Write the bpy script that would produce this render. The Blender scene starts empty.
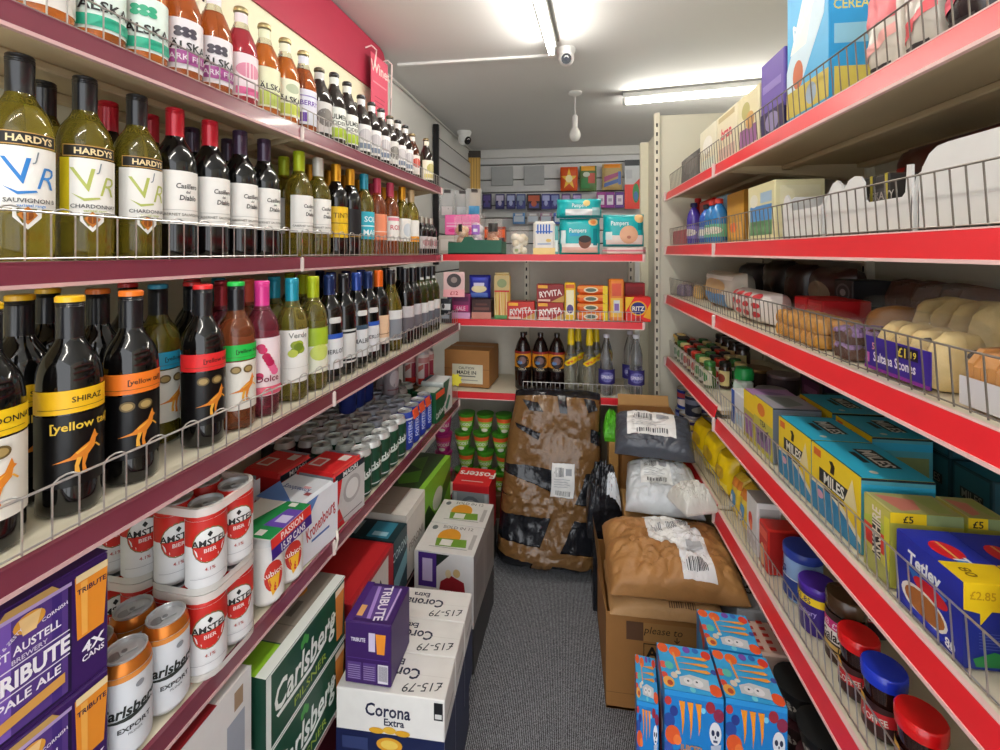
import bpy, bmesh, math, random
from mathutils import Vector, Matrix, noise
random.seed(7)
C = bpy.context.scene.collection
PI = math.pi
def rad(d): return d*PI/180

# ---------------------------------------------------------------- materials
MATS = {}
def lin(h):
    h = h.lstrip('#'); out = []
    for i in (0, 2, 4):
        c = int(h[i:i+2], 16)/255
        out.append(c/12.92 if c <= .04045 else ((c+.055)/1.055)**2.4)
    return (*out, 1)
def M(hexc, rough=.45, metal=0., trans=0., coat=0., spec=.5, var=.06, vscale=35., bump=0., bscale=60., alpha=1., emit=0., ior=1.45, aniso=None):
    key = (hexc, rough, metal, trans, coat, spec, var, vscale, bump, bscale, alpha, emit, ior)
    if key in MATS: return MATS[key]
    m = bpy.data.materials.new('surface_'+hexc.strip('#')); m.use_nodes = True
    nt = m.node_tree; b = nt.nodes['Principled BSDF']; c = lin(hexc)
    b.inputs['Base Color'].default_value = c
    b.inputs['Roughness'].default_value = rough; b.inputs['Metallic'].default_value = metal
    b.inputs['Transmission Weight'].default_value = trans; b.inputs['Coat Weight'].default_value = coat
    b.inputs['Coat Roughness'].default_value = .06
    b.inputs['Specular IOR Level'].default_value = spec; b.inputs['IOR'].default_value = ior
    b.inputs['Alpha'].default_value = alpha
    if emit:
        b.inputs['Emission Color'].default_value = c; b.inputs['Emission Strength'].default_value = emit
    if var or bump:
        tc = nt.nodes.new('ShaderNodeTexCoord'); no = nt.nodes.new('ShaderNodeTexNoise')
        no.inputs['Scale'].default_value = vscale; no.inputs['Detail'].default_value = 2
        nt.links.new(tc.outputs['Object'], no.inputs['Vector'])
        if var:
            mx = nt.nodes.new('ShaderNodeMix'); mx.data_type = 'RGBA'
            mx.inputs['A'].default_value = tuple(x*(1-var) for x in c[:3])+(1,)
            mx.inputs['B'].default_value = tuple(min(1, x*(1+var)) for x in c[:3])+(1,)
            nt.links.new(no.outputs['Fac'], mx.inputs['Factor']); nt.links.new(mx.outputs['Result'], b.inputs['Base Color'])
        if bump:
            n2 = nt.nodes.new('ShaderNodeTexNoise'); n2.inputs['Scale'].default_value = bscale; n2.inputs['Detail'].default_value = 4
            nt.links.new(tc.outputs['Object'], n2.inputs['Vector'])
            bp = nt.nodes.new('ShaderNodeBump'); bp.inputs['Strength'].default_value = bump; bp.inputs['Distance'].default_value = .01
            nt.links.new(n2.outputs['Fac'], bp.inputs['Height']); nt.links.new(bp.outputs['Normal'], b.inputs['Normal'])
    MATS[key] = m
    return m
def mm(x): return M(x) if isinstance(x, str) else x
def ink(h): return M(h, .5, var=0)
def foil(h, r=.28): return M(h, r, .75, var=.05)
def glass(h, t=.9, r=.04): return M(h, r, 0, t, var=.03)
def gloss(h, r=.12): return M(h, r, coat=.5, var=.04)
def film(h='#ffffff', a=.16, r=.08): return M(h, r, alpha=a, var=0, bump=.5, bscale=25, spec=.9)
GREY = M('#c9cbcd', .32, .55, var=.04)
WIRE = M('#c9c6c4', .32, .85, var=0)
WIRED = M('#8d8780', .38, .8, var=0)

# ---------------------------------------------------------------- mesh builder
GLY = {}
def glyphs(s, bold, shear):
    k = (s, bold, shear)
    if k in GLY: return GLY[k]
    cu = bpy.data.curves.new('t', 'FONT'); cu.body = s; cu.size = 1.4; cu.resolution_u = 2
    cu.offset = bold; cu.shear = shear; cu.align_x = 'CENTER'
    o = bpy.data.objects.new('t', cu); C.objects.link(o)
    dg = bpy.context.evaluated_depsgraph_get(); me = o.evaluated_get(dg).to_mesh()
    v = [(p.co.x, p.co.y-.5) for p in me.vertices]; f = [tuple(p.vertices) for p in me.polygons]
    fl = []
    for q in f:
        a = sum(v[q[i]][0]*v[q[(i+1) % len(q)]][1]-v[q[(i+1) % len(q)]][0]*v[q[i]][1] for i in range(len(q)))
        fl.append(q if a > 0 else q[::-1])
    o.evaluated_get(dg).to_mesh_clear(); bpy.data.objects.remove(o); bpy.data.curves.remove(cu)
    GLY[k] = (v, fl); return GLY[k]

def clip(P):
    """keep a printed shape inside the unit face"""
    for ax, lim, sg in ((0, 0., 1), (0, 1., -1), (1, 0., 1), (1, 1., -1)):
        out = []
        for i in range(len(P)):
            p, q = P[i-1], P[i]; a, b = (p[ax]-lim)*sg, (q[ax]-lim)*sg
            if (a < 0) != (b < 0):
                t = a/(a-b); out.append((p[0]+(q[0]-p[0])*t, p[1]+(q[1]-p[1])*t))
            if b >= 0: out.append(q)
        P = out
        if len(P) < 3: return []
    return P
class MB:
    def __init__(s): s.v = []; s.f = []; s.m = []; s.sm = []; s.mats = []
    def mi(s, m):
        m = mm(m)
        if m not in s.mats: s.mats.append(m)
        return s.mats.index(m)
    def add(s, vs, fs, m, smooth=False):
        o = len(s.v); s.v += [tuple(v) for v in vs]; i = s.mi(m)
        for f in fs: s.f.append(tuple(o+k for k in f)); s.m.append(i); s.sm.append(smooth)
    def box(s, c, size, m, bev=0., mats=None, mtx=None):
        bm = bmesh.new(); bmesh.ops.create_cube(bm, size=1)
        for v in bm.verts: v.co = Vector((v.co.x*size[0], v.co.y*size[1], v.co.z*size[2]))
        if bev: bmesh.ops.bevel(bm, geom=list(bm.edges), offset=bev, segments=1, affect='EDGES')
        bm.normal_update(); bm.verts.ensure_lookup_table()
        vs = [(mtx @ v.co if mtx else v.co)+Vector(c) for v in bm.verts]
        for f in bm.faces:
            mat = m
            if mats:
                n = f.normal
                for k, d in (('F', (0, -1, 0)), ('B', (0, 1, 0)), ('L', (-1, 0, 0)), ('R', (1, 0, 0)), ('T', (0, 0, 1)), ('D', (0, 0, -1))):
                    if k in mats and n.dot(Vector(d)) > .9: mat = mats[k]
            s.add([vs[v.index] for v in f.verts], [tuple(range(len(f.verts)))], mat)
        bm.free()
    def lathe(s, prof, m, seg=20, c=(0, 0, 0), cap=True, mtx=None):
        vs = []; fs = []; n = len(prof)
        for r, z in prof:
            for k in range(seg):
                a = 2*PI*k/seg; p = Vector((r*math.cos(a), r*math.sin(a), z))
                vs.append((mtx @ p if mtx else p)+Vector(c))
        for i in range(n-1):
            for k in range(seg):
                k2 = (k+1) % seg; fs.append((i*seg+k, i*seg+k2, (i+1)*seg+k2, (i+1)*seg+k))
        if cap:
            fs.append(tuple(range(seg))[::-1]); fs.append(tuple((n-1)*seg+k for k in range(seg)))
        s.add(vs, fs, m, True)
    def tube(s, pts, r, m, seg=6, closed=False):
        pts = [Vector(p) for p in pts]; n = len(pts); vs = []; fs = []
        for i, p in enumerate(pts):
            a = pts[max(i-1, 0)]; b = pts[min(i+1, n-1)]
            d = (b-a).normalized(); u = d.cross(Vector((0, 0, 1)))
            if u.length < .05: u = d.cross(Vector((1, 0, 0)))
            u.normalize(); w = d.cross(u)
            for k in range(seg):
                t = 2*PI*k/seg; vs.append(p+u*(r*math.cos(t))+w*(r*math.sin(t)))
        for i in range(n-1):
            for k in range(seg):
                k2 = (k+1) % seg; fs.append((i*seg+k, i*seg+k2, (i+1)*seg+k2, (i+1)*seg+k))
        fs.append(tuple(range(seg))[::-1]); fs.append(tuple((n-1)*seg+k for k in range(seg)))
        s.add(vs, fs, m, True)
    def prism(s, pts, y0, y1, m, axis='y'):
        n = len(pts); f = {'y': lambda p, t: (p[0], t, p[1]), 'x': lambda p, t: (t, p[0], p[1]), 'z': lambda p, t: (p[0], p[1], t)}[axis]
        vs = [f(p, y0) for p in pts]+[f(p, y1) for p in pts]
        fs = [tuple(range(n)), tuple(range(2*n-1, n-1, -1))]+[(i, i+n, (i+1) % n+n, (i+1) % n) for i in range(n)]
        s.add(vs, fs, m)
    def grid(s, fn, nu, nv, m, smooth=True, u0=0., v0=0., u1=1., v1=1.):
        vs = [fn(u0+(u1-u0)*i/nu, v0+(v1-v0)*j/nv) for j in range(nv+1) for i in range(nu+1)]
        w = nu+1
        s.add(vs, [(j*w+i, j*w+i+1, (j+1)*w+i+1, (j+1)*w+i) for j in range(nv) for i in range(nu)], m, smooth)
    def deco(s, fn, W, H, items, n=1, off0=.0004):
        """print onto a surface fn(u,v,off): r rectangle, e ellipse, t text, p polygon"""
        for k, it in enumerate(items):
            o = off0+(.0001 if n <= 1 else .00022)*k; ty = it[0]
            if ty == 'r':
                _, u0, v0, u1, v1, m = it
                if n <= 1: u0, u1, v0, v1 = max(u0, 0), min(u1, 1), max(v0, 0), min(v1, 1)
                nu = max(1, round(n*abs(u1-u0))); nv = 1 if n < 30 else max(1, round(n*abs(v1-v0)))
                s.grid(lambda u, v: fn(u, v, o), nu, nv, m, n > 1, u0, v0, u1, v1)
            elif ty == 'e':
                _, uc, vc, ru, rv, m = it
                P = [(uc+ru*math.cos(a*PI/9), vc+rv*math.sin(a*PI/9)) for a in range(18)]
                P = clip(P)
                if P: s.uvpoly(P, [tuple(range(len(P)))], fn, o, m, n)
            elif ty == 'p':
                P = clip(list(it[1]))
                if P: s.uvpoly(P, [tuple(range(len(P)))], fn, o, it[2], n)
            elif ty == 't':
                _, uc, vc, h, txt, m = it[:6]
                rot = rad(it[6]) if len(it) > 6 else 0; sx = it[7] if len(it) > 7 else 1.; bold = it[8] if len(it) > 8 else .02; sh = it[9] if len(it) > 9 else 0.
                vs, fs = glyphs(txt, bold, sh); hh = h*H; cr, sr = math.cos(rot), math.sin(rot)
                pts = [((x*sx*cr-y*sr)*hh, (x*sx*sr+y*cr)*hh) for x, y in vs]
                s.uvpoly([(uc+x/W, vc+y/H) for x, y in pts], fs, fn, o, ink(m) if isinstance(m, str) else m, n)
    def uvpoly(s, P, fs, fn, o, m, n):
        """flat artwork in label coordinates, cut finely enough to follow a curved surface"""
        if n <= 1:
            s.add([fn(u, v, o) for u, v in P], fs, m); return
        bm = bmesh.new(); V = [bm.verts.new((u, v, 0)) for u, v in P]
        for f in fs:
            try: bm.faces.new([V[i] for i in f])
            except ValueError: pass
        for k in range(5):
            bmesh.ops.triangulate(bm, faces=list(bm.faces))
            L = [e for e in bm.edges if abs(e.verts[0].co.x-e.verts[1].co.x) > 1.3/n or (n >= 30 and abs(e.verts[0].co.y-e.verts[1].co.y) > 1.3/n)]
            if not L: break
            bmesh.ops.subdivide_edges(bm, edges=L, cuts=1)
        bmesh.ops.triangulate(bm, faces=list(bm.faces))
        bm.verts.index_update(); idx = {v: i for i, v in enumerate(bm.verts)}
        s.add([fn(v.co.x, v.co.y, o) for v in bm.verts], [tuple(idx[v] for v in f.verts) for f in bm.faces], m, True); bm.free()
    def mesh(s, name='m'):
        me = bpy.data.meshes.new(name); me.from_pydata(s.v, [], s.f)
        for m in s.mats: me.materials.append(m)
        me.polygons.foreach_set('material_index', s.m); me.polygons.foreach_set('use_smooth', s.sm)
        me.update()
        if any(s.sm): me.set_sharp_from_angle(angle=rad(40))
        return me

def face(side, w, d, h, z0=0.):
    x, y = w/2, d/2
    return {
     'F': (lambda u, v, o: (-x+u*w, -y-o, z0+v*h), w, h), 'B': (lambda u, v, o: (x-u*w, y+o, z0+v*h), w, h),
     'R': (lambda u, v, o: (x+o, -y+u*d, z0+v*h), d, h), 'L': (lambda u, v, o: (-x-o, y-u*d, z0+v*h), d, h),
     'T': (lambda u, v, o: (-x+u*w, -y+v*d, z0+h+o), w, d)}[side]
def cyl(r, z0, h, span=PI, ang0=0., rtop=None):
    """label field on a cylinder, facing -y"""
    def fn(u, v, o):
        a = -PI/2+(u-.5)*span+ang0; q = r+((rtop-r)*v if rtop else 0)+o
        return (q*math.cos(a), q*math.sin(a), z0+v*h)
    return fn, r*span, h

# ---------------------------------------------------------------- things
FR = {}
A_L = rad(3.22)
FR['W'] = Matrix.Identity(4)
FR['L'] = Matrix.Rotation(-A_L, 4, 'Z')
CAMZ = 1.5; F = 450.; VY = 252.
def yaw(fr): return rad(8.09)+(A_L if fr == 'L' else 0)
def D_at_x(px, x, fr='W'):
    p = (px-500)/F; a = yaw(fr); return x/(p*math.cos(a)-math.sin(a))
def along(px, x, fr='W'):            # distance along the aisle where column px meets the plane at lateral x
    p = (px-500)/F; a = yaw(fr); return D_at_x(px, x, fr)*(math.cos(a)+p*math.sin(a))
def across(px, y):                   # lateral x where column px meets the cross plane y
    p = (px-500)/F; a = yaw('W'); return y*(p*math.cos(a)-math.sin(a))/(math.cos(a)+p*math.sin(a))
def hgt(py, x, y, fr='W'):
    a = yaw(fr); return CAMZ-(py-VY)/F*(y*math.cos(a)-x*math.sin(a))

LABELS = {}
def tag(o, label=None, cat=None, group=None, kind=None):
    if label:
        LABELS.setdefault(label, []).append(o.name); o['label'] = label
    if cat: o['category'] = cat
    if group: o['group'] = group
    if kind: o['kind'] = kind
    return o
def link(name, me, parent=None, label=None):
    o = bpy.data.objects.new(name, me); C.objects.link(o)
    if parent: o.parent = parent
    if label: o['label'] = label
    return o
def struct(name, mb, fr='W'):
    o = link(name, mb.mesh(name)); o.matrix_world = FR[fr]; o['kind'] = 'structure'; return o
def inst(proto, label, cat, fr, loc, rz=0., group=None, rx=0., ry=0., sc=1.):
    """proto = (name, mesh | None, [(part, mesh, [(sub, mesh)...])...])"""
    name, me, parts = proto
    root = link(name, me)
    R = Matrix.Rotation(rad(rz), 4, 'Z') @ Matrix.Rotation(rad(ry), 4, 'Y') @ Matrix.Rotation(rad(rx), 4, 'X')
    S = Matrix.Diagonal((*(sc if isinstance(sc, tuple) else (sc, sc, sc)), 1))
    root.matrix_world = FR[fr] @ Matrix.Translation(loc) @ R @ S
    tag(root, label, cat, group)
    for p in parts:
        c = link(p[0], p[1], root)
        for q in (p[2] if len(p) > 2 else []): link(q[0], q[1], c)
    return root
ORD = ['first', 'second', 'third', 'fourth', 'fifth', 'sixth', 'seventh', 'eighth', 'ninth', 'tenth', 'eleventh', 'twelfth', 'thirteenth', 'fourteenth', 'fifteenth', 'sixteenth', 'seventeenth', 'eighteenth']

# ---------------------------------------------------------------- room
EXPO = .48; TUBE_E = 45.; CEIL = 2.58; YB = 4.75
def lw(t):  # left wall line: direction as seen vanishing a little left of the shelving
    return -1.16+t*.040
WHITE = M('#e6e6e2', .75, var=.03, vscale=3)
mb = MB()
CARPET = M('#6c6e73', .95, var=.0, bump=.6, bscale=220)
nt = CARPET.node_tree; tc = nt.nodes.new('ShaderNodeTexCoord'); wv = nt.nodes.new('ShaderNodeTexWave'); n1 = nt.nodes.new('ShaderNodeTexNoise'); ad = nt.nodes.new('ShaderNodeMath'); rp = nt.nodes.new('ShaderNodeValToRGB')
wv.inputs['Scale'].default_value = 55; wv.inputs['Distortion'].default_value = 3.5; wv.inputs['Detail'].default_value = 3; wv.inputs['Detail Scale'].default_value = 5
n1.inputs['Scale'].default_value = 190; n1.inputs['Detail'].default_value = 3; ad.operation = 'MULTIPLY'
rp.color_ramp.elements[0].position = .10; rp.color_ramp.elements[0].color = lin('#37383c'); rp.color_ramp.elements[1].position = .48; rp.color_ramp.elements[1].color = lin('#a9abb0')
for a_, b_ in ((tc.outputs['Object'], wv.inputs['Vector']), (tc.outputs['Object'], n1.inputs['Vector']), (wv.outputs['Fac'], ad.inputs[0]), (n1.outputs['Fac'], ad.inputs[1]), (ad.outputs[0], rp.inputs['Fac']), (rp.outputs['Color'], nt.nodes['Principled BSDF'].inputs['Base Color'])): nt.links.new(a_, b_)
mb.box((0, 2.05, -.03), (4.2, 6.3, .06), CARPET)
struct('floor', mb)
mb = MB(); mb.box((0, 2.05, CEIL+.03), (4.2, 6.3, .06), M('#dededd', .8, var=.04, vscale=2)); struct('ceiling', mb)
mb = MB(); mb.add([(lw(-1.1), -1.1, 0), (lw(4.9), 4.9, 0), (lw(4.9), 4.9, CEIL), (lw(-1.1), -1.1, CEIL)], [(0, 1, 2, 3)], WHITE)
mb.add([(lw(-1.1)-.1, -1.1, 0), (lw(4.9)-.1, 4.9, 0), (lw(4.9)-.1, 4.9, CEIL), (lw(-1.1)-.1, -1.1, CEIL)], [(3, 2, 1, 0)], WHITE)
struct('wall_left', mb)
mb = MB(); mb.box((1.52, 2.05, CEIL/2), (.1, 6.3, CEIL), M('#ddd9cc', .8, var=.03)); struct('wall_right', mb)
# slatted back wall with dark grooves
mb = MB(); SL = M('#d6d7d8', .45, var=.03); GR = M('#3c3d40', .7)
z = 0.; 
mb.box((.2, YB+.05, CEIL/2), (3.6, .06, CEIL), GR)
zz = [0.]+[1.45+.135*i for i in range(7)]+[CEIL-.16, CEIL]
for a, b in zip(zz[:-1], zz[1:]):
    mb.box((.2, YB, (a+b)/2+.004), (3.6, .05, (b-a)-.012), SL, .003)
struct('wall_back', mb)
mb = MB(); mb.box((.2, YB-.04, CEIL-.045), (3.0, .05, .09), M('#d2d2d0', .5), .006)
struct('trim_1', mb)
mb = MB(); mb.add([(lw(t)+.006, t, CEIL-h) for t, h in ((-1.1, .06), (4.7, .06), (4.7, 0), (-1.1, 0))], [(0, 1, 2, 3)], WHITE)
mb.tube([(lw(-1.)+.02, -1., CEIL-.03), (lw(2.7)+.02, 2.7, CEIL-.03), (lw(4.7)+.02, 4.7, CEIL-.03)], .006, M('#b8b8b4', .5))
struct('trim_2', mb)

# ---------------------------------------------------------------- shelving
CREAM = M('#e4dcc4', .5, var=.04, vscale=8)
PANEL = M('#d8d3c0', .55, var=.04, vscale=6)
MAROON = M('#7a3545', .26, coat=.35, spec=.7, var=.08, vscale=12)
RED = M('#e0252f', .32, spec=.6, var=.06, vscale=10)
LIPM = M('#cfa9a8', .4); LIPR = M('#f0c9c4', .4)
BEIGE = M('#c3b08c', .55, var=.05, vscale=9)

def fence_mb(x, t0, t1, z, h, step, lean=0., loops=False, wm=None, r=.0013):
    mb = MB(); wm = wm or WIRE
    n = max(2, round((t1-t0)/step)); q = x-lean
    mb.tube([(q, t0, z+h), (q, t1, z+h)], r*1.35, wm)
    mb.tube([(x, t0, z+.004), (x, t1, z+.004)], r, wm)
    for i in range(n+1):
        t = t0+(t1-t0)*i/n
        mb.tube([(x, t, z), (q, t, z+h)], r, wm, 5)
        if loops and i % 2 == 0 and i < n:
            st = (t1-t0)/n
            mb.tube([(q, t, z+h*.93)]+[(q, t+st*(.5-.5*math.cos(a*PI/6)), z+h*.95+.010*math.sin(a*PI/6)) for a in range(7)]+[(q, t+st, z+h*.93)], r, wm, 5)
    return mb.mesh('fence')
def fence_x(y, x0, x1, z, h, step, wm=None, r=.0013):
    mb = MB(); wm = wm or WIRE; n = round((x1-x0)/step)
    mb.tube([(x0, y, z+h), (x1, y, z+h)], r*1.3, wm); mb.tube([(x0, y, z+.004), (x1, y, z+.004)], r, wm)
    for i in range(n+1):
        x = x0+(x1-x0)*i/n; mb.tube([(x, y, z), (x, y, z+h)], r, wm, 5)
    return mb.mesh('fence')
def shelf(root, side, xf, xb, t0, t1, z, strip, lip, fh=.036, tilt=0., under=BEIGE):
    """a shelf sheet with its price strip along the aisle edge; side -1 left unit, +1 right unit"""
    mb = MB(); w = abs(xb-xf); cx = (xf+xb)/2
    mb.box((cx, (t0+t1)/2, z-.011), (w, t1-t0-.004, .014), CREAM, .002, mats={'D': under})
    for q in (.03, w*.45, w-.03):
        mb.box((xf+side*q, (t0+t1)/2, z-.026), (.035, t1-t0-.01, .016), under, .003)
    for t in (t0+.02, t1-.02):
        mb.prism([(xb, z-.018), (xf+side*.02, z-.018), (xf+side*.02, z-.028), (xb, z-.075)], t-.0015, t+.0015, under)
    s = link('shelf', mb.mesh('shelf'), root)
    mb = MB(); a = xf; b = xf-side*tilt
    out = lambda x: x-side*.004
    mb.prism([(a, z-.002), (out(a), z-.0015), (out(b), z-fh), (b, z-fh)], t0+.002, t1-.002, strip)
    mb.prism([(out(b)-side*.0018, z-fh+.004), (out(b)-side*.0018, z-fh-.002), (b+side*.003, z-fh-.002), (b+side*.003, z-fh+.004)], t0+.002, t1-.002, lip)
    mb.prism([(a+side*.004, z-.002), (a+side*.004, z-.0006), (out(a)-side*.001, z-.0006), (out(a)-side*.001, z-.003)], t0+.002, t1-.002, lip if side > 0 else MAROON)
    ps = link('price_strip', mb.mesh('price_strip'), s)
    mb = MB(); mb.box((b-side*.004, t1-.003, z-fh/2-.003), (.012, .010, fh+.004), M('#d9cbc4', .4), .003)
    link('strip_end_cap', mb.mesh('strip_end_cap'), s)
    return s
def upright_mb(x, y, z0, z1, facing, w=.03):
    mb = MB(); mb.box((x, y, (z0+z1)/2), (w, .03, z1-z0), M('#e6dfca', .45), .003)
    z = z0+.05; k = 0
    while z < z1-.03:
        if facing == 'y': mb.box((x-.002, y-.0152, z), (.008, .002, .020), M('#1c1a18', .8))
        else: mb.box((x+facing*(w/2+.0003), y, z), (.002, .006, .02), M('#1c1a18', .8))
        z += .048
    return mb.mesh('upright')

L1, L2, L3, L4, L5 = 1.838, 1.487, 1.132, .7375, .31
def unit(name, label, t0, t1, first):
    root = bpy.data.objects.new(name, None); C.objects.link(root); root.matrix_world = FR['L']
    tag(root, label, 'shelving')
    for z, xf in ((L1, -.765), (L2, -.765), (L3, -.67), (L4, -.67), (L5, -.665)):
        s = shelf(root, -1, xf, -1.09, t0, t1, z, MAROON, LIPM)
        if z in (L1, L2, L3):
            link('wire_riser', fence_mb(xf-.004, t0+.01, t1-.01, z, .055 if z == L1 else .07, .031 if z != L1 else .026, loops=z != L1), root)
    mb = MB(); mb.box((-1.095, (t0+t1)/2, 1.2), (.012, t1-t0-.004, 2.4), M('#e9e4c6', .55, var=.04), .002)
    link('back_panel', mb.mesh('back_panel'), root)
    mb = MB(); mb.box((-.86, (t0+t1)/2, .06), (.44, t1-t0-.004, .12), M('#5c1e2b', .5), .004)
    link('plinth', mb.mesh('plinth'), root)
    for t in ((t0, t1) if first else (t1,)):
        link('upright', upright_mb(-1.075, t-.016, 0, 2.31, 1), root)
    return root
TJ = 1.086; TE = 2.25
unit('shelving_bay', 'nearer bay of cream shelving with maroon price strips, full of wine bottles', -.12, TJ, True)
unit('shelving_bay', 'farther bay of maroon-edged shelving running up to the back shelves', TJ, TE, False)

R1, R2, R3, R4, R5 = 1.82, 1.534, 1.275, .905, .575
RX = .55; RJ = 1.717; RE = 2.50
def runit(label, t0, t1, zs):
    root = bpy.data.objects.new('shelving_bay', None); C.objects.link(root); tag(root, label, 'shelving')
    for i, z in enumerate(zs):
        shelf(root, 1, RX, 1.04, t0, t1, z, RED, LIPR, .048, .012)
        link('wire_riser', fence_mb(RX+.012, t0+.01, t1-.01, z, .088, .027, lean=.006, wm=WIRED if i < 3 else None), root)
    mb = MB(); mb.box((1.048, (t0+t1)/2, 1.09), (.012, t1-t0-.004, 2.18), PANEL, .002); link('back_panel', mb.mesh('back_panel'), root)
    mb = MB(); mb.box((.78, (t0+t1)/2, .06), (.52, t1-t0-.004, .12), M('#c8c2b0', .5), .004); link('plinth', mb.mesh('plinth'), root)
    link('upright', upright_mb(1.03, t1-.016, 0, 2.18, -1), root)
runit('nearer bay of cream shelving with bright red price strips, holding bread and tea', -.1, RJ, (R1, R2, R3, R4, R5))
runit('short farther bay of red-edged shelving beside the slotted upright', RJ, RE, (R1, R2, R3, .945, .59))

# end panel with the slotted upright, and the return panel behind it
root = bpy.data.objects.new('end_panel', None); C.objects.link(root)
tag(root, 'cream shelving end panel with a white slotted upright beside the red shelves', 'shelving panel')
mb = MB(); mb.box((.79, RE+.04, 1.12), (.56, .012, 2.24), PANEL, .002); link('face_panel', mb.mesh('face_panel'), root)
link('slotted_upright', upright_mb(.497, RE+.03, .02, 2.25, 'y', .028), root)
mb = MB(); mb.box((.515, RE+.20, 1.085), (.012, .30, 2.17), PANEL, .002); mb.box((.49, RE+.36, 1.085), (.055, .03, 2.17), M('#e6e0c8', .5), .003)
link('side_panel', mb.mesh('side_panel'), root)

# back bay
BY = 2.33; BX0, BX1 = -.637, .40
B1, B2, B3 = 1.487, 1.146, .765
root = bpy.data.objects.new('shelving_bay', None); C.objects.link(root)
tag(root, 'red-edged shelving bay across the end of the aisle with nappies on top', 'shelving')
for z, yf, xa in ((B1, BY, BX0), (B2, BY, BX0+.012), (B3, BY-.01, BX0+.02)):
    mb = MB(); w = BX1-xa; cx = (xa+BX1)/2
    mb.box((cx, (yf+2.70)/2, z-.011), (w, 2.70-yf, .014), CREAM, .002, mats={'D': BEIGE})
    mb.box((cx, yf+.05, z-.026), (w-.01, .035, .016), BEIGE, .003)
    s = link('shelf', mb.mesh('shelf'), root)
    mb = MB(); mb.box((cx, yf-.002, z-.017), (w, .006, .036), RED, .001); mb.box((cx, yf-.0052, z-.034), (w, .002, .004), LIPR)
    link('price_strip', mb.mesh('price_strip'), s)
    mb = MB(); mb.box((BX1-.006, yf-.006, z-.017), (.012, .004, .038), LIPR, .001); link('strip_end_cap', mb.mesh('strip_end_cap'), s)
link('wire_riser', fence_x(BY+.01, -.28, BX1-.02, B2, .05, .022), root)
link('wire_riser', fence_x(BY+.002, -.21, BX1-.02, B3, .062, .024), root)
mb = MB(); mb.box((-.115, 2.715, .74), (1.05, .012, 1.48), M('#cfc8b8', .55, var=.05), .002); link('back_panel', mb.mesh('back_panel'), root)
mb = MB(); mb.box((-.115, 2.52, .05), (1.04, .36, .10), M('#8a857a', .5), .004); link('plinth', mb.mesh('plinth'), root)
link('upright', upright_mb(-.22, 2.70, .1, 1.48, 'y', .03), root); link('upright', upright_mb(.385, 2.70, .1, 1.48, 'y', .03), root)

# ---------------------------------------------------------------- camera and light
cam = bpy.data.cameras.new('camera'); cam.sensor_width = 36; cam.lens = 36*F/1000; cam.shift_y = -(375-VY)/1000; cam.clip_start = .02
co = bpy.data.objects.new('camera', cam); C.objects.link(co)
co.location = (0, 0, CAMZ); co.rotation_euler = (PI/2, 0, rad(8.09)); bpy.context.scene.camera = co
sc = bpy.context.scene
sc.view_settings.view_transform = 'Standard'; sc.view_settings.look = 'None'; sc.view_settings.gamma = 1; sc.view_settings.exposure = EXPO if 'EXPO' in globals() else 0.
sc.view_settings.use_curve_mapping = False
w = bpy.data.worlds.new('ambient_fill'); sc.world = w; w.use_nodes = True  # added fill light, entering where the room is left open behind the viewer
w.node_tree.nodes['Background'].inputs['Color'].default_value = (.93, .96, 1, 1); w.node_tree.nodes['Background'].inputs['Strength'].default_value = 1.9
try:
    sc.cycles.use_denoising = True; sc.cycles.max_bounces = 10; sc.cycles.transmission_bounces = 8; sc.cycles.transparent_max_bounces = 16
    sc.cycles.sample_clamp_indirect = 6; sc.cycles.caustics_reflective = False; sc.cycles.caustics_refractive = False
except Exception: pass

TUBE = M('#fffaf0', .4, emit=TUBE_E, var=0)
def batten(label, x, y, rz, L=1.22, drop=0.):
    mb = MB(); mb.box((0, 0, -.022), (.05, L, .04), M('#dcdcd8', .5), .004); mb.box((0, 0, -.004), (.075, L+.01, .008), M('#8b8b88', .5))
    t = MB(); mtx = Matrix.Rotation(PI/2, 4, 'X')
    t.lathe([(.0165, -L/2+.02), (.0165, L/2-.02)], TUBE, 12, (0, 0, -.062), True, mtx)
    e = []
    for sgn in (-1, 1):
        k = MB(); k.box((0, sgn*(L/2-.012), -.055), (.032, .022, .06), M('#e8e8e4', .4), .004); e.append(('tube_holder', k.mesh('tube_holder')))
    inst(('fluorescent_light', None, [('batten', mb.mesh('batten')), ('tube', t.mesh('tube'))]+e), label, 'ceiling light', 'W', (x, y, CEIL-.001-drop), rz)
# tube along the aisle, tube across the back, and an added unseen fitting behind the viewer to light the aisle
batten('white strip light running along the aisle, lit, before the dome camera', -.115, 1.70, -5.)
batten('white strip light set crosswise above the cream end panel', 1.00, 3.06, 82.)
batten('added strip light over the near end of the aisle, out of the picture', -.2, -.35, -4.)
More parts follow.
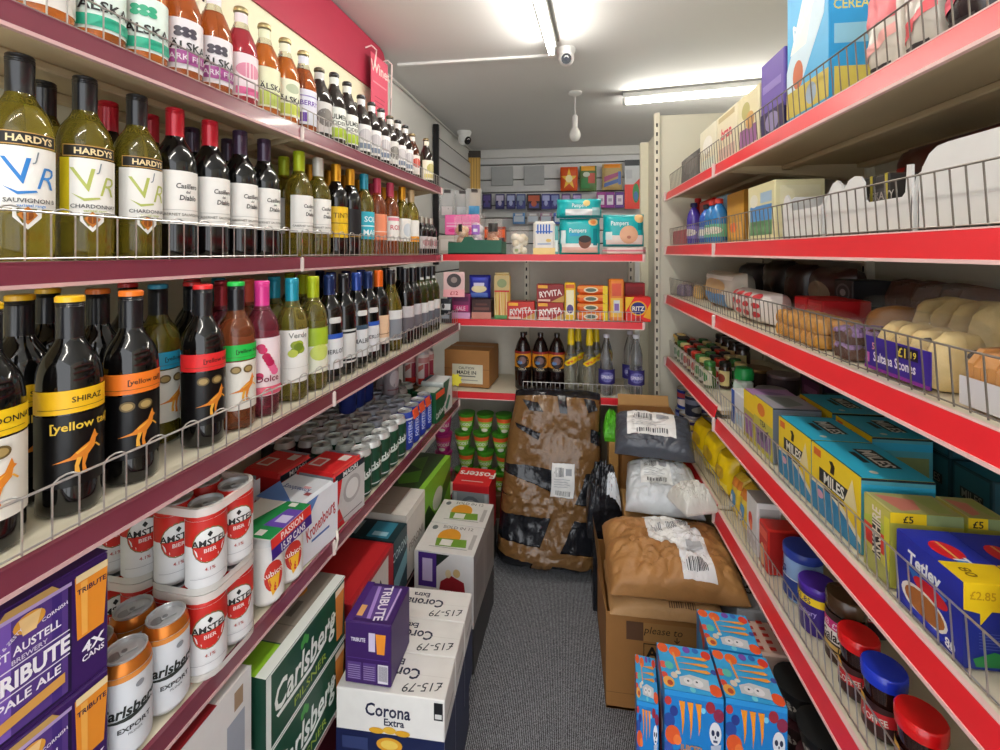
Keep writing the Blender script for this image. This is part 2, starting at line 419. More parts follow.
# ================================================================ bottles
BORD = [(.001, 0), (.033, 0), (.0365, .004), (.0372, .02), (.0372, .176), (.0368, .188), (.0355, .199), (.0330, .209), (.0293, .218), (.0248, .226), (.0204, .233), (.0171, .240), (.0152, .247), (.0143, .256), (.0142, .290), (.001, .291)]
BURG = [(.001, 0), (.036, 0), (.0405, .005), (.041, .02), (.041, .145), (.0402, .158), (.0382, .171), (.0350, .184), (.0308, .197), (.0262, .209), (.0220, .221), (.0185, .233), (.0158, .246), (.0145, .290), (.001, .291)]
def seg_prof(prof, z0, z1, dr=0.):
    """the part of a bottle outline between two heights"""
    def r_at(z):
        for (ra, za), (rb, zb) in zip(prof[1:-2], prof[2:-1]):
            if za <= z <= zb: return ra+(rb-ra)*(z-za)/max(zb-za, 1e-6)
        return prof[-2][0]
    pts = [(r_at(z0)+dr, z0)]+[(r+dr, z) for r, z in prof[1:-1] if z0 < z < z1]+[(r_at(z1)+dr, z1)]
    return pts
def wine(gl, cap, items, prof=BORD, cap0=.236, cap1=.302, neck=None, lab=(.055, .105, 2.3), band=None, top=None, seg=22, back=None, rings=True):
    parts = []
    mb = MB(); mb.lathe(prof, gl, seg); parts.append(('glass_bottle', mb.mesh('glass_bottle')))
    mb = MB(); c = mm(cap); r0 = .0158
    p = [(r0, cap0), (r0+.0002, cap1-.014)]
    if rings:
        for k in range(3): p += [(r0+.0006, cap1-.013+.003*k), (r0-.0002, cap1-.0115+.003*k)]
    p += [(r0+.0002, cap1-.002), (r0-.0015, cap1)]
    mb.lathe(p, c, seg)
    if top: mb.lathe([(r0+.0011, cap1-.006), (r0+.0011, cap1+.001), (r0-.001, cap1+.003)], top, seg)
    parts.append(('screw_cap' if rings else 'foil_capsule', mb.mesh('screw_cap')))
    if items:
        z0, h, span = lab; r = prof[4][0]+.0004
        mb = MB(); fn, W, H = cyl(r, z0, h, span); mb.deco(fn, W, H, items, 12)
        parts.append(('label', mb.mesh('label')))
    if neck:
        mb = MB(); fn, W, H = cyl(seg_prof(prof, neck[0], neck[1])[0][0]+.0006, neck[0], neck[1]-neck[0], 1.6, 0, seg_prof(prof, neck[0], neck[1])[-1][0]+.0006)
        mb.deco(fn, W, H, neck[2], 8); parts.append(('neck_label', mb.mesh('neck_label')))
    return ('wine_bottle', None, parts)

DARKG = glass('#101208', .0, .06) if False else gloss('#0b0a0a', .08)
OLIVE = glass('#b7a53c', .82); PALE = glass('#d9c860', .85); ROSE = glass('#c8506a', .82); ROSE2 = glass('#e0804f', .82); GREENG = gloss('#2d3314', .08)
BLKCAP = gloss('#15151a', .3); REDCAP = M('#c3162c', .32, .2, coat=.4); PURCAP = M('#3a2740', .3, .3, coat=.4); LIMECAP = M('#aebf1c', .35, .2); WHCAP = M('#d6d2c6', .35, .2)
GOLDCAP = foil('#d99a2b', .35); TEALCAP = M('#1d9ab3', .3, .2, coat=.4); PINKCAP = M('#e23c93', .3, .1, coat=.4); CORAL = M('#e0604a', .35, .2); BLUECAP = M('#27479a', .3, .3, coat=.4); NAVYCAP = M('#1c2f5e', .3, .3); ORCAP = M('#ec6a1c', .35, .2); ROSYCAP = M('#c9405c', .35, .2)
W_ = '#f0eee8'
def hardys(col, col2, lbl2):
    it = [('r', 0, 0, 1, 1, W_), ('r', 0, 0, .17, 1, col2), ('t', .44, .62, .44, 'V', col, 0, .95, .0, -.2), ('t', .72, .52, .38, 'R', col, 0, .9, -.01, .3), ('t', .60, .86, .16, 'J', '#7d8790', 0, .9, 0, .2), ('p', [(.20, .36), (.38, .27), (.60, .30), (.62, .27), (.38, .22)], col),
          ('t', .55, .13, .07, 'SAUVIGNON B' if lbl2 else 'CHARDONNAY', '#555555'), ('t', .55, .05, .045, 'varietal range', col)]
    p = wine(OLIVE, BLKCAP, it, lab=(.075, .088, 2.25), neck=(.165, .184, [('r', -.12, 0, 1.12, 1, '#c99a55'), ('r', -.1, .07, 1.1, .93, '#1b1713'), ('t', .56, .5, .52, 'HARDYS', '#e8d2a0', 0, 1.0, .04)]), cap0=.226)
    mb = MB(); fn, W, H = cyl(.0378, .045, .035, .8); mb.deco(fn, W, H, [('p', [(0, 1), (1, 1), (1, .5), (.5, 0), (0, .5)], W_), ('p', [(.5, .95), (.85, .6), (.5, .2), (.15, .6)], '#c5792b'), ('e', .5, .58, .2, .2, '#8b4a16')])
    p[2].append(('medal_sticker', mb.mesh('medal_sticker')))
    mb = MB(); fn, W, H = cyl(.0164, .228, .01, 1.5); mb.deco(fn, W, H, [('t', .5, .5, .9, 'HARDYS', '#cdb98a')]); p[2].append(('capsule_print', mb.mesh('capsule_print')))
    return p
def casillero(cap, gl=DARKG):
    it = [('r', 0, 0, 1, 1, W_), ('t', .60, .72, .095, 'Casillero', '#3a3a3a', 0, .85, .03, .12), ('t', .60, .61, .055, 'del', '#3a3a3a', 0, .9, .02, .12), ('t', .61, .50, .095, 'Diablo', '#3a3a3a', 0, .9, .03, .12),
          ('r', .12, .26, .9, .27, '#b9b9b5'), ('t', .5, .18, .05, 'CABERNET SAUVIGNON', '#77736c'), ('r', .12, .10, .9, .107, '#c9c9c5')]
    p = wine(gl, cap, it, lab=(.068, .105, 2.5))
    mb = MB(); fn, W, H = cyl(.026, .203, .022, .9, .35, .019)
    mb.deco(fn, W, H, [('e', .5, .5, .5, .5, '#b79b72'), ('e', .5, .5, .33, .33, '#d3bd96')], 6); p[2].append(('embossed_seal', mb.mesh('embossed_seal')))
    return p
def kangaroo(u, v, s, c, c2):
    q = lambda pts: [(u+x*s*1.15-.06, v+y*s*.9) for x, y in pts]
    return [('p', q([(-.9, -.25), (-.35, -.05), (-.05, .25), (.25, .45), (.45, .95), (.52, .7), (.62, .62), (.50, .52), (.45, .2), (.2, -.1), (-.1, -.2), (-.45, -.2)]), c),
            ('p', q([(.02, -.1), (.2, -.1), (.1, -.5), (.18, -.9), (.02, -.9), (.0, -.5)]), c), ('p', q([(-.15, -.12), (.0, -.14), (-.1, -.5), (-.06, -.8), (-.22, -.78), (-.22, -.45)]), c2),
            ('p', q([(.42, .3), (.5, .3), (.68, .1), (.62, .06)]), c2), ('p', q([(-.2, .12), (.1, .3), (.3, .42), (.1, .2), (-.15, .02)]), c2)]
def yellowtail(col, word, white=False, gl=None):
    base = '#e9e5da' if white else M('#0d0c0d', .3, spec=.4)
    it = [('r', 0, 0, 1, .74, base), ('r', 0, .76, 1, 1, col), ('t', .63, .90, .058, word, '#1e1710', 0, 1, .02), ('r', .12, .81, .85, .815, '#5a4316'),
          ('t', .60, .63, .085, '[yellow tail]', '#e7c03e' if not white else '#2a2622', 0, 1, .025)]
    it += kangaroo(.62, .32, .26, '#e0862a', '#f0b040')
    if word != 'SHIRAZ': it += [('e', .40, .62, .085, .06, '#6d5a34'), ('e', .60, .62, .085, .06, '#6d5a34'), ('e', .40, .62, .06, .04, '#a98f58'), ('e', .60, .62, .06, .04, '#a98f58')]
    if word != 'SHIRAZ': it.pop(4)
    return wine(gl or DARKG, BLKCAP, it, lab=(.040, .135, 3.0), cap0=.226, top=M(col, .35, coat=.4))
def plain(gl, cap, base, items=(), lab=(.06, .10, 2.4), prof=BORD, rings=True, **k):
    return wine(gl, cap, [('r', 0, 0, 1, 1, base)]+list(items), prof, lab=lab, rings=rings, **k)

PX = {}
def pr(k, fn):
    if k not in PX: PX[k] = fn()
    return PX[k]
GRAPES = [('e', .45+.1*math.cos(a), .62+.1*math.sin(a*1.7), .13, .075, c) for a, c in ((0, '#93a52a'), (1, '#a9b83a'), (2, '#7d9020'), (3.3, '#b9c548'), (4.4, '#8a9c2c'), (5.2, '#6d8420'))]
PINKF = [('e', .3+.4*((i*37) % 10)/10, .35+.55*((i*53) % 10)/10, .10, .06, ('#d02a63', '#e86a95', '#b81b4f')[i % 3]) for i in range(9)]
WINES = {
 'hardys_blue': lambda: hardys('#2f7fc9', '#e6dfb0', True), 'hardys_green': lambda: hardys('#b4bd62', '#d8c21f', False),
 'hardys_green2': lambda: hardys('#b4bd62', '#f0eee8', False),
 'cas_red': lambda: casillero(REDCAP), 'cas_pur': lambda: casillero(PURCAP), 'cas_lime': lambda: casillero(LIMECAP, OLIVE), 'cas_white': lambda: casillero(WHCAP, OLIVE),
 'yellowlab': lambda: plain(DARKG, GOLDCAP, '#e9be22', [('r', 0, .45, 1, .48, '#8a6a10'), ('t', .5, .72, .16, 'TINTO', '#8a6a10')], rings=False),
 'blackgold': lambda: plain(DARKG, GOLDCAP, '#19181c', [('r', .1, .05, .9, .07, '#c9a23c')], rings=False),
 'bluelab': lambda: plain(PALE, TEALCAP, '#35b3c8', [('r', 0, .46, 1, .50, '#e9f3f3'), ('t', .5, .73, .2, 'SOL', '#eef7f7'), ('t', .5, .25, .2, 'MAR', '#eef7f7')], rings=False),
 'orange': lambda: plain(ROSE2, ROSYCAP, '#ec8f6a', [('r', 0, .3, 1, .34, '#f2d2c4')], rings=False),
 'rosewhite': lambda: plain(ROSE2, ROSYCAP, W_, [('r', .05, .82, .95, .95, '#e58a9a'), ('t', .5, .55, .2, 'ROSE', '#c04a5c')], rings=False),
 'goldwhite': lambda: plain(OLIVE, GOLDCAP, W_, [('e', .5, .5, .25, .3, '#cfd6dc')], rings=False),
 'cremewhite': lambda: plain(OLIVE, M('#d9b98a', .35, .3), W_, [('r', 0, 0, 1, .25, '#f0a030')], rings=False),
 'yt_yel': lambda: yellowtail('#f2bd1b', 'SHIRAZ'), 'yt_or': lambda: yellowtail('#ee7a22', '[yellow tail]'), 'yt_blue': lambda: yellowtail('#2a9cc0', '[yellow tail]', True, OLIVE),
 'yt_red': lambda: yellowtail('#e02a2c', '[yellow tail]'), 'yt_wh': lambda: yellowtail('#f2c81b', 'CHARDONNAY', True),
 'rose_green': lambda: yellowtail('#1fbf4a', '[yellow tail]', True, ROSE2), 
 'rose_pink': lambda: plain(ROSE, PINKCAP, '#f2dfe2', PINKF+[('t', .5, .30, .11, 'Dolce', '#7c2440'), ('r', .1, .02, .9, .16, '#e6657c')], lab=(.045, .13, 2.4)),
 'rose_coral': lambda: plain(ROSE2, CORAL, '#e8d8c8', [('e', .5, .5, .3, .3, '#d86a40')], lab=(.05, .12, 2.4)),
 'rose_red': lambda: plain(ROSE, foil('#b8434a', .35), '#e8d8d4', [('e', .5, .5, .3, .3, '#c03a50')], lab=(.05, .12, 2.4)),
 'w_teal': lambda: plain(PALE, TEALCAP, W_, GRAPES+[('t', .5, .90, .10, 'Verde', '#8a8a84'), ('r', .1, .28, .9, .285, '#bdbdb4')], lab=(.045, .13, 2.4), cap0=.228),
 'w_lime': lambda: plain(PALE, LIMECAP, '#eef0dc', [('r', 0, .6, 1, 1, '#a4c22e'), ('e', .5, .45, .3, .18, '#c9d86c')], lab=(.045, .12, 2.4)),
 'b_blue': lambda: plain(DARKG, NAVYCAP, '#e6e8ea', [('r', 0, .86, 1, 1, '#2b57b8'), ('t', .5, .5, .12, 'MERLOT', '#44464c')], lab=(.035, .10, 2.3), neck=(.165, .182, [('e', .5, .5, .32, .9, '#dcdcd8')])),
 'b_frame': lambda: plain(DARKG, BLKCAP, '#d9d9d6', [('r', .08, .06, .92, .94, '#141416'), ('r', .16, .12, .84, .88, '#e2e2de')], lab=(.035, .10, 1.9)),
 'b_teal': lambda: plain(DARKG, BLUECAP, '#e4e7e8', [('r', 0, .86, 1, 1, '#40586c'), ('t', .55, .5, .14, 'MALBEC', '#4b4d52')], lab=(.035, .10, 2.3), neck=(.165, .182, [('e', .5, .5, .32, .9, '#dcdcd8')])),
 'b_orange': lambda: plain(DARKG, ORCAP, '#efc9a4', [('r', 0, 0, 1, .22, '#efe4da'), ('r', .1, .34, .9, .36, '#8a4a30')], lab=(.045, .10, 2.3), rings=False),
 'g_grey': lambda: plain(OLIVE, BLKCAP, '#8d929a', [('r', 0, .7, 1, 1, '#e8e8e6'), ('r', 0, .0, 1, .05, '#dedede')], lab=(.04, .11, 2.3), prof=BURG),
 'b_plain': lambda: plain(DARKG, BLKCAP, '#cfc9cc', [('r', 0, 0, 1, .55, '#6f6970')], lab=(.05, .10, 2.2), rings=False),
 'b_lbl': lambda: plain(GREENG, BLKCAP, '#e6e6e4', [('r', 0, 0, 1, .6, '#6b6f78')], lab=(.035, .11, 2.2), neck=(.245, .262, [('r', 0, 0, 1, 1, '#cfcfca')]), rings=False),
 'small': lambda: ('wine_bottle', None, [(n, me) for n, me in small_wine()]),
}
def small_wine():
    k = .62; a = MB(); a.lathe([(r*.85, z*k) for r, z in BORD], DARKG, 14)
    b = MB(); b.lathe([(.0125, .150), (.0128, .186), (.011, .188)], foil('#b9b2a4', .4), 12)
    c = MB(); fn, W, H = cyl(.0322, .03, .06, 2.4); c.deco(fn, W, H, [('r', 0, 0, 1, 1, '#d9cfcf'), ('e', .5, .5, .3, .3, '#b07f85')], 8)
    return [('glass_bottle', a.mesh('glass_bottle')), ('screw_cap', b.mesh('screw_cap')), ('label', c.mesh('label'))]

def row(items, s, z, rz, cat, group, fr='L', jit=6., dz=None, start=0):
    global LASTT
    last = LASTT if start else -9.
    for px, kind, label in items:
        gap = .0835 if kind == 'g_grey' else .0775 if z in (L2, L3) else .0795
        t = max(along(px, -s, fr), last+gap); last = t; LASTT = t
        inst(pr(kind, WINES[kind]), label, cat, fr, (-s, t, z), rz+random.uniform(-jit, jit), group, sc=(dz or {}).get(kind, 1.))
# second shelf from the top, front row (labels say which one by its look and its neighbours)
row([
 (20, 'hardys_blue', 'white wine with blue brush letters on its label, left end of the second shelf'),
 (85, 'hardys_green', 'white wine with green letters and a yellow label edge, beside the blue-lettered one'),
 (137, 'hardys_green2', 'white wine with green letters, touching the first red-capped bottle'),
 (175, 'cas_red', 'red-capped dark wine with white label, beside the green-lettered white wine'),
 (210, 'cas_red', 'red-capped dark wine with white label, beside the purple-capped one'),
 (240, 'cas_pur', 'purple-capped dark wine with white label, next to the red-capped pair'),
 (264, 'cas_pur', 'purple-capped dark wine with white label, next to the lime-capped bottle'),
 (299, 'cas_lime', 'lime-capped white wine with a plain white label on the second shelf'),
 (318, 'cas_white', 'white wine with a pale grey cap, right of the lime-capped bottle'),
 (336, 'yellowlab', 'dark bottle with a bright yellow split label on the second shelf'),
 (350, 'blackgold', 'all-black bottle with a gold capsule beside the yellow-labelled one'),
 (364, 'bluelab', 'bottle with turquoise capsule and turquoise label on the second shelf'),
 (377, 'orange', 'orange-pink wine with a salmon label, right of the turquoise-labelled bottle'),
 (390, 'rosewhite', 'rose wine with red capsule and wide white label'),
 (402, 'goldwhite', 'white wine with gold capsule and an oval on its white label'),
 (411, 'cremewhite', 'white wine with cream capsule and an orange foot on its label'),
], .822, L2, 72, 'wine bottle', 'wine bottles along the front of the second shelf')
row([
 (44, 'hardys_green', 'black-capped white wine standing behind the blue-lettered and green-lettered ones'),
 (108, 'cas_red', 'red-capped bottle in the back row behind the yellow-edged green-lettered wine'),
 (150, 'cas_red', 'red-capped bottle in the back row beside the front red-capped pair'),
 (192, 'cas_pur', 'dark bottle in the back row between the two red-capped front bottles'),
 (228, 'cas_pur', 'dark bottle in the back row behind the first purple cap'),
 (284, 'cas_lime', 'lime-capped bottle half hidden behind the lime-capped white wine'),
 (310, 'yellowlab', 'gold-capped bottle in the back row behind the pale grey cap'),
 (329, 'yellowlab', 'gold-capped bottle in the back row behind the yellow-labelled one'),
 (345, 'yellowlab', 'gold-capped bottle in the back row behind the all-black one'),
 (359, 'blackgold', 'dark bottle in the back row behind the turquoise capsule'),
 (371, 'orange', 'red-capsuled bottle in the back row between turquoise and orange bottles'),
 (383, 'goldwhite', 'gold-capped bottle in the back row behind the rose wine'),
 (394, 'goldwhite', 'gold-capped bottle in the back row behind the oval-labelled white wine'),
], .912, L2, 80, 'wine bottle', 'wine bottles in the back row of the second shelf')
for i in range(3):
    inst(pr('small', WINES['small']), f'quarter-size dark wine bottle, {ORD[i]} in the row of minis by the onions', 'wine bottle', 'L', (-.815, 2.098+.066*i, L2), 75, 'small wine bottles at the far end of the second shelf')
# third shelf
row([
 (-16, 'yt_wh', 'kangaroo wine with a white label at the very left edge of the third shelf'),
 (70, 'yt_yel', 'black kangaroo wine with a yellow shiraz band, biggest in the front'),
 (131, 'yt_or', 'black kangaroo wine with an orange band'),
 (203, 'yt_red', 'black kangaroo wine with a red band, beside the green-banded rose'),
 (236, 'rose_green', 'rose kangaroo wine with a green band and white label'),
 (257, 'rose_pink', 'rose wine with pink cap and pink berry label'),
 (292, 'w_teal', 'pale white wine with turquoise cap and green grapes on its label'),
 (313, 'w_lime', 'pale white wine with lime cap and lime-topped label'),
 (326, 'b_blue', 'dark bottle with blue-edged white label beside the lime-capped wine'),
 (338, 'b_frame', 'dark bottle with a white frame on its label on the third shelf'),
 (354, 'b_teal', 'dark bottle with blue cap and slate-edged white label'),
 (366, 'b_blue', 'dark bottle with a blue-edged white label beside the orange-capped one'),
 (378, 'b_orange', 'dark bottle with orange capsule and peach label'),
 (391, 'g_grey', 'sloping-shouldered green bottle with a grey and white label'),
], .742, L3, 62, 'wine bottle', 'wine bottles along the front of the third shelf', jit=4)
row([(px, 'b_plain' if i < 2 else 'b_lbl', f'dark bottle with a small grey-white label, {ORD[i]} of the run at the far end') for i, px in enumerate((405, 413, 420, 426, 431))], .742, L3, 70, 'wine bottle', 'dark bottles at the far end of the third shelf', start=2)
row([
 (20, 'yt_yel', 'black kangaroo wine with a yellow band, in the second row at the left edge'),
 (98, 'yt_or', 'orange-topped black bottle standing behind the yellow-banded one'),
 (158, 'yt_blue', 'kangaroo wine with a blue band and blue cap, behind the orange-banded one'),
 (180, 'yt_red', 'red-capped black kangaroo wine just behind the front red-banded one'),
 (222, 'rose_red', 'rose bottle with a dull red foil, behind the red-banded wine'),
 (245, 'rose_coral', 'rose bottle with coral foil between the green band and the pink cap'),
 (274, 'w_teal', 'turquoise-capped white wine in the second row beside the pink cap'),
 (303, 'w_lime', 'green-capped white wine in the second row behind the turquoise cap'),
 (331, 'b_teal', 'blue-capped dark bottle in the second row behind the lime cap'),
 (346, 'b_blue', 'navy-capped dark bottle in the second row behind the white frame'),
 (361, 'b_teal', 'blue-capped dark bottle in the second row before the orange capsule'),
 (386, 'b_plain', 'black bottle in the second row behind the orange capsule'),
 (400, 'b_plain', 'black bottle in the second row behind the grey-labelled green one'),
], .835, L3, 76, 'wine bottle', 'wine bottles in the second row of the third shelf')
row([(-30, 'yt_yel', 'black bottle deep in the third shelf at the left edge'), (48, 'yt_yel', 'black bottle deep in the third shelf behind two yellow-banded ones'), (128, 'yt_red', 'black bottle deep in the third shelf behind the orange bands'),
     (192, 'yt_red', 'bottle deep in the third shelf behind the red-banded pair'), (216, 'w_teal', 'green-capped bottle deep in the third shelf behind the rose wines'), (290, 'w_lime', 'bottle deep in the third shelf behind the white wines'), (320, 'b_blue', 'dark bottle deep in the third shelf behind the lime cap')],
    .93, L3, 80, 'wine bottle', 'wine bottles deep in the third shelf')

# ---------------------------------------------------------------- ciders and ales on the top shelf
CID = [(.001, 0), (.033, 0), (.0362, .005), (.0365, .02), (.0365, .135), (.0345, .152), (.0265, .175), (.0185, .192), (.0148, .206), (.0135, .238), (.001, .239)]
def ale(liq, lab, items, airneck=True, h=1., capm=None, seg=18):
    P = [(r, z*h) for r, z in CID]; parts = []
    a = MB()
    if airneck:
        a.lathe(seg_prof(P, P[1][1]+.0001, .188*h), liq, seg); parts.append(('filled_bottle', a.mesh('filled_bottle')))
        b = MB(); b.lathe(seg_prof(P, .1885*h, .236*h), glass('#f1f0e2', .93), seg); parts.append(('glass_neck', b.mesh('glass_neck')))
    else:
        a.lathe(P, liq, seg); parts.append(('glass_bottle', a.mesh('glass_bottle')))
    c = MB(); c.lathe([(.0158, .232*h), (.0163, .235*h), (.0150, .242*h), (.012, .2445*h), (.001, .245*h)], capm or foil('#b9a878', .35), 21); parts.append(('crown_cap', c.mesh('crown_cap')))
    d = MB(); fn, W, H = cyl(.0369, .025*h, .10*h, 2.7); d.deco(fn, W, H, [('r', 0, 0, 1, 1, lab)]+items, 12)
    parts.append(('label', d.mesh('label')))
    e = MB(); fn, W, H = cyl(.0148, .205*h, .022*h, 3.0); e.deco(fn, W, H, [('r', 0, 0, 1, 1, lab)], 8); parts.append(('neck_label', e.mesh('neck_label')))
    return ('beer_bottle', None, parts)
AMB = glass('#d8762a', .6); AMB2 = glass('#c0622a', .6); PNK = glass('#c33a4c', .6); DKB = gloss('#1d120d', .08); BRN = glass('#5b2a12', .4)
def fruit(c): return [('e', .30+.13*(i % 3), .78-.1*(i//3), .07, .055, c) for i in range(6)]
BL = '#2a2a2c'
WINES.update({
 'c_grey': lambda: ale(AMB, '#e9e6e0', [('e', .5, .65, .25, .25, '#c9b99a'), ('t', .5, .3, .14, 'CIDER', '#8a5a5a')]),
 'c_mint': lambda: ale(AMB, '#dff0e8', fruit('#3aa981')+[('r', .05, .05, .95, .24, '#2fb592'), ('t', .5, .40, .17, 'ÄLSKA', BL, 0, 1, .03)]),
 'c_purple': lambda: ale(AMB2, '#ebe6ea', fruit('#4a4450')+[('r', .15, .10, .85, .36, '#a94f93'), ('t', .5, .46, .16, 'ÄLSKA', BL, 0, 1, .03), ('t', .5, .23, .12, 'DARK FRUIT', '#f0e0ee')]),
 'c_pink': lambda: ale(PNK, '#f0e2e6', [('e', .5, .62, .3, .18, '#d88aa2'), ('r', .2, .05, .8, .22, '#e66fa0')]),
 'c_orange': lambda: ale(AMB, '#e9ecc8', [('r', .2, .05, .8, .4, '#b9c95a'), ('t', .5, .52, .15, 'ÄLSKA', BL)]),
 'c_lime': lambda: ale(AMB, '#eef0d6', [('e', .55, .76, .2, .13, '#bcc7a8'), ('r', .12, .06, .88, .34, '#c8d25a'), ('t', .5, .46, .15, 'ÄLSKA', BL, 0, 1, .03)]),
 'c_violet': lambda: ale(AMB2, '#e3e6f2', [('r', .1, .08, .45, .34, '#6b45a5'), ('t', .5, .62, .14, 'BERRY', '#6b45a5'), ('r', .1, .8, .9, .83, '#8f7fc0')]),
 'd_plain': lambda: ale(DKB, '#d5d3cf', [('e', .5, .5, .3, .3, '#77736e')], False, .93, foil('#6a6152', .4)),
 'd_bulmers': lambda: ale(DKB, '#eceee6', [('t', .5, .70, .16, 'BULMERS', '#3a4038', 0, .8, .03), ('t', .5, .50, .12, 'CIDER', '#3a4038'), ('r', .12, .04, .88, .34, '#b4cf3a')], False, 1., BLKCAP),
 'd_white': lambda: ale(DKB, '#e8e6e4', [('e', .5, .6, .28, .25, '#b9b4b8'), ('r', .1, .1, .9, .3, '#7e8aa0')], False, .95, BLKCAP),
 'd_red': lambda: ale(BRN, '#ece4dc', [('e', .5, .6, .28, .25, '#c04a3a')], False, .88, foil('#8a7a5a', .4)),
 'd_cream': lambda: ale(DKB, '#efe9d4', [('e', .5, .6, .28, .25, '#b8b06a'), ('r', .1, .1, .9, .3, '#d8c870')], False, .98, foil('#8a7a5a', .4)),
})
row([
 (42, 'c_grey', 'cider with a whitish label at the left end of the top shelf'),
 (89, 'c_mint', 'amber cider with mint label, the one nearer the left end'),
 (127, 'c_mint', 'amber cider with mint label, beside the purple-banded ones'),
 (170, 'c_purple', 'brown cider with a purple-banded label, beside the mint labels'),
 (201, 'c_purple', 'brown cider with a purple-banded label, beside the pink cider'),
 (225, 'c_pink', 'pink cider with clear neck and pink label on the top shelf'),
 (243, 'c_orange', 'orange cider with a clear neck beside the pink one'),
 (267, 'c_lime', 'orange cider with wide lime-yellow label on the top shelf'),
 (291, 'c_violet', 'reddish cider with a violet-printed label beside the lime one'),
 (317, 'd_plain', 'dark ale with a cream neck, left of the white lime-footed cider labels'),
 (334, 'd_bulmers', 'dark bottle with wide white label and lime foot, the nearer of two'),
 (346, 'd_bulmers', 'dark bottle with wide white label and lime foot, the farther of two'),
 (361, 'd_white', 'dark bottle with a white label just right of the lime-footed pair'),
 (369, 'd_white', 'dark bottle with white label below the pink poster edge'),
 (378, 'd_white', 'dark bottle with white label below the end of the red header'),
 (387, 'd_plain', 'short dark ale bottle just past the red header'),
 (394, 'd_white', 'tall dark ale with white label against the bare wall'),
 (401, 'd_white', 'dark ale with white label, one before the reddish bottle'),
 (412, 'd_red', 'reddish brown ale with pale label near the far end of the top shelf'),
 (426, 'd_cream', 'dark ale with cream label, last bottle on the top shelf'),
], .818, L1, 66, 'beer bottle', 'bottles along the top left shelf')
row([
 (66, 'c_grey', 'amber cider peeping between the whitish and the mint labels'),
 (306, 'd_plain', 'small dark bottle behind the violet-labelled cider'),
 (326, 'd_plain', 'dark bottle in the back row behind the first lime-footed label'),
 (341, 'd_plain', 'dark bottle in the back row between the lime-footed pair'),
 (353, 'd_bulmers', 'tall dark bottle in the back row behind the lime-footed pair'),
 (372, 'd_plain', 'dark bottle in the back row under the poster'),
 (407, 'd_plain', 'dark bottle in the back row near the far end of the top shelf'),
], .905, L1, 78, 'beer bottle', 'bottles in the back row of the top left shelf')

# ================================================================ header, poster
mb = MB(); CRM = M('#a42c44', .45, var=.04)
mb.prism([(-.05, 2.325), (2.16, 2.325), (2.16, 2.05), (2.21, 2.05), (2.21, 2.325), (2.25, 2.325), (2.25, 2.53), (2.23, 2.56), (2.19, 2.572), (-.05, 2.572)], -1.088, -1.080, CRM, 'x')
hd = link('header_board', mb.mesh('header_board')); hd.matrix_world = FR['L']; tag(hd, 'long crimson header board running above the wine shelves', 'sign')
mb = MB(); mb.box((0, 0, .15), (.17, .003, .37), '#d95a72', .0005)
fn, W, H = face('F', .17, .003, .37, -.035); mb.deco(fn, W, H, [('t', .55, .84, .14, 'Wines', '#f3d8d2', 0, 1, .03)]+[('r', .2, .44-.06*i, .8-.06*(i % 2), .452-.06*i, '#b03a50') for i in range(6)]+[('r', .1, .62, .9, .64, '#f0a0a8')])
inst(('poster', mb.mesh('poster'), []), 'pink poster hanging from the far end of the crimson header', 'poster', 'L', (-1.040, 2.105, 2.14), 88)
mb = MB()
for t, z0, z1 in ((2.03, 2.40, 2.50), (2.205, 2.12, 2.50)):
    mb.tube([(-1.078, t, z1), (-1.05, t+.008, z1+.012), (-1.026, t+.014, z1-.01), (-1.028, t+.01, (z0+z1)/2), (-1.032, t, z0)], .004, '#f0dcd8', 8)
hk = link('poster_hook', mb.mesh('poster_hook')); hk.matrix_world = FR['L']; tag(hk, 'pair of white curved hangers on the crimson header by the poster', 'hook')
# ================================================================ cans
CANR = .033
def can(h, body, items=(), shoulder=None, lidm=None, seg=18, rim=None):
    a = MB(); sh = mm(shoulder or body)
    a.lathe([(.024, 0), (.0285, .004), (CANR, .012), (CANR, h-.020)], body, seg)
    a.lathe([(CANR, h-.020), (.0320, h-.014), (.0275, h-.004)], sh, seg, cap=False)
    d = [x for x in items]
    if d: fn, W, H = cyl(CANR+.0002, .012, h-.032, 2.8); a.deco(fn, W, H, d, 10)
    b = MB(); b.lathe([(.0275, h-.004), (.0283, h-.0005), (.0270, h), (.0258, h-.001), (.0250, h-.006), (.001, h-.006)], lidm or GREY, seg, cap=False)
    c = MB(); c.box((.004, 0, h-.0045), (.022, .012, .0012), lidm or GREY, .0004); c.lathe([(.004, h-.0055), (.004, h-.0032)], M('#9b9da0', .35, .9), 8, (-.001, 0, 0))
    b.lathe([(.0095, h-.0059), (.0095, h-.0054)], M('#a3a5a8', .35, .85), 10, (-.012, 0, 0))
    return [('can_body', a.mesh('can_body')), ('can_lid', b.mesh('can_lid')), ('ring_pull', c.mesh('ring_pull'))]
def can1(h, body, lidm=None, seg=14, items=()):
    """a small can seen only by its top, as one mesh"""
    a = MB(); a.lathe([(.024, 0), (.0285, .004), (CANR, .012), (CANR, h-.02)], body, seg); a.lathe([(CANR, h-.02), (.0275, h-.004)], lidm or GREY, seg, cap=False)
    if items: fn, W, H = cyl(CANR+.0002, .012, h-.032, 2.6); a.deco(fn, W, H, items, 6)
    a.lathe([(.0275, h-.004), (.0283, h-.0005), (.0268, h), (.0252, h-.006), (.001, h-.006)], lidm or GREY, seg, cap=False)
    a.box((.004, 0, h-.0045), (.022, .012, .0012), M('#8d9094', .35, .9), .0004)
    return a.mesh('beer_can')
HC = .150
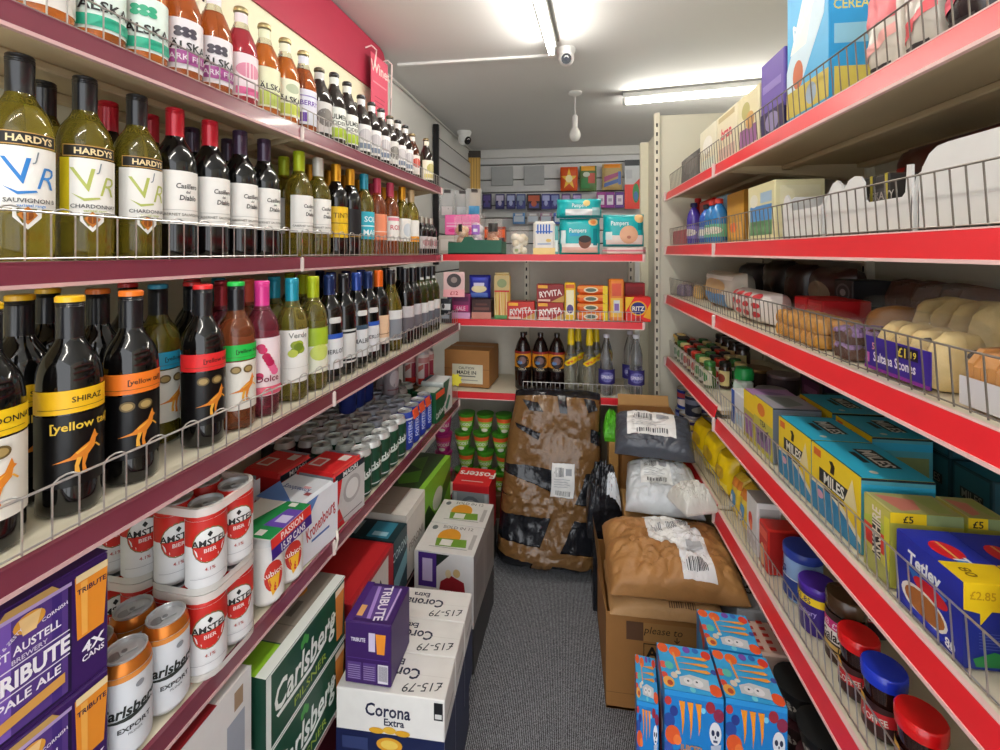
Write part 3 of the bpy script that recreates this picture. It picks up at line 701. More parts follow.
amstel = [('r', 0, 0, 1, 1, '#dfdfdf'), ('r', 0, .62, 1, 1, '#c8281f'), ('e', .5, .62, .30, .27, '#7a6a3a'), ('e', .5, .62, .28, .25, '#e8e8e6'),
          ('p', [(.5+.28*math.cos(a*PI/10), .62+.25*math.sin(a*PI/10)) for a in range(10, 21)], '#c8281f'), ('r', .22, .615, .78, .625, '#7a6a3a'),
          ('t', .5, .665, .10, 'AMSTEL', '#1b1b1b', 0, .95, .03), ('t', .5, .55, .06, 'BIER', '#f0dcd8', 0, 1, .02), ('t', .5, .79, .06, '♦', '#1b1b1b'), ('t', .5, .27, .05, '4.1%', '#b0504a'), ('r', .18, .14, .8, .147, '#a9a9ad')]
carls = [('r', 0, 0, 1, 1, '#d5d8dc'), ('r', 0, .93, 1, 1, '#d98a3c'), ('t', .48, .56, .135, 'Carlsberg', '#1f2420', 0, .9, .04, .15), ('p', [(.16, .46), (.84, .51), (.80, .475), (.5, .43), (.16, .44)], '#2a2f2b'),
         ('t', .56, .33, .058, 'EXPORT', '#2a2d30', 0, 1.2, .03), ('t', .56, .26, .03, 'PILSNER', '#6a6d70'), ('e', .62, .82, .06, .04, '#8b8f94')]
def pack4(name, h, cans, wrap=True, items=None, topc=None, side=None):
    parts = []
    for i, (x, y) in enumerate(((.0335, -.0335), (-.0335, -.0335), (.0335, .0335), (-.0335, .0335))):
        me = cans[0][1], cans[1][1], cans[2][1]
        parts.append((i, x, y, me))
    return parts
def place_pack(label, cat, fr, loc, rz, canparts, group=None, filmtop=True, canrz=0):
    root = bpy.data.objects.new('can_multipack', None); C.objects.link(root)
    root.matrix_world = FR[fr] @ Matrix.Translation(loc) @ Matrix.Rotation(rad(rz), 4, 'Z'); tag(root, label, cat, group)
    for x, y in ((.0335, -.0335), (-.0335, -.0335), (.0335, .0335), (-.0335, .0335)):
        c = link('can', canparts[0][1], root); c.matrix_local = Matrix.Translation((x, y, 0)) @ Matrix.Rotation(rad(canrz), 4, 'Z')
        for n, me in canparts[1:]:
            q = link(n, me, c)
    return root
# shrink film over a block of four: a cap over the rims and a skirt at the foot
def film_mesh(h):
    mb = MB(); R = .0345; pts = []
    for cx, cy, a0 in ((.0335, .0335, 0), (-.0335, .0335, 90), (-.0335, -.0335, 180), (.0335, -.0335, 270)):
        for k in range(5): pts.append((cx+R*math.cos(rad(a0+22.5*k)), cy+R*math.sin(rad(a0+22.5*k))))
    n = len(pts)
    def loop(s, z): return [(x*s, y*s, z) for x, y in pts]
    v = loop(1.0, h-.012)+loop(.985, h+.0015)+loop(.90, h+.002)+loop(1.005, .012)+loop(1.0, -.0)+loop(.9, -.0)
    q = lambda a, b: [(a*n+i, a*n+(i+1) % n, b*n+(i+1) % n, b*n+i) for i in range(n)]
    def part(faces):
        o = MB(); use = sorted({k for f in faces for k in f}); ix = {k: i for i, k in enumerate(use)}; o.add([v[k] for k in use], [tuple(ix[k] for k in f) for f in faces], fm, True); return o
    fm = M('#ece9e2', .25, alpha=.72, var=0, bump=.3, bscale=40); 
    return part(q(0, 1)+q(1, 2)).mesh('shrink_film'), part(q(3, 4)).mesh('film_base')
AM = can(HC, '#dfdfdf', amstel, '#c8281f'); EX = can(HC, '#d5d8dc', carls, M('#c9772c', .3, .6))
FILM = film_mesh(HC)
AX = [(.70, .733), (.835, .733)]
lay = {0: 'bottom', 1: 'top'}
for lv in (0, 1):
    for k, s in enumerate((.728, .869)):
        r = place_pack(f'shrink-wrapped four-pack of red and white lager cans, {"front" if k == 0 else "rear"} one of the {lay[lv]} layer', 'beer cans', 'L', (-s, .741, L4+lv*(HC+.004)), 0, AM, 'red and white four-packs stacked two high', canrz=55)
        link('shrink_film', FILM[0], r); link('film_base', FILM[1], r)
for s, t, lb in ((.705, .569, 'nearest the shelf edge'), (.705, .637, 'next to the red and white four-packs'), (.775, .571, 'behind the nearest one'), (.775, .639, 'in the second row by the four-packs')):
    inst(('beer_can', None, EX), f'silver-white can with orange shoulder, {lb}', 'beer can', 'L', (-s, t, L4), 62, 'orange-shouldered silver beer cans')

# purple boxed four-packs at the very front
pur = '#3a1a5e'
def tribute():
    mb = MB(); w, d, h = .135, .135, .165
    mb.box((0, 0, h/2), (w, d, h), pur, .003)
    fn, W, H = face('F', w, d, h)
    it = [('r', .0, .04, .66, .93, '#1d0e38'), ('r', .03, .06, .63, .90, '#573a86'), ('r', .12, .06, .2, .9, '#7d5ab8'), ('r', .5, .06, .58, .9, '#432a7a'), ('r', .0, .90, .66, .93, '#b79fd0'), ('p', [(.10, .93), (.56, .93), (.5, .985), (.16, .985)], '#c09a5a'),
          ('e', .33, .82, .12, .07, '#e2a03c'), ('p', [(.25, .87), (.42, .87), (.38, .74), (.28, .74)], '#f0c98a'),
          ('t', .33, .665, .062, 'ST AUSTELL', '#f2ecf6', 0, .86, .03), ('t', .33, .59, .035, 'BREWERY', '#d9cfe6'), ('r', .02, .55, .64, .56, '#e8e0f0'),
          ('t', .33, .46, .125, 'TRIBUTE', '#f6f2f8', 0, .76, .05), ('r', .02, .36, .64, .37, '#e8e0f0'), ('t', .33, .30, .068, 'PALE ALE', '#f2ecf6', 0, 1, .03), ('p', [(.06, .12), (.6, .16), (.6, .24), (.06, .2)], '#d8a050'), ('t', .14, .73, .026, 'FRUITY & ZESTY', '#e8e0f0', 35), ('t', .52, .78, .028, 'CORNISH', '#f0e8f8', 8),
          ('p', [(.70, .42), (.94, .42), (.98, .94), (.68, .94)], '#e8902a'), ('r', .69, .89, .975, .95, '#f4dca8'), ('p', [(.74, .44), (.79, .44), (.79, .88), (.73, .88)], '#f4b050'), ('t', .83, .81, .042, 'TRIBUTE', '#2a1440', 0, .95, .03),
          ('t', .84, .32, .085, '4X', '#f4f0f8', 0, 1.1, .04), ('t', .84, .235, .045, 'CANS', '#f4f0f8', 0, 1, .03)]
    mb.deco(fn, W, H, it)
    fn, W, H = face('R', w, d, h)
    mb.deco(fn, W, H, [('t', .29, .72, .06, 'TRIBUTE', '#e8e0f0', 0, .8, .03), ('r', .52, .55, .66, .85, '#cfc4de'), ('p', [(.70, .52), (.86, .52), (.89, .84), (.67, .84)], '#e8902a'), ('r', .05, .42, .95, .43, '#573a86'), ('r', .06, .08, .36, .36, '#5a3d84'), ('r', .40, .08, .68, .36, '#5a3d84'),
                       ('r', .72, .06, .94, .36, '#e4dfe8')]+[('r', .74+.022*i, .1, .75+.022*i, .34, '#2a2430') for i in range(9)]+[('r', .08, .1+.035*i, .34, .11+.035*i, '#a996c4') for i in range(7)]+[('r', .42, .1+.035*i, .66, .11+.035*i, '#a996c4') for i in range(7)])
    fn, W, H = face('T', w, d, h)
    mb.deco(fn, W, H, [('r', .1, .12, .9, .88, '#573a86'), ('p', [(.1, .3), (.9, .42), (.9, .5), (.1, .38)], '#a98ad0'), ('t', .5, .62, .2, 'TRIBUTE', '#f2ecf6', 8, .8, .03), ('r', .6, .14, .86, .3, '#e0a868'), ('t', .22, .06, .1, '4X', '#f2ecf6'), ('r', .1, .82, .9, .86, '#cbb4e0')])
    f = MB(); f.box((0, -.0675+.012, h+.0012), (.133, .022, .0014), '#452070', .0003)
    return ('can_multipack', mb.mesh('carton'), [('tuck_flap', f.mesh('tuck_flap'))])
TRB = tribute()
inst(TRB, 'purple cardboard four-pack of ale on the can shelf, top one of two', 'beer cans', 'L', (-.752, .463, L4+.1665), 86, 'purple ale four-packs on the shelf')
inst(TRB, 'purple cardboard four-pack of ale on the can shelf, underneath another', 'beer cans', 'L', (-.752, .463, L4), 86, 'purple ale four-packs on the shelf')

def carton(name, w, d, h, base, faces, bev=.0025, extra=()):
    mb = MB(); mb.box((0, 0, h/2), (w, d, h), base, bev)
    for sd, items in faces.items():
        fn, W, H = face(sd, w, d, h); mb.deco(fn, W, H, items, off0=.0005)
    return (name, mb.mesh('carton'), list(extra))
def flap(w, d, h, col, dep=.03):
    f = MB(); f.box((0, -d/2+dep/2+.004, h+.0013), (w-.006, dep, .0016), col, .0003); return ('tuck_flap', f.mesh('tuck_flap'))
# white can pack with a coloured card topper
TO = can(HC, '#e9e7e2', [('r', 0, 0, 1, 1, '#e9e7e2'), ('e', .5, .45, .22, .28, '#c9342a'), ('p', [(.36, .42), (.64, .5), (.58, .2), (.46, .1)], '#eab02e'), ('t', .5, .52, .1, 'Rubicon', '#f4e6e0', 10)], '#d9d9d6')
r = place_pack('pack of four white cans under a green, red and purple card top', 'beer cans', 'L', (-.730, .905, L4), 0, TO, canrz=62)
mb = MB(); mb.box((0, 0, HC+.003), (.138, .138, .003), '#e5e2da', .0005)
fn, W, H = face('T', .138, .138, HC+.0047); mb.deco(fn, W, H, [('p', [(.25, .0), (1, .0), (1, 1), (.55, 1)], '#1f8c4a'), ('p', [(.62, .3), (1, .3), (1, .8), (.72, .8)], '#6a48b0'), ('r', .74, .42, .95, .62, '#d8cff0'), ('p', [(0, 0), (.4, 0), (.1, .5), (0, .5)], '#ece9e2'), ('r', .66, .06, .8, .2, '#ece9e2'), ('r', .66, .86, .8, .97, '#ece9e2')])
mb.add([(.069, -.069, HC+.004), (.069, .069, HC+.004), (.0735, .069, HC-.04), (.0735, -.069, HC-.04)], [(0, 3, 2, 1), (0, 1, 2, 3)], '#5a3aa6')
fn = lambda u, v, o: (.0693+.0045*(1-v)+o, -.069+u*.138, HC-.04+v*.044); mb.deco(fn, .138, .044, [('r', 0, .52, 1, 1, '#d8322c'), ('t', .5, .76, .32, 'PASSION', '#f6e6e0', 0, 1, .03), ('t', .5, .26, .34, '15.5P CANS', '#efe8f6', 0, .8, .03)])
link('card_topper', mb.mesh('card_topper'), r)
# blue-white pack: cans in an open-ended wrap
def wrap(top, side, h=.152, cans=None, w=.135, d=.135):
    parts = [('can', cans[0][1], [(n, me) for n, me in cans[1:]])]
    return top
def boxpack(base, sid, top, w=.135, d=.14, h=.150, name='can_multipack'):
    return carton(name, w, d, h, base, {'F': sid, 'T': top, 'R': [('r', .1, 0, .9, 1, '#8e9299'), ('r', .14, .0, .3, .98, '#b4b7bc'), ('r', .55, 0, .75, .98, '#c5c7cb')]}, .012)
COO = boxpack('#dfe3ea', [('r', 0, 0, 1, .98, '#e4e6ec'), ('p', [(0, .98), (.45, .98), (0, .55)], '#5f86c8'), ('t', .5, .52, .21, 'Kronenbourg', '#b83a3e', 14, .46, .03, .15), ('r', .25, .27, .75, .31, '#4a6aa8')],
              [('p', [(0, 1), (0, .2), (.6, 1)], '#5f86c8'), ('t', .45, .5, .13, 'Kronenbourg', '#5a6a9a', 90, .6, .03), ('r', .5, .25, .58, .4, '#d9a0a4'), ('r', .3, .1, .4, .22, '#9a4a50')])
inst(COO, 'white and pale-blue can pack with red script, front one beside the red-topped pack', 'beer cans', 'L', (-.745, 1.045, L4), 84, 'pale-blue can packs')
inst(COO, 'white and pale-blue can pack with red script, back one under the wine shelf', 'beer cans', 'L', (-.930, .98, L4+.02), 84, 'pale-blue can packs')
inst(('can_tray', carton('t', .15, .15, .02, '#6f86b8', {})[1], []), 'low blue card tray under the rear pale-blue can pack', 'tray', 'L', (-.930, .98, L4), 84)
MAD = boxpack('#d9262a', [('r', 0, 0, 1, .98, '#c9c6c4'), ('r', 0, .86, 1, .98, '#1f2a33'), ('t', .5, .92, .09, 'MADRI', '#e8e8e4', 0, 1.2, .03), ('p', [(0, .86), (.22, .86), (.1, .45), (0, .3)], '#d9262a'), ('e', .55, .55, .3, .25, '#aeaaa8'), ('e', .55, .55, .22, .18, '#dcd9d6'), ('p', [(0, 0), (.3, 0), (.12, .35), (0, .3)], '#c5262a'), ('r', .1, .1, .9, .12, '#77706e')],
              [('r', .25, .55, .6, .85, '#e8d9d4'), ('r', .3, .6, .55, .8, '#d85a54'), ('r', .62, .2, .86, .4, '#e8d9d4'), ('p', [(.05, .05), (.95, .05), (.95, .12), (.05, .12)], '#e24a44')])
inst(MAD, 'red-topped can pack with grey emblem side, before the loose green cans', 'beer cans', 'L', (-.745, 1.192, L4), 84, 'red-topped can packs')
inst(MAD, 'red-topped can pack in the shade behind the front red-topped one', 'beer cans', 'L', (-.895, 1.165, L4), 84, 'red-topped can packs')

# loose cans, row upon row
GRN = can(HC, '#17452f', [('r', 0, 0, 1, 1, '#17452f'), ('t', .5, .55, .2, 'Carlsberg', '#e4ece6', 12, .9, .03, .15), ('p', [(.1, .42), (.9, .56), (.85, .5), (.3, .38)], '#cfd8d0'), ('r', 0, .03, 1, .06, '#c9ccca')], M('#d6d8d6', .35, .4), M('#d6d8d6', .35, .4))
BLU = can(HC, '#22389a', [('r', 0, 0, 1, 1, '#22389a'), ('e', .5, .5, .2, .3, '#3d57bf'), ('t', .5, .5, .16, 'FOSTERS', '#cdd6f0', 90, .8, .02), ('r', 0, .9, 1, .96, '#c9ccdc')], '#2b43a6')
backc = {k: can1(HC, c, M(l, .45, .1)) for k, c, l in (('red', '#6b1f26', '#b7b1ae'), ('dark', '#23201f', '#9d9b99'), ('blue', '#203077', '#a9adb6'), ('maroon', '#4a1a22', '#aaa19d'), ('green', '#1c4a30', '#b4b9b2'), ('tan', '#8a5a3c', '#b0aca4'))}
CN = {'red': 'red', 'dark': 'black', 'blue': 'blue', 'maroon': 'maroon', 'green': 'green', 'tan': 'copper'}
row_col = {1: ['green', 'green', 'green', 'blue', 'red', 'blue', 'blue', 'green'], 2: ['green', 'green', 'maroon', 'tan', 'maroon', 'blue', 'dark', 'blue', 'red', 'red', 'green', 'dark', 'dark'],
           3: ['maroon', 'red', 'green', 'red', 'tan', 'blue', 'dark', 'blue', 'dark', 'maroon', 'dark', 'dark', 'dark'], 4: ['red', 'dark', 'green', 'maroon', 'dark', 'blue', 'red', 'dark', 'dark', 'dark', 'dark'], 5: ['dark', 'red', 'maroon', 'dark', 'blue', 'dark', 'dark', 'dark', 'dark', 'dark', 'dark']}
for i in range(5):
    inst(('beer_can', None, GRN), f'green lager can at the shelf edge, {ORD[i]} past the red-topped pack', 'beer can', 'L', (-.706, 1.298+.068*i, L4), 66+random.uniform(-8, 8), 'green lager cans at the shelf edge')
tt = 1.300+.0675*5
for i in range(4):
    inst(('beer_can', None, BLU), f'blue beer can at the shelf edge, {ORD[i]} past the green lager cans', 'beer can', 'L', (-.706, tt+.004+.0685*i, L4), 70+random.uniform(-8, 8), 'blue beer cans at the shelf edge')
# card collars joining the blue cans
mb = MB()
for i in range(3): mb.box((0, .068*i, 0), (.004, .05, .035), '#e8562c', .001, mtx=Matrix.Rotation(rad(-12), 4, 'Y'))
inst(('card_collar', mb.mesh('card_collar'), []), 'orange card collars clipped over the blue cans and small green pack', 'card', 'L', (-.671, tt+.03, L4+HC-.018))
for r_, cols in row_col.items():
    s = .706+.0672*r_
    t = 1.300+(.03 if r_ % 2 else 0)+(-.0 if r_ < 3 else -.0)
    names = {1: 'second', 2: 'third', 3: 'fourth', 4: 'fifth', 5: 'rearmost'}
    for i, k in enumerate(cols[:11]):
        inst(('beer_can', backc[k], []), f'{CN[k]} can, {ORD[i]} from the red-topped packs in the {names[r_]} loose row', 'beer can', 'L', (-s-random.uniform(0, .003), t+.0675*i, L4), random.uniform(0, 360), f'loose cans in the {names[r_]} row')
# upright cans standing on the crowd of tops, back
for i, (px, s, k, lb) in enumerate(((345, .907, 'blue', 'first'), (345, .907, 'blue', 'second'), (345, .907, 'blue', 'third'))):
    inst(('beer_can', backc[k], []), f'blue can standing on top of the others, {lb} of three under the wine shelf', 'beer can', 'L', (-s, along(px, -s, 'L')+.02+.0675*i, L4+HC+.001), 20*i, 'blue cans in a second layer')
for i, (px, s) in enumerate(((383, .907), (391, .84))):
    inst(('beer_can', can1(HC, '#9b9296', GREY, 14, [('e', .5, .5, .3, .3, '#c9bfc2'), ('r', .1, .1, .9, .14, '#8a5a62')]), []), f'grey-silver can standing on top of the others, {"left" if i == 0 else "right"} of two', 'beer can', 'L', (-s, along(px, -s, 'L'), L4+HC+.001), 60, 'grey cans in a second layer')
PNKC = can1(.175, '#d9c3bd', GREY, 16, [('r', 0, 0, 1, 1, '#dfcfca'), ('r', 0, .72, 1, .9, '#c98a88'), ('r', .35, .2, .65, .7, '#a0394c'), ('r', 0, .0, 1, .2, '#d9382e'), ('p', [(0, .4), (.3, .55), (.3, .7), (0, .6)], '#c46a62')])
inst(('card_tray', carton('t', .14, .145, .10, '#8a6a4a', {'F': [('r', .1, .3, .9, .7, '#a05a4a')]})[1], []), 'card tray under the pink cans at the far end of the can shelf', 'tray', 'L', (-.855, 2.154, L4), 0)
mx_ = [(2.118, .885, 0), (2.118, .817, 0), (2.187, .817, 0), (2.187, .885, 0)]
for i, (px, s, q) in enumerate(mx_):
    inst(('beer_can', PNKC, []), f'tall pink and cream can at the end of the can shelf, {ORD[i]} of the cluster', 'beer can', 'L', (-s, px, L4+.102), 60, 'pink cans stacked at the far end of the can shelf')
EC = carton('can_multipack', .12, .115, .150, '#d7dfdc', {'F': [('r', 0, 0, 1, 1, '#dfe4e0'), ('p', [(0, 1), (.7, 1), (.3, .4), (0, .3)], '#1c6a54'), ('p', [(.2, .2), (.6, .5), (.8, .4), (.4, .05)], '#2a8a6a'), ('e', .72, .75, .14, .14, '#f0f2ee')], 'T': [('r', .05, .05, .95, .95, '#eef1f0'), ('r', .05, .8, .95, .95, '#1c5a6a')], 'R': [('r', 0, 0, 1, 1, '#cfd8d4'), ('r', 0, .7, 1, 1, '#1c6a54')]}, .006)
inst(EC, 'white and dark-green can pack at the far end of the shelf edge', 'beer cans', 'L', (-.728, 2.075, L4), 88)
SGP = carton('can_multipack', .10, .12, .135, '#1d5a38', {'F': [('r', 0, 0, 1, .8, '#1d5a38'), ('r', 0, .8, 1, 1, '#e8562c'), ('t', .5, .3, .2, 'Carlsberg', '#e4ece6', 12, .7, .03)], 'T': [('r', .1, .1, .9, .9, '#cfd6cc')]}, .006)
inst(SGP, 'small dark-green can pack with an orange top edge, beside the white and green pack', 'beer cans', 'L', (-.725, 1.95, L4), 86)
mb = MB(); st = []
for k in range(16): st.append((.036*(1 if k % 2 else .72)*math.cos(k*PI/8), .036*(1 if k % 2 else .72)*math.sin(k*PI/8)))
mb.prism(st, -.001, .001, '#eee23a')
inst(('starburst_card', mb.mesh('starburst_card'), []), 'yellow starburst price card at the far end of the can shelf', 'price card', 'L', (-.672, 2.205, L4+.11), 12)
mb = MB(); mb.tube([(0, 0, 0), (0, .0, .09)], .002, WIRE); mb.tube([(0, -.03, .0), (0, .03, .0)], .002, WIRE)
mb2 = fence_mb(-.675, 2.10, 2.245, L4, .085, .022)
inst(('wire_riser', mb2, []), 'short wire end guard behind the yellow starburst card', 'wire guard', 'L', (0, 0, 0))
mb = MB(); mb.tube([(0, 0, -.03), (.004, 0, -.002), (-.004, .01, .012), (-.012, .014, .004), (-.01, .016, -.03)], .0035, '#e6e0d4', 8)
inst(('shelf_clip', mb.mesh('shelf_clip'), []), 'white plastic clip hooked on the can shelf edge by the red-topped pack', 'clip', 'L', (-.660, 1.085, L4+.004))

# ================================================================ lower shelf and floor on the left
def fmt(x): return x
CG = '#164a34'
gl_ = [('r', .02, .03, .98, .97, CG), ('r', 0, 0, 1, .03, '#e6ece6'), ('r', 0, .97, 1, 1, '#e6ece6'), ('r', 0, 0, .05, 1, '#e6ece6'), ('t', .45, .56, .35, 'Carlsberg', '#eef4ee', 0, .74, .03, .15), ('p', [(.10, .36), (.5, .34), (.72, .44), (.70, .38), (.5, .28), (.12, .30)], '#eef4ee'),
       ('t', .50, .17, .12, 'PILSNER', '#9fb64a', 0, 1.3, .01), ('e', .42, .86, .025, .07, '#4aa04a'), ('e', .39, .82, .02, .06, '#4aa04a'), ('e', .45, .82, .02, .06, '#4aa04a'), ('p', [(.86, .12), (.95, .12), (.98, .92), (.84, .92)], '#e08a3a'), ('r', .84, .84, .98, .94, '#f0dcc0'), ('t', .77, .6, .16, '18', '#dfe8df', 0, 1, .03)]
CBX = carton('beer_carton', .30, .26, .160, CG, {'F': gl_, 'T': [('r', .0, .0, 1, .1, '#e6ece6'), ('r', 0, .1, .26, 1, '#8cc22c'), ('r', .27, .1, 1, 1, '#8d857a'), ('t', .13, .5, .12, 'Carlsberg', '#b4d860', 0, .36, .02), ('r', .42, .1, .43, 1, '#746d63'), ('e', .75, .55, .14, .3, '#d88a2a'), ('r', .5, .2, .66, .26, '#5a544c')],
    'L': [('r', 0, 0, 1, 1, '#123c2c'), ('r', 0, 0, 1, .08, '#e6ece6'), ('r', .0, 0, .06, 1, '#e6ece6'), ('r', .45, .08, .8, .5, '#8cc22c'), ('t', .6, .62, .12, 'beer', '#e6ece6')]})
for k, lb in ((0, 'bottom'), (1, 'top')):
    inst(CBX, f'dark-green carton of lager on the lower left shelf, {lb} of two', 'beer carton', 'L', (-.775, .952, L5+.1615*k), 90, 'dark-green lager cartons')
STB = carton('beer_carton', .22, .24, .325, '#d6d2cf', {'F': [('r', 0, 0, 1, 1, '#dad7d5'), ('e', .5, .42, .26, .22, '#b83030'), ('e', .42, .48, .10, .14, '#e0a83c'), ('e', .62, .5, .07, .08, '#3a7a3a'), ('r', .72, .5, .92, .8, '#9aa0ac'), ('r', .80, .84, .9, .95, '#a08468'), ('t', .5, .16, .09, 'CIDER', '#a04038')], 'T': [('r', .1, .35, .5, .8, '#c0c0be'), ('p', [(.1, .0), (.62, 0), (.62, .34), (.1, .42)], '#8a1c24'), ('t', .36, .3, .08, 'STRONGBOW', '#e0c0c0'), ('e', .5, .62, .10, .14, '#3a2a26'), ('e', .3, .56, .16, .14, '#d0962c')]})
inst(STB, 'off-white carton with red apples and a pint glass printed on it, lowest at the left', 'beer carton', 'L', (-.785, .675, L5+.04), 90)
mb = MB(); mb.box((0, 0, .019), (.215, .22, .037), '#8d857a', .003); inst(('card_tray', mb.mesh('card_tray'), []), 'brown card tray under the apple-printed carton', 'tray', 'L', (-.785, .675, L5), 90)
RBX = carton('beer_carton', .27, .26, .217, '#b3202a', {'F': [('r', .0, .0, .86, .93, '#d9d6d2'), ('t', .42, .66, .16, 'STELLA', '#3a3634', 0, 1, .02), ('t', .42, .40, .16, 'Budweiser', '#3a3634', 0, .9, .02), ('r', .1, .2, .8, .24, '#6a6460'), ('r', .86, 0, 1, 1, '#b3202a'), ('e', .65, .2, .2, .14, '#c03a3a')], 'T': [('r', .05, .05, .95, .95, '#c4262c'), ('r', .06, .3, .24, .6, '#e0b0ac')], 'L': [('r', 0, 0, 1, 1, '#a01c26'), ('t', .5, .5, .14, 'BUDWEISER', '#e8c8c4', 90, .8, .02)]})
inst(RBX, 'carton with a bright red top and white lettered side on the lower shelf', 'beer carton', 'L', (-.775, 1.270, L5), 90)
TBX = carton('beer_carton', .11, .27, .217, '#12333a', {'F': [('r', 0, 0, 1, 1, '#16424c'), ('p', [(0, .1), (1, .35), (1, .6), (0, .4)], '#7ab0bc'), ('t', .5, .75, .14, 'CORONA', '#bcd4d8', 0, .7, .02)], 'T': [('r', .05, .06, .95, .94, '#0f2b33'), ('r', .1, .1, .9, .4, '#2f7f98'), ('r', .2, .14, .4, .34, '#a8d0dc'), ('r', .15, .55, .85, .62, '#7f99a0'), ('r', .15, .7, .85, .76, '#7f99a0')], 'L': [('r', 0, 0, 1, 1, '#0f2b33')]})
inst(TBX, 'dark teal carton with a light-blue splash on top, behind the red-topped one', 'beer carton', 'L', (-.78, 1.465, L5), 90)
BBX = carton('beer_carton', .185, .27, .237, '#b9b0a4', {'F': [('r', .0, 0, 1, 1, '#d8d4cd'), ('r', 0, .9, 1, 1, '#efece6'), ('t', .5, .45, .12, 'PERONI', '#8f877c')], 'T': [('r', .0, .0, 1, .22, '#e8e4dc'), ('r', 0, .22, 1, 1, '#a3978a'), ('t', .55, .6, .12, 'Peroni', '#6a5a48', 0, 1, .02), ('r', .3, .22, .31, 1, '#8a7f72')], 'L': [('r', 0, 0, 1, 1, '#c9c2b8')]})
inst(BBX, 'plain brown-topped carton with white sides beside the dark teal one', 'beer carton', 'L', (-.785, 1.618, L5), 90)
GBX = carton('beer_carton', .33, .24, .225, '#4e7a22', {'F': [('r', 0, 0, 1, 1, '#78b82a'), ('p', [(.0, .0), (.5, .1), (.2, .6), (0, .5)], '#2a4a1a'), ('e', .5, .5, .18, .2, '#d8dcc8'), ('p', [(.6, .2), (1, .5), (1, .8), (.7, .6)], '#3a6a1c')], 'T': [('r', 0, 0, 1, .1, '#8cc83a'), ('r', 0, .1, 1, 1, '#2c4a20'), ('p', [(.2, .2), (.5, .3), (.3, .7), (.1, .5)], '#5a9a2c'), ('p', [(.5, .3), (.9, .4), (.7, .8)], '#487a2a')], 'L': [('r', 0, 0, 1, 1, '#24401c'), ('p', [(.2, .2), (.8, .4), (.6, .9)], '#3f6f26')]})
inst(GBX, 'leaf-green printed carton standing at the far end of the lower left shelf', 'beer carton', 'L', (-.775, 1.885, L5), 88)
# floor stacks
CO = '#e9e7e2'
def corona():
    w, d, h = .277, .115, .25
    mb = MB(); mb.box((0, 0, h/2), (w, d, h), CO, .002)
    navy = '#15204a'
    fn, W, H = face('F', w, d, h)
    mb.deco(fn, W, H, [('r', 0, 0, 1, .60, navy), ('t', .48, .83, .125, 'Corona', '#1c2340', 0, .85, .03, .05), ('t', .54, .72, .07, 'Extra', '#1c2340', 0, 1, .03), ('r', .905, .80, .985, .97, '#16181c'), ('r', .915, .815, .975, .86, '#d8d8d4'), ('e', .38, .625, .07, .03, '#e2a92c'), ('e', .5, .64, .06, .035, '#e8b83c'), ('e', .62, .625, .07, .03, '#e2a92c'), ('e', .5, .50, .12, .07, '#e0a02a'), ('e', .5, .50, .08, .045, '#f0cc5c'), ('r', .06, .42, .3, .54, '#33406e')])
    fn, W, H = face('T', w, d, h)
    mb.deco(fn, W, H, [('t', .50, .50, .25, 'Corona', '#1c2340', 180, .95, .03), ('t', .44, .76, .15, 'Extra', '#1c2340', 180, 1, .03), ('e', .27, .25, .05, .05, '#eac05a'), ('t', .78, .22, .2, '£15-79', '#33363c', 188, 1.1, .0, .2), ('r', .0, .49, 1, .497, '#d2cfc8')])
    fn, W, H = face('R', w, d, h)
    mb.deco(fn, W, H, [('r', 0, 0, 1, .60, navy), ('r', .2, .72, .8, .76, '#c4c2bc')])
    return ('beer_carton', mb.mesh('carton'), [])
CRN = corona()
zc = .165
for k, lb in enumerate(('nearest, under the purple box', 'middle one of three', 'farthest, against the checked ones')):
    inst(CRN, f'white carton with black gothic lettering and a handwritten price, {lb}', 'beer carton', 'L', (-.487-.0075*k, 1.088+.1158*k, zc), 4, 'white and navy lager cartons on the floor')
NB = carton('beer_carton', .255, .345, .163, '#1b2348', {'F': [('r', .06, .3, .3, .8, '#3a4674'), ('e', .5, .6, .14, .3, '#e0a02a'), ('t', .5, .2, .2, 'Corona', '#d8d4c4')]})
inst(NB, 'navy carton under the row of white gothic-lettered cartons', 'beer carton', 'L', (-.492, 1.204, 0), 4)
TB2 = TRB
inst(TB2, 'purple ale box standing on the white gothic-lettered cartons', 'beer cans', 'L', (-.548, 1.105, zc+.2525), -87, sc=(1., .9, .94))
ST = carton('beer_carton', .222, .17, .255, '#dedcd8', {'F': [('r', 0, 0, 1, 1, '#d6d4d2'), ('p', [(.36, .15), (.92, .12), (.84, .62), (.62, .70), (.45, .6)], '#8d1a24'), ('t', .64, .42, .13, 'STELLA', '#efe6dc', 0, 1, .03), ('t', .64, .26, .12, 'ARTOIS', '#efe6dc', 0, 1, .03), ('r', .07, .50, .38, .98, '#4a2a80'), ('r', .14, .58, .31, .9, '#c8b8dc'), ('e', .16, .28, .1, .14, '#3a4040'), ('e', .16, .28, .07, .1, '#9aa0a0'), ('p', [(.38, .98), (.60, .98), (.38, .80)], '#1e2a22'), ('e', .58, .72, .05, .06, '#d8c8a0'), ('e', .72, .74, .06, .06, '#c9b07a')],
    'T': [('e', .46, .55, .20, .28, '#e09a2c'), ('p', [(.3, .2), (.82, .24), (.78, .5), (.26, .46)], '#6f9a34'), ('r', .36, .24, .56, .44, '#e6e4dc'), ('e', .14, .82, .05, .08, '#6a7070'), ('t', .55, .88, .10, 'SOLD IN 12', '#6d6d6a', 0, 1, .01), ('r', .86, .2, .93, .7, '#b4b2ae'), ('r', .2, .16, .85, .18, '#a0a09c')], 'R': [('r', 0, 0, 1, 1, '#9b948f'), ('r', .2, .2, .8, .8, '#8f8782')]})
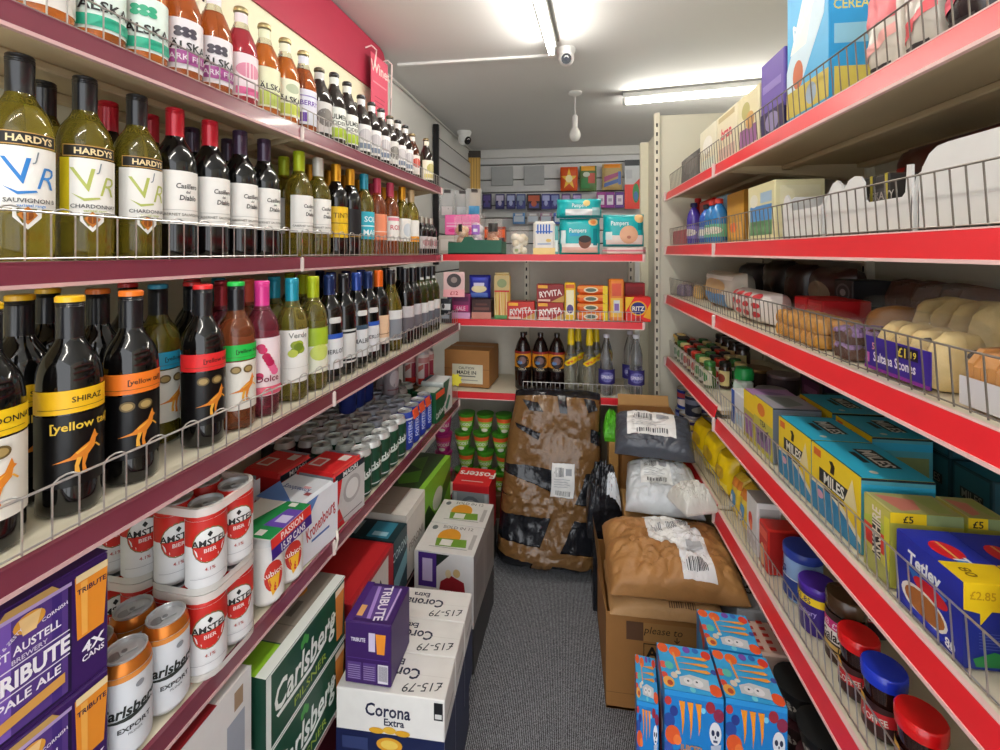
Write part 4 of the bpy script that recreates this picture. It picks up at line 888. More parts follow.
for k, lb in enumerate(('nearer one, facing the viewer', 'farther one, touching the red-topped box')):
    inst(ST, f'white carton with a lager glass printed on top, {lb}', 'beer carton', 'L', (-.515, 1.628+.1715*k, zc), 0, 'white lager cartons with printed tops')
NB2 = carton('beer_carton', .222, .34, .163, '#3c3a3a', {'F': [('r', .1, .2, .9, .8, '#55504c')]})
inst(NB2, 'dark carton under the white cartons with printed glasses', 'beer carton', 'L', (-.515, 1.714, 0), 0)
RT = carton('beer_carton', .176, .16, .25, '#c9202a', {'F': [('r', 0, 0, 1, .86, '#8f979e'), ('e', .5, .45, .34, .34, '#6c747c'), ('e', .5, .45, .27, .27, '#a7aeb4'), ('e', .5, .45, .12, .12, '#8d3a48'), ('r', .04, .6, .12, .84, '#b4babf'), ('r', .88, .6, .96, .84, '#b4babf'), ('e', .12, .12, .1, .1, '#6c747c'), ('e', .88, .12, .1, .1, '#6c747c')], 'T': [('r', 0, 0, 1, 1, '#e0242c'), ('t', .55, .62, .34, 'Fosters', '#f4f0ec', 180, .8, .03), ('r', .2, .18, .8, .22, '#f0d8d4')]})
inst(RT, 'bright red-topped carton with a grey patterned front at the end of the floor stack', 'beer carton', 'L', (-.546, 2.110, zc), 0)
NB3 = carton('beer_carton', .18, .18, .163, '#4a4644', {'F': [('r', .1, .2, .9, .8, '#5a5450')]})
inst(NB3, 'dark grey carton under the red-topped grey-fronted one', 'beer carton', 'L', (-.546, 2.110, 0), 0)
# ================================================================ soft packs
def pillow(w, h, d, seed=0, p=3.2, lump=.12, flat=0.):
    """a stuffed bag lying in the x-z plane, thickness d along y, seams at top and bottom"""
    rnd = random.Random(seed); ox = rnd.uniform(0, 90)
    def prof(u, v):
        a = abs(2*u-1); b = abs(2*v-1)
        return max(0., (1-a**p)*(1-b**(p*1.3)))**.5
    def fn(side):
        def g(u, v, o=0.):
            q = prof(u, v); n = noise.noise(Vector((u*5+ox, v*5, side*3)))*lump*q
            x = (u-.5)*w*(1-.06*(1-abs(2*v-1)**2)*0+.04*noise.noise(Vector((v*4, ox, 1))))
            return (x if side < 0 else -x, side*(d/2*(q+n)*(1-flat*(side > 0))+o), v*h)
        return g
    return fn
def bag(name, w, h, d, base, items, seed=0, n=14, lump=.12, p=3.2, back=None, wfn=None, extra=()):
    mb = MB(); f = pillow(w, h, d, seed, p, lump)
    mb.grid(lambda u, v: f(-1)(u, v), n, n, base); mb.grid(lambda u, v: f(1)(u, v), n, n, back or base)
    if items: mb.deco(f(-1), w, h, items, 32, off0=.0012)
    return (name, mb.mesh(name), list(extra))
def lay(w, d, h, seed, lump=.15, p=4., taper=0., sag=0.):
    """a soft parcel lying flat: top surface function over the x-y plane"""
    rnd = random.Random(seed); ox = rnd.uniform(0, 90)
    def top(u, v, o=0.):
        q = max(0., (1-abs(2*u-1)**p)*(1-abs(2*v-1)**p))**.42
        n = noise.noise(Vector((u*3.5+ox, v*3.5, 1)))*lump+noise.noise(Vector((u*9+ox, v*9, 4)))*lump*.45+abs(noise.noise(Vector((u*13+ox+v*5, v*11, 2))))*lump*.7-abs(noise.noise(Vector((u*27+ox, v*22-u*9, 6))))*lump*.4
        n -= lump*.55*max(0, 1-abs(noise.noise(Vector((u*4.5+ox, v*3.2-u*2, 8))))*3.2)**2+lump*.45*max(0, 1-abs(noise.noise(Vector((u*8-v*4+ox, v*6, 11))))*3.)**2
        ww = 1-taper*(v if taper > 0 else 0)
        return ((u-.5)*w*ww*(1+.03*noise.noise(Vector((v*5+ox, 3, 3)))), (v-.5)*d*(1+.03*noise.noise(Vector((u*5+ox, 7, 3)))), h*(.12+.88*q*(1+n)-sag*(abs(2*u-1)**2)*q)+o)
    return top
def parcel(name, w, d, h, base, seed, items=None, lab=None, lump=.15, p=4., taper=0., sag=0., n=60, parts=()):
    mb = MB(); f = lay(w, d, h, seed, lump, p, taper, sag)
    mb.grid(lambda u, v: f(u, v), n, n, base)
    def skirt(u, v):
        k = int(u*4) if u < 1 else 3; t = u*4-k
        P = [(t, 0), (1, t), (1-t, 1), (0, 1-t)][k]; q = f(*P); return (q[0]*(1-.06*v), q[1]*(1-.06*v), q[2]*(1-v))
    mb.grid(skirt, n*4, 3, base)
    mb.grid(lambda u, v: tuple(a*b for a, b in zip(f(u, 1-v), (.94, .94, 0))), 6, 6, base)
    sub = []
    if items: mb.deco(f, w, d, items, 34, off0=.0015)
    if lab:
        for nm, its in lab:
            q = MB(); q.deco(f, w, d, its, 40, off0=.003); sub.append((nm, q.mesh(nm)))
    return (name, mb.mesh(name), sub+list(parts))
def bars(u0, v0, u1, v1, n, c='#2a2a2c', seed=1):
    r = random.Random(seed); out = []; x = u0
    st = (u1-u0)/n
    for i in range(n): out.append(('r', u0+st*i, v0, u0+st*(i+r.uniform(.25, .7)), v1, c))
    return out
def addr(u0, v0, u1, v1, seed=1, base='#f2f1ee'):
    L = lambda a: u0+(u1-u0)*a; K = lambda b: v0+(v1-v0)*b
    return [('r', u0, v0, u1, v1, base)]+bars(L(.12), K(.62), L(.55), K(.88), 12, '#45464a', seed)+[('r', L(.62), K(.66), L(.88), K(.86), '#a9abb0')]+[('r', L(.1), K(.54-.08*i), L(.8-.1*(i % 2)), K(.555-.08*i), '#b2b4b8') for i in range(4)]+bars(L(.2), K(.06), L(.85), K(.2), 14, '#55565a', seed+3)
KRAFT = M('#ad7c48', .5, var=.2, vscale=14, bump=.9, bscale=16)
KRAFT2 = M('#bd9260', .55, var=.16, vscale=10, bump=.8, bscale=18)
CARD = M('#a8753f', .7, var=.07, vscale=18)
CARDL = M('#bb8f56', .7, var=.07, vscale=18)
BLKP = M('#1c1d22', .22, spec=.7, var=.05, bump=.9, bscale=16)
GRYP = M('#4c5059', .3, spec=.6, var=.06, bump=1., bscale=14)
WHTP = M('#d0d5d8', .3, spec=.6, var=.04, bump=1., bscale=13)
TAPE = M('#7a5832', .22, coat=.3, var=.14, vscale=14, bump=.55, bscale=30)

# ================================================================ end bay, top shelf
Y0 = BY+.02
def atB(px, y): return across(px, y)
# nappies
TQ = '#16b0b4'
def nappy(seed, face_, w=.21, h=.19, d=.11):
    its = [('r', .06, .05, .94, .2, '#e9c0b4'), ('r', .06, .2, .94, .3, '#f0ece4'), ('e', .62, .34, .15, .18, '#7a4a34' if face_ == 0 else '#e0a88a'), ('e', .62, .42, .15, .1, '#2c1d18' if face_ == 0 else '#e6b498'), ('t', .45, .66, .12, 'Pampers', '#e9f4f2', 0, .8, .02), ('r', .25, .50, .5, .58, '#2a9cc8'), ('e', .83, .88, .12, .1, '#f0c88a'), ('e', .83, .88, .07, .06, '#e08a4a'), ('r', .82, .25, .92, .7, '#0d8a92'), ('r', .04, .3, .16, .66, '#dff0ee')]
    if face_: its = [('r', .06, .06, .94, .34, '#f0e4da'), ('e', .6, .36, .22, .28, '#e6b28e'), ('e', .60, .28, .05, .05, '#c07a62'), ('t', .38, .72, .14, 'Pampers', '#e9f4f2', 0, .8, .02), ('e', .86, .86, .12, .14, '#f0c88a'), ('r', .05, .2, .2, .45, '#dff0ee'), ('r', .82, .5, .93, .72, '#0d8a92')]
    return bag('nappy_pack', w, h, d, M(TQ, .3, spec=.6, var=.06), its, seed, 16, .06, 5.)
inst(nappy(1, 0), 'turquoise nappy pack standing upright, a baby face on it, below another pack', 'nappies', 'W', (atB(579.5, 2.40), 2.41, B1), 0, 'turquoise nappy packs')
inst(bag('nappy_pack', .23, .10, .13, M(TQ, .3, spec=.6, var=.06), [('r', .2, .1, .95, .42, '#e8ecea'), ('t', .5, .62, .2, 'Pampers', '#dff0ee', 0, .8, .02), ('e', .66, .72, .08, .16, '#f0d88a'), ('r', .78, .1, .95, .5, '#a8d4d4')], 4, 14, .08, 5.), 'turquoise nappy pack lying across the top of an upright one', 'nappies', 'W', (atB(579, 2.40), 2.41, B1+.192), 0, 'turquoise nappy packs')
inst(nappy(6, 1, .205, .165, .11), 'turquoise nappy pack at the right end, lying on a white and pink pack', 'nappies', 'W', (atB(623.5, 2.40), 2.41, B1+.042), 0, 'turquoise nappy packs')
inst(bag('wipes_pack', .22, .04, .12, '#e6d2cc', [('r', .0, .4, 1, .6, '#d88a94')], 9, 10, .05, 6.), 'flat white and pink pack under the right-hand nappy pack', 'wipes', 'W', (atB(624, 2.40), 2.41, B1), 0)
inst(carton('milk_powder_tin', .115, .11, .175, '#e4e2da', {'F': [('r', 0, 0, 1, .2, '#e8cf8a'), ('r', .12, .66, .88, .7, '#3a6cc0')]+[('r', .18+.13*i, .62, .25+.13*i, .9, '#2f62b8') for i in range(5)]+[('e', .7, .42, .12, .05, '#e0c070'), ('r', .2, .3, .8, .33, '#8fa8d0')], 'T': [('e', .5, .5, .45, .45, '#d0ccc0')]}, .012), 'white formula pack with blue stripes beside the nappies', 'formula', 'W', (atB(544.5, 2.41), 2.42, B1), 0)
inst(carton('wipes_box', .022, .09, .15, '#5fa8a4', {'F': [('r', .1, .1, .9, .5, '#d8e4e0')]}, .003), 'thin teal box squeezed between the formula and the nappies', 'box', 'W', (atB(556.3, 2.41), 2.42, B1), 0)
# green produce crate of bagged onions
mb = MB(); GC = M('#1d5a44', .45, var=.08)
cw, cd = .29, .20
mb.box((0, 0, .004), (cw, cd, .008), GC, .001)
mb.prism([(-cw/2, 0), (cw/2, 0), (cw/2, .075), (.0, .078), (-.015, .094), (-.055, .094), (-.07, .066), (-cw/2, .062)], -cd/2, -cd/2+.006, GC); mb.box((0, cd/2-.003, .035), (cw, .006, .07), GC, .001)
for s_ in (-1, 1): mb.box((s_*(cw/2-.003), 0, .035), (.006, cd-.012, .07), GC, .001)
cx_ = atB(474, 2.36)+.0
inst(('produce_crate', mb.mesh('produce_crate'), []), 'dark green plastic produce crate on the left end of the top back shelf', 'crate', 'W', (cx_+.005, 2.45, B1), 0)
net = film('#f4ece6', .12)
def veg_bag(cols, n, seed, w, h, lab):
    r = random.Random(seed); mb = MB()
    for i in range(n):
        x, y, z = r.uniform(-w/2+.026, w/2-.026), r.uniform(-.022, .022), .022+r.uniform(0, h-.05)
        rr = r.uniform(.018, .026); pr_ = [(rr*math.sin(PI*k/8)+.0005, -rr*math.cos(PI*k/8)) for k in range(9)]
        mb.lathe(pr_, M(cols[i % len(cols)], .5, var=.15, vscale=60), 12, (x, y, z), False)
    f = MB(); g = pillow(w*1.03, h*1.25, .10, seed); f.grid(lambda u, v: g(-1)(u, v), 12, 12, net); f.grid(lambda u, v: g(1)(u, v), 12, 12, net)
    L_ = MB(); L_.deco(g(-1), w*1.03, h*1.25, lab, 32, off0=.002)
    return ('vegetable_bag', mb.mesh('vegetables'), [('clear_wrap', f.mesh('clear_wrap')), ('pack_label', L_.mesh('pack_label'))])
inst(veg_bag(['#e0b08a', '#d8a070', '#e8c4a0'], 19, 3, .086, .165, [('r', .4, .55, .65, .75, '#2a2422')]), 'clear bag of pinkish onions at the left end of the green crate', 'vegetables', 'W', (cx_-.086, 2.45, B1+.010), 0, 'bagged onions in the green crate')
inst(veg_bag(['#e8d8e0', '#d8b8cc', '#f0e4e8'], 18, 5, .078, .17, [('r', .2, .45, .75, .7, '#a06ac0'), ('r', .3, .52, .6, .6, '#f0e8f4')]), 'clear bag with a purple label in the middle of the green crate', 'vegetables', 'W', (cx_+.003, 2.45, B1+.012), 0, 'bagged onions in the green crate')
inst(veg_bag(['#e0a078', '#d08a60', '#e8b894'], 16, 8, .086, .15, [('r', .2, .6, .8, .85, '#38322e')]), 'bag of orange-brown onions with a dark label, right in the green crate', 'vegetables', 'W', (cx_+.096, 2.45, B1+.010), 0, 'bagged onions in the green crate')
inst(veg_bag(['#d8a488', '#c88f70', '#e6bca0'], 18, 21, .10, .15, [('r', .3, .6, .6, .8, '#3a2a28')]), 'clear bag of pink onions lying left of the green crate by the small wines', 'vegetables', 'L', (-.915, 2.15, L2), 60, 'bagged onions')
inst(veg_bag(['#f0ead8', '#e6dcc0', '#f4f0e4', '#e8e0cc'], 16, 11, .10, .12, [('r', .3, .1, .5, .2, '#a8b890')]), 'net of white garlic bulbs beside the green crate', 'vegetables', 'W', (atB(519, 2.40), 2.41, B1), 0)
PKM = M('#e64a9a', .35, var=.06)
for i, px in enumerate((453.5, 470)):
    mb = MB(); mb.box((0, 0, .06), (.105, .06, .12), '#f06aae', .004); fn, W, H = face('F', .105, .06, .12); mb.deco(fn, W, H, [('r', .1, .55, .9, .6, '#f4b0d4'), ('r', .1, .4, .7, .46, '#f8c8e0'), ('e', .5, .22, .3, .1, '#e0308a')])
    inst(('tissue_box', mb.mesh('tissue_box'), []), f'bright pink box behind the onions, {"left" if i == 0 else "right"} of the two', 'box', 'W', (atB(px, 2.62), 2.64, B1+.115), 6, 'bright pink boxes')
mb = MB(); mb.box((0, 0, .055), (.27, .10, .11), '#cfc6bc', .004); fn, W, H = face('F', .27, .1, .11); mb.deco(fn, W, H, [('r', .05, .2, .45, .8, '#e4dcd4'), ('r', .55, .2, .95, .8, '#dfd4cc')])
inst(('storage_box', mb.mesh('storage_box'), []), 'pale carton under the bright pink boxes behind the onion crate', 'box', 'W', (atB(462, 2.62), 2.63, B1), 6)
inst(carton('snack_box', .12, .07, .16, '#8a3a2a', {'F': [('r', 0, .6, 1, .9, '#e8622a'), ('r', .05, .1, .95, .6, '#4a3a40'), ('r', .2, .25, .8, .4, '#8a7a86')], 'T': [('r', 0, 0, 1, 1, '#e8622a')]}), 'orange-topped dark box behind the right of the green crate', 'box', 'W', (atB(495, 2.60), 2.62, B1), 0)
CLR = film('#f0f2f4', .30)
for i, (px, yy, c) in enumerate(((447, 3.0, '#d9d2d4'), (462, 3.05, '#c6ccd0'), (474, 3.0, '#4a9ad0'))):
    mb = MB(); g = pillow(.11, .20, .06, 40+i); mb.grid(lambda u, v: g(-1)(u, v), 10, 10, CLR); mb.grid(lambda u, v: g(1)(u, v), 10, 10, CLR); mb.deco(g(-1), .11, .2, [('r', .15, .1, .8, .4, c), ('r', .3, .85, .7, .97, '#3a3436')], 30)
    mb.tube([(0, 0, .195), (0, .06, .21), (0, .25, .21)], .003, WIRE)
    inst(('hanging_bag', mb.mesh('hanging_bag'), []), f'clear hanging packet above the bright pink boxes, {ORD[i]} from the black post', 'packet', 'W', (atB(px, yy), yy, 1.73), 20, 'clear hanging packets')

# far slat wall: hanging cards and packs (each its own), posts
def hung(px, py0, py1, wpx, base, items, label, cat, y=YB-.12, group=None, name='hanging_pack', d=.02, soft=False):
    x = atB(px, y); z1 = hgt(py0, x, y); z0 = hgt(py1, x, y); w = abs(atB(px+wpx/2, y)-atB(px-wpx/2, y)); h = z1-z0
    if soft: pr0 = bag(name, w, h, d*2, base, items, int(px), 10, .08)
    else: pr0 = carton(name, w, d, h, base, {'F': items}, .002)
    hk = MB(); hk.tube([(0, d/2, h-.01), (0, .09, h+.0), (0, .10, h-.03)], .003, WIRE)
    inst((name, pr0[1], [('peg', hk.mesh('peg'))]), label, cat, 'W', (x, y, z0), 0, group)
stl = [('p', [(.5, .95), (.62, .62), (.95, .62), (.68, .42), (.8, .1), (.5, .3), (.2, .1), (.32, .42), (.05, .62), (.38, .62)], '#f0c03a'), ('e', .5, .5, .2, .16, '#f6e6b0')]
hung(569, 167, 191, 17, '#d8541e', stl, 'orange hanging pack with a yellow star burst on the slatted wall', 'hanging pack', soft=True)
hung(588, 166, 191, 17, '#5a7a4a', [('r', .1, .8, .9, 1, '#e8a83a'), ('r', .1, .1, .6, .5, '#3a8a4a'), ('r', .5, .3, .9, .7, '#b84a3a'), ('e', .4, .65, .2, .1, '#c8d0c0')], 'green and red hanging pack next to the star-burst pack', 'hanging pack', soft=True)
hung(612, 164, 190, 20, '#b9a06a', [('r', .1, .84, .9, 1, '#e8902a'), ('p', [(.1, .5), (.9, .7), (.9, .55), (.1, .3)], '#a04a7a'), ('p', [(.1, .25), (.9, .45), (.9, .3), (.1, .1)], '#4a6ab0'), ('r', .8, .2, .95, .7, '#5a7ac0')], 'multicoloured striped hanging pack, right of the green and red one', 'hanging pack', soft=True)
hung(632, 160, 209, 15, '#c9cdd2', [('r', 0, .88, 1, 1, '#2a3036'), ('p', [(0, 0), (1, 0), (1, .62), (.6, .5), (0, .5)], '#e23a30'), ('e', .75, .32, .22, .2, '#2f8a4a'), ('e', .75, .26, .14, .1, '#3a6aa8'), ('r', .1, .62, .5, .8, '#b8bcc4')], 'tall card with a red and green print at the right end of the slatted wall', 'hanging pack')
for i, (px, c1, c2) in enumerate(((487, '#2c2450', '#5a4a90'), (500, '#2a2668', '#c8c4e0'), (511, '#2c2a6a', '#b0b8e0'), (521, '#3a4480', '#8a9ab8'), (534, '#20182a', '#c05a3a'), (546, '#2f2f86', '#a8b0e0'), (555, '#30307a', '#8090c8'), (566, '#4a2a70', '#c0a8d8'), (577, '#3c2f7a', '#b4a0d0'))):
    hung(px, 194, 209 if i != 4 else 210, 9 if i != 4 else 14, c1, [('r', .1, .55, .9, .9, c2), ('r', .15, .12, .85, .4, '#4a4a90'), ('e', .5, .4, .2, .2, c2)], f'small dark-blue blister card, {ORD[i]} along the middle row of the slatted wall', 'hanging card', group='blister cards on the slatted wall')
for i, (px, c) in enumerate(((601, '#a03a90'), (610, '#8a2f96'), (619.5, '#5a2a8a'))):
    hung(px, 192, 208, 9, c, [('r', .15, .2, .85, .8, '#e0d8ea'), ('r', .3, .4, .7, .6, '#b0a0c0')], f'purple boxed card, {ORD[i]} of three right of the nappies', 'hanging card', group='purple boxed cards on the slatted wall')
for i, (px, c) in enumerate(((519, '#5f8fc8'), (533, '#a8a4a8'), (546, '#b088a8'), (559.5, '#4a6ac0'))):
    hung(px, 213, 224, 12, c, [('r', .1, .2, .9, .7, '#c8d4e4'), ('r', .2, .75, .8, .95, '#e0e0e4')], f'pale blister card, {ORD[i]} along the low row behind the formula', 'hanging card', group='low blister cards on the slatted wall')
for i, (px, w_) in enumerate(((502, 22), (534, 20))):  # plain metal plates without lettering, not signs
    x = atB(px, YB-.06); mb = MB(); mb.box((0, 0, 0), (w_*.0105, .012, .20), '#a9acae', .002)
    mb.tube([(0, .0, 0), (0, .012, 0)], .01, GREY); inst(('metal_plate', mb.mesh('metal_plate'), []), f'blank grey metal plate fixed to the slatted wall, {"left" if i == 0 else "right"} of two', 'sign', 'W', (x, YB-.045, 2.30), 0, 'grey plates on the slatted wall')
# gold slotted post and black post at the left of the back room
mb = MB(); mb.box((0, 0, .0), (.16, .04, 1.0), M('#c9a052', .4, .4)); 
for k in range(6): mb.box((-.07+.028*k, -.021, .0), (.006, .004, .98), '#8a6a30')
mb.box((0, -.002, .53), (.17, .05, .07), '#3a332c')
inst(('display_rack', mb.mesh('display_rack'), []), 'golden slotted rack in the far left corner of the back room', 'rack', 'W', (atB(472, 4.55), 4.58, 1.98), 8)
mb = MB(); mb.box((0, 0, .55), (.045, .03, 1.1), M('#17171a', .4), .004)
xw = lw(3.45); 
inst(('wall_post', mb.mesh('wall_post'), []), 'black post on the left wall at the edge of the slatted panel', 'post', 'W', (xw+.03, 3.42, 1.40), 0)
mb = MB()
for k in range(8): mb.box((0, 0, .155*k), (.018, 1.15, .143), SL, .003); mb.box((-.006, 0, .155*k+.0775), (.006, 1.15, .02), GR)
o = link('trim_3', mb.mesh('trim_3')); o['kind'] = 'structure'; o.matrix_world = Matrix.Translation((lw(4.05)+.012, 4.05, 1.26)) @ Matrix.Rotation(-.04, 4, 'Z')

# ================================================================ end bay, middle shelf
yF = 2.39
def onB(px, w_px, z, proto_fn, label, cat, h_top=None, group=None, y=None, rz=0, **k):
    y = y or yF; x = atB(px, y); w = abs(atB(px+w_px/2, y)-atB(px-w_px/2, y))
    inst(proto_fn(w), label, cat, 'W', (x, y+.0, z), rz, group, **k)
RYV = lambda c: (lambda w: carton('cracker_box', w, .08, .092, c, {'F': [('t', .5, .5, .34, 'RYVITA', '#f4e4dc', 8, .8, .03), ('r', .05, .78, .4, .95, '#f0b030'), ('p', [(.5, 0), (1, 0), (1, .4)], '#c99a4a'), ('r', .05, .04, .5, .16, '#e8b4a0')], 'T': [('r', .1, .1, .9, .9, '#a01c20')]}))
onB(521.5, 27, B2, RYV('#c93228'), 'red cracker box, the left one standing alone', 'crackers', group='red cracker boxes')
onB(550.5, 26, B2, RYV('#a82420'), 'red cracker box, lower of the stacked pair', 'crackers', group='red cracker boxes')
onB(550.5, 27, B2+.0935, RYV('#8f1f1e'), 'red cracker box, upper of the stacked pair', 'crackers', group='red cracker boxes')
onB(570, 11, B2, lambda w: carton('biscuit_packet', w, .06, .195, '#f0c21c', {'F': [('r', .15, .15, .85, .8, '#f4e9c0'), ('e', .5, .3, .3, .12, '#5a4a8a'), ('r', .1, .85, .9, .95, '#e06a1c')]}, .006), 'tall yellow packet beside the red cracker boxes', 'biscuits')
ORP = lambda w: carton('biscuit_packet', w, .07, .044, '#ec6a22', {'F': [('r', .0, .62, 1, .95, '#f0902a'), ('e', .45, .5, .24, .34, '#e8d9b4'), ('e', .45, .5, .18, .22, '#5a6a5a'), ('r', .84, 0, 1, 1, '#f0d21c')]}, .012)
for k in range(4):
    onB(592, 30, B2+.0455*k, ORP, f'orange biscuit packet with a yellow end, {["lowest", "second from bottom", "third from bottom", "topmost"][k]} of the stack', 'biscuits', group='orange biscuit packets')
onB(616, 15, B2, lambda w: carton('biscuit_packet', w, .06, .215, '#ec8a32', {'F': [('r', .1, .1, .9, .55, '#f0c040'), ('r', .2, .6, .8, .9, '#e05a3a'), ('r', .3, .2, .7, .5, '#d8e0e0'), ('r', .35, .25, .65, .42, '#8a6ab0')]}, .008), 'tall orange packet standing between the stack and the red box', 'biscuits')
onB(637, 25, B2, lambda w: carton('cracker_box', w, .07, .125, '#e8281e', {'F': [('p', [(0, .4), (.35, 1), (0, 1)], '#f0c21c'), ('p', [(.7, .2), (1, .1), (1, .8)], '#f0b01c'), ('e', .5, .55, .34, .3, '#f0b41c'), ('e', .5, .55, .28, .25, '#1f2a7a'), ('t', .5, .54, .18, 'RITZ', '#f4f0e0', 0, .9, .04), ('p', [(.2, 0), (.8, 0), (.5, .2)], '#c02020')]}), 'red and yellow cracker box with a blue oval, right end of the middle shelf', 'crackers')
onB(634, 20, B2, lambda w: carton('cracker_box', w, .06, .19, '#a3141c', {'F': [('r', .1, .7, .9, .9, '#8a1018')]}), 'plain dark-red box standing behind the blue-oval cracker box', 'crackers', y=2.49)
def spag(w):
    mb = MB(); h = .235
    mb.box((0, 0, h/2), (w, .05, h), '#d9b25c', .012); fn, W, H = face('F', w, .05, h)
    mb.deco(fn, W, H, [('r', .03, .64, .97, .98, '#c9b27a'), ('r', .05, .60, .95, .64, '#c8342a'), ('e', .5, .8, .3, .1, '#8a9a6a'), ('r', .05, 0, .95, .08, '#5a9a5a')]+[('p', [(.08+.12*i, .08), (.13+.12*i, .08), (.10+.12*i+.05*((i*7) % 3-1), .6), (.07+.12*i+.05*((i*7) % 3-1), .6)], ('#f0dcae', '#e6cc90', '#c8553a')[i % 3]) for i in range(7)])
    f = MB(); f.box((0, -.002, h+.004), (w*.9, .03, .012), '#cdb880', .003)
    return ('pasta_packet', mb.mesh('pasta_packet'), [('crimped_top', f.mesh('crimped_top'))])
onB(502.5, 16, B2, spag, 'tall packet of spaghetti with a red band', 'pasta')
onB(480, 21, B2+.105, lambda w: bag('sweet_packet', w, .125, .06, '#2a2f9a', [('r', .1, .05, .9, .25, '#5a78c8'), ('e', .5, .42, .36, .16, '#e6d8a8'), ('r', .25, .55, .75, .68, '#d8d0e8'), ('r', .2, .78, .8, .9, '#3a44b8')], 12, 12, .06, 5.), 'royal-blue packet standing on a dark one, middle shelf left', 'packet')
onB(483, 19, B2, lambda w: carton('cake_box', w, .10, .103, '#3c2220', {'F': [('r', 0, 0, 1, .35, '#c98a7a'), ('r', .1, .45, .9, .6, '#6a4038'), ('r', .2, .7, .8, .8, '#5a342e')]}), 'dark brown box under the royal-blue packet', 'box')
onB(463, 18, B2, lambda w: carton('sweet_box', w, .10, .13, '#7a2a5a', {'F': [('r', 0, 0, 1, .25, '#d8a0c8'), ('r', .1, .3, .9, .55, '#c83a78'), ('t', .5, .42, .16, 'SALE', '#f0d0e0', 0, .8, .02), ('r', .1, .7, .9, .9, '#5a1f4a')]}), 'magenta and lilac box at the left end of the middle back shelf', 'box')
# pink card and black packets at the end of the wine shelf
mb = MB(); mb.box((0, 0, .065), (.11, .003, .13), '#d9b4b0', .0005); fn, W, H = face('F', .11, .003, .13)
mb.deco(fn, W, H, [('e', .5, .66, .34, .28, '#2a1f20'), ('e', .5, .68, .15, .12, '#8a7a74'), ('r', .0, 0, 1, .30, '#e8a0a4'), ('t', .5, .16, .15, '£12', '#b02a3c', 0, 1, .03)])
inst(('price_card', mb.mesh('price_card'), []), 'pink price card with a dark round picture hung at the end of the wine shelf', 'price card', 'L', (-.690, 2.235, L3+.135), 14, rx=-8)
for i, (px, c) in enumerate(((446.5, '#25272e'),)):
    onB(px, 10, L3+.003, lambda w: bag('sweet_packet', .06, .125, .03, c, [('r', .1, .55, .9, .8, '#d8d8da'), ('r', .1, .2, .8, .35, '#9ab0c0'), ('e', .3, .7, .12, .1, '#3a3a40')], 30+i, 10, .06, 5.), 'black packet with white print by the last wine bottles of the third shelf', 'packet', y=2.255)
onB(453, 8, B2, lambda w: carton('sweet_packet', w, .09, .15, '#2a5a9a', {'F': [('r', .1, .2, .9, .4, '#8ab0d8'), ('r', .1, .6, .9, .8, '#1f4480')]}, .008), 'narrow blue packet at the very left of the middle back shelf', 'packet', y=2.43)

# ================================================================ end bay, lower shelf
def carton_box(w, d, h, seed=0):
    mb = MB(); mb.box((0, 0, h/2), (w, d, h), CARD, .003)
    fn, W, H = face('F', w, d, h); mb.deco(fn, W, H, [('r', 0, .48, 1, .5, '#8a5c30')])
    t = MB(); t.deco(fn, W, H, [('r', .18, .10, .86, .62, '#d9d6c0'), ('t', .5, .52, .07, 'CAUTION', '#4a4a44', 0, 1, .02), ('t', .5, .40, .10, 'MADE IN', '#3a3a36', 0, 1, .03), ('r', .3, .28, .7, .31, '#6a6a62'), ('r', .25, .18, .75, .2, '#8a8a80')], off0=.0015)
    p = MB(); fn2, W2, H2 = face('T', w, d, h); p.deco(fn2, W2, H2, [('r', 0, .42, 1, .58, '#9c7446')], off0=.0008)
    return ('cardboard_box', mb.mesh('cardboard_box'), [('paper_label', t.mesh('paper_label')), ('tape_strip', p.mesh('tape_strip'))])
inst(carton_box(.255, .22, .200), 'brown cardboard box with a printed paper label on the lower back shelf', 'cardboard box', 'W', (atB(469, 2.42)+.0, 2.51, B3), -5)
PET = [(.001, 0), (.040, 0), (.050, .01), (.0515, .03), (.0515, .19), (.0508, .212), (.0482, .234), (.0430, .256), (.0350, .277), (.0255, .294), (.0175, .306), (.0135, .316), (.0135, .325), (.001, .326)]
def pet(liq, capc, items, lab=(.10, .085), prof=PET, h=1., r=1., wrap=None, collar=None, capz=.322):
    P = [(a*r, z*h) for a, z in prof]
    a = MB(); a.lathe(P, liq, 20); b = MB(); b.lathe([(.0155, capz*h-.006), (.0158, capz*h+.010), (.0140, capz*h+.013), (.001, capz*h+.013)], capc, 16)
    parts = [('bottle_body', a.mesh('bottle_body')), ('bottle_cap', b.mesh('bottle_cap'))]
    if items:
        c = MB(); fn, W, H = cyl(.0518*r, lab[0]*h, lab[1]*h, PI*1.2); c.deco(fn, W, H, items, 12); parts.append(('label', c.mesh('label')))
    if collar:
        d = MB(); collar(d); parts.append(('neck_sleeve', d.mesh('neck_sleeve')))
    return ('drink_bottle', None, parts)
COLA = gloss('#190d0c', .1)
colal = [('r', 0, 0, 1, 1, '#e0992a'), ('r', 0, .86, 1, 1, '#8a1f1c'), ('r', 0, -.12, 1, .10, '#17100e'), ('e', .5, .45, .22, .36, '#2a1a16'), ('e', .5, .50, .12, .2, '#7a5a5a'), ('e', .42, .38, .08, .1, '#5a80b0'), ('t', .5, .02, .12, 'COLA', '#d8ccb0', 0, 1, .02)]
for i, px in enumerate((523, 540.5, 557)):
    inst(pr('cola', lambda: pet(COLA, DKB, colal, (.125, .105), h=.90, r=.86)), f'big dark cola bottle with an orange label, {["left", "middle", "right"][i]} of three', 'drink bottle', 'W', (atB(px, 2.42), 2.425, B3), 0, 'dark cola bottles')
CLRB = glass('#eef2f0', .93); YEL = M('#f0cf1c', .35, var=.06)
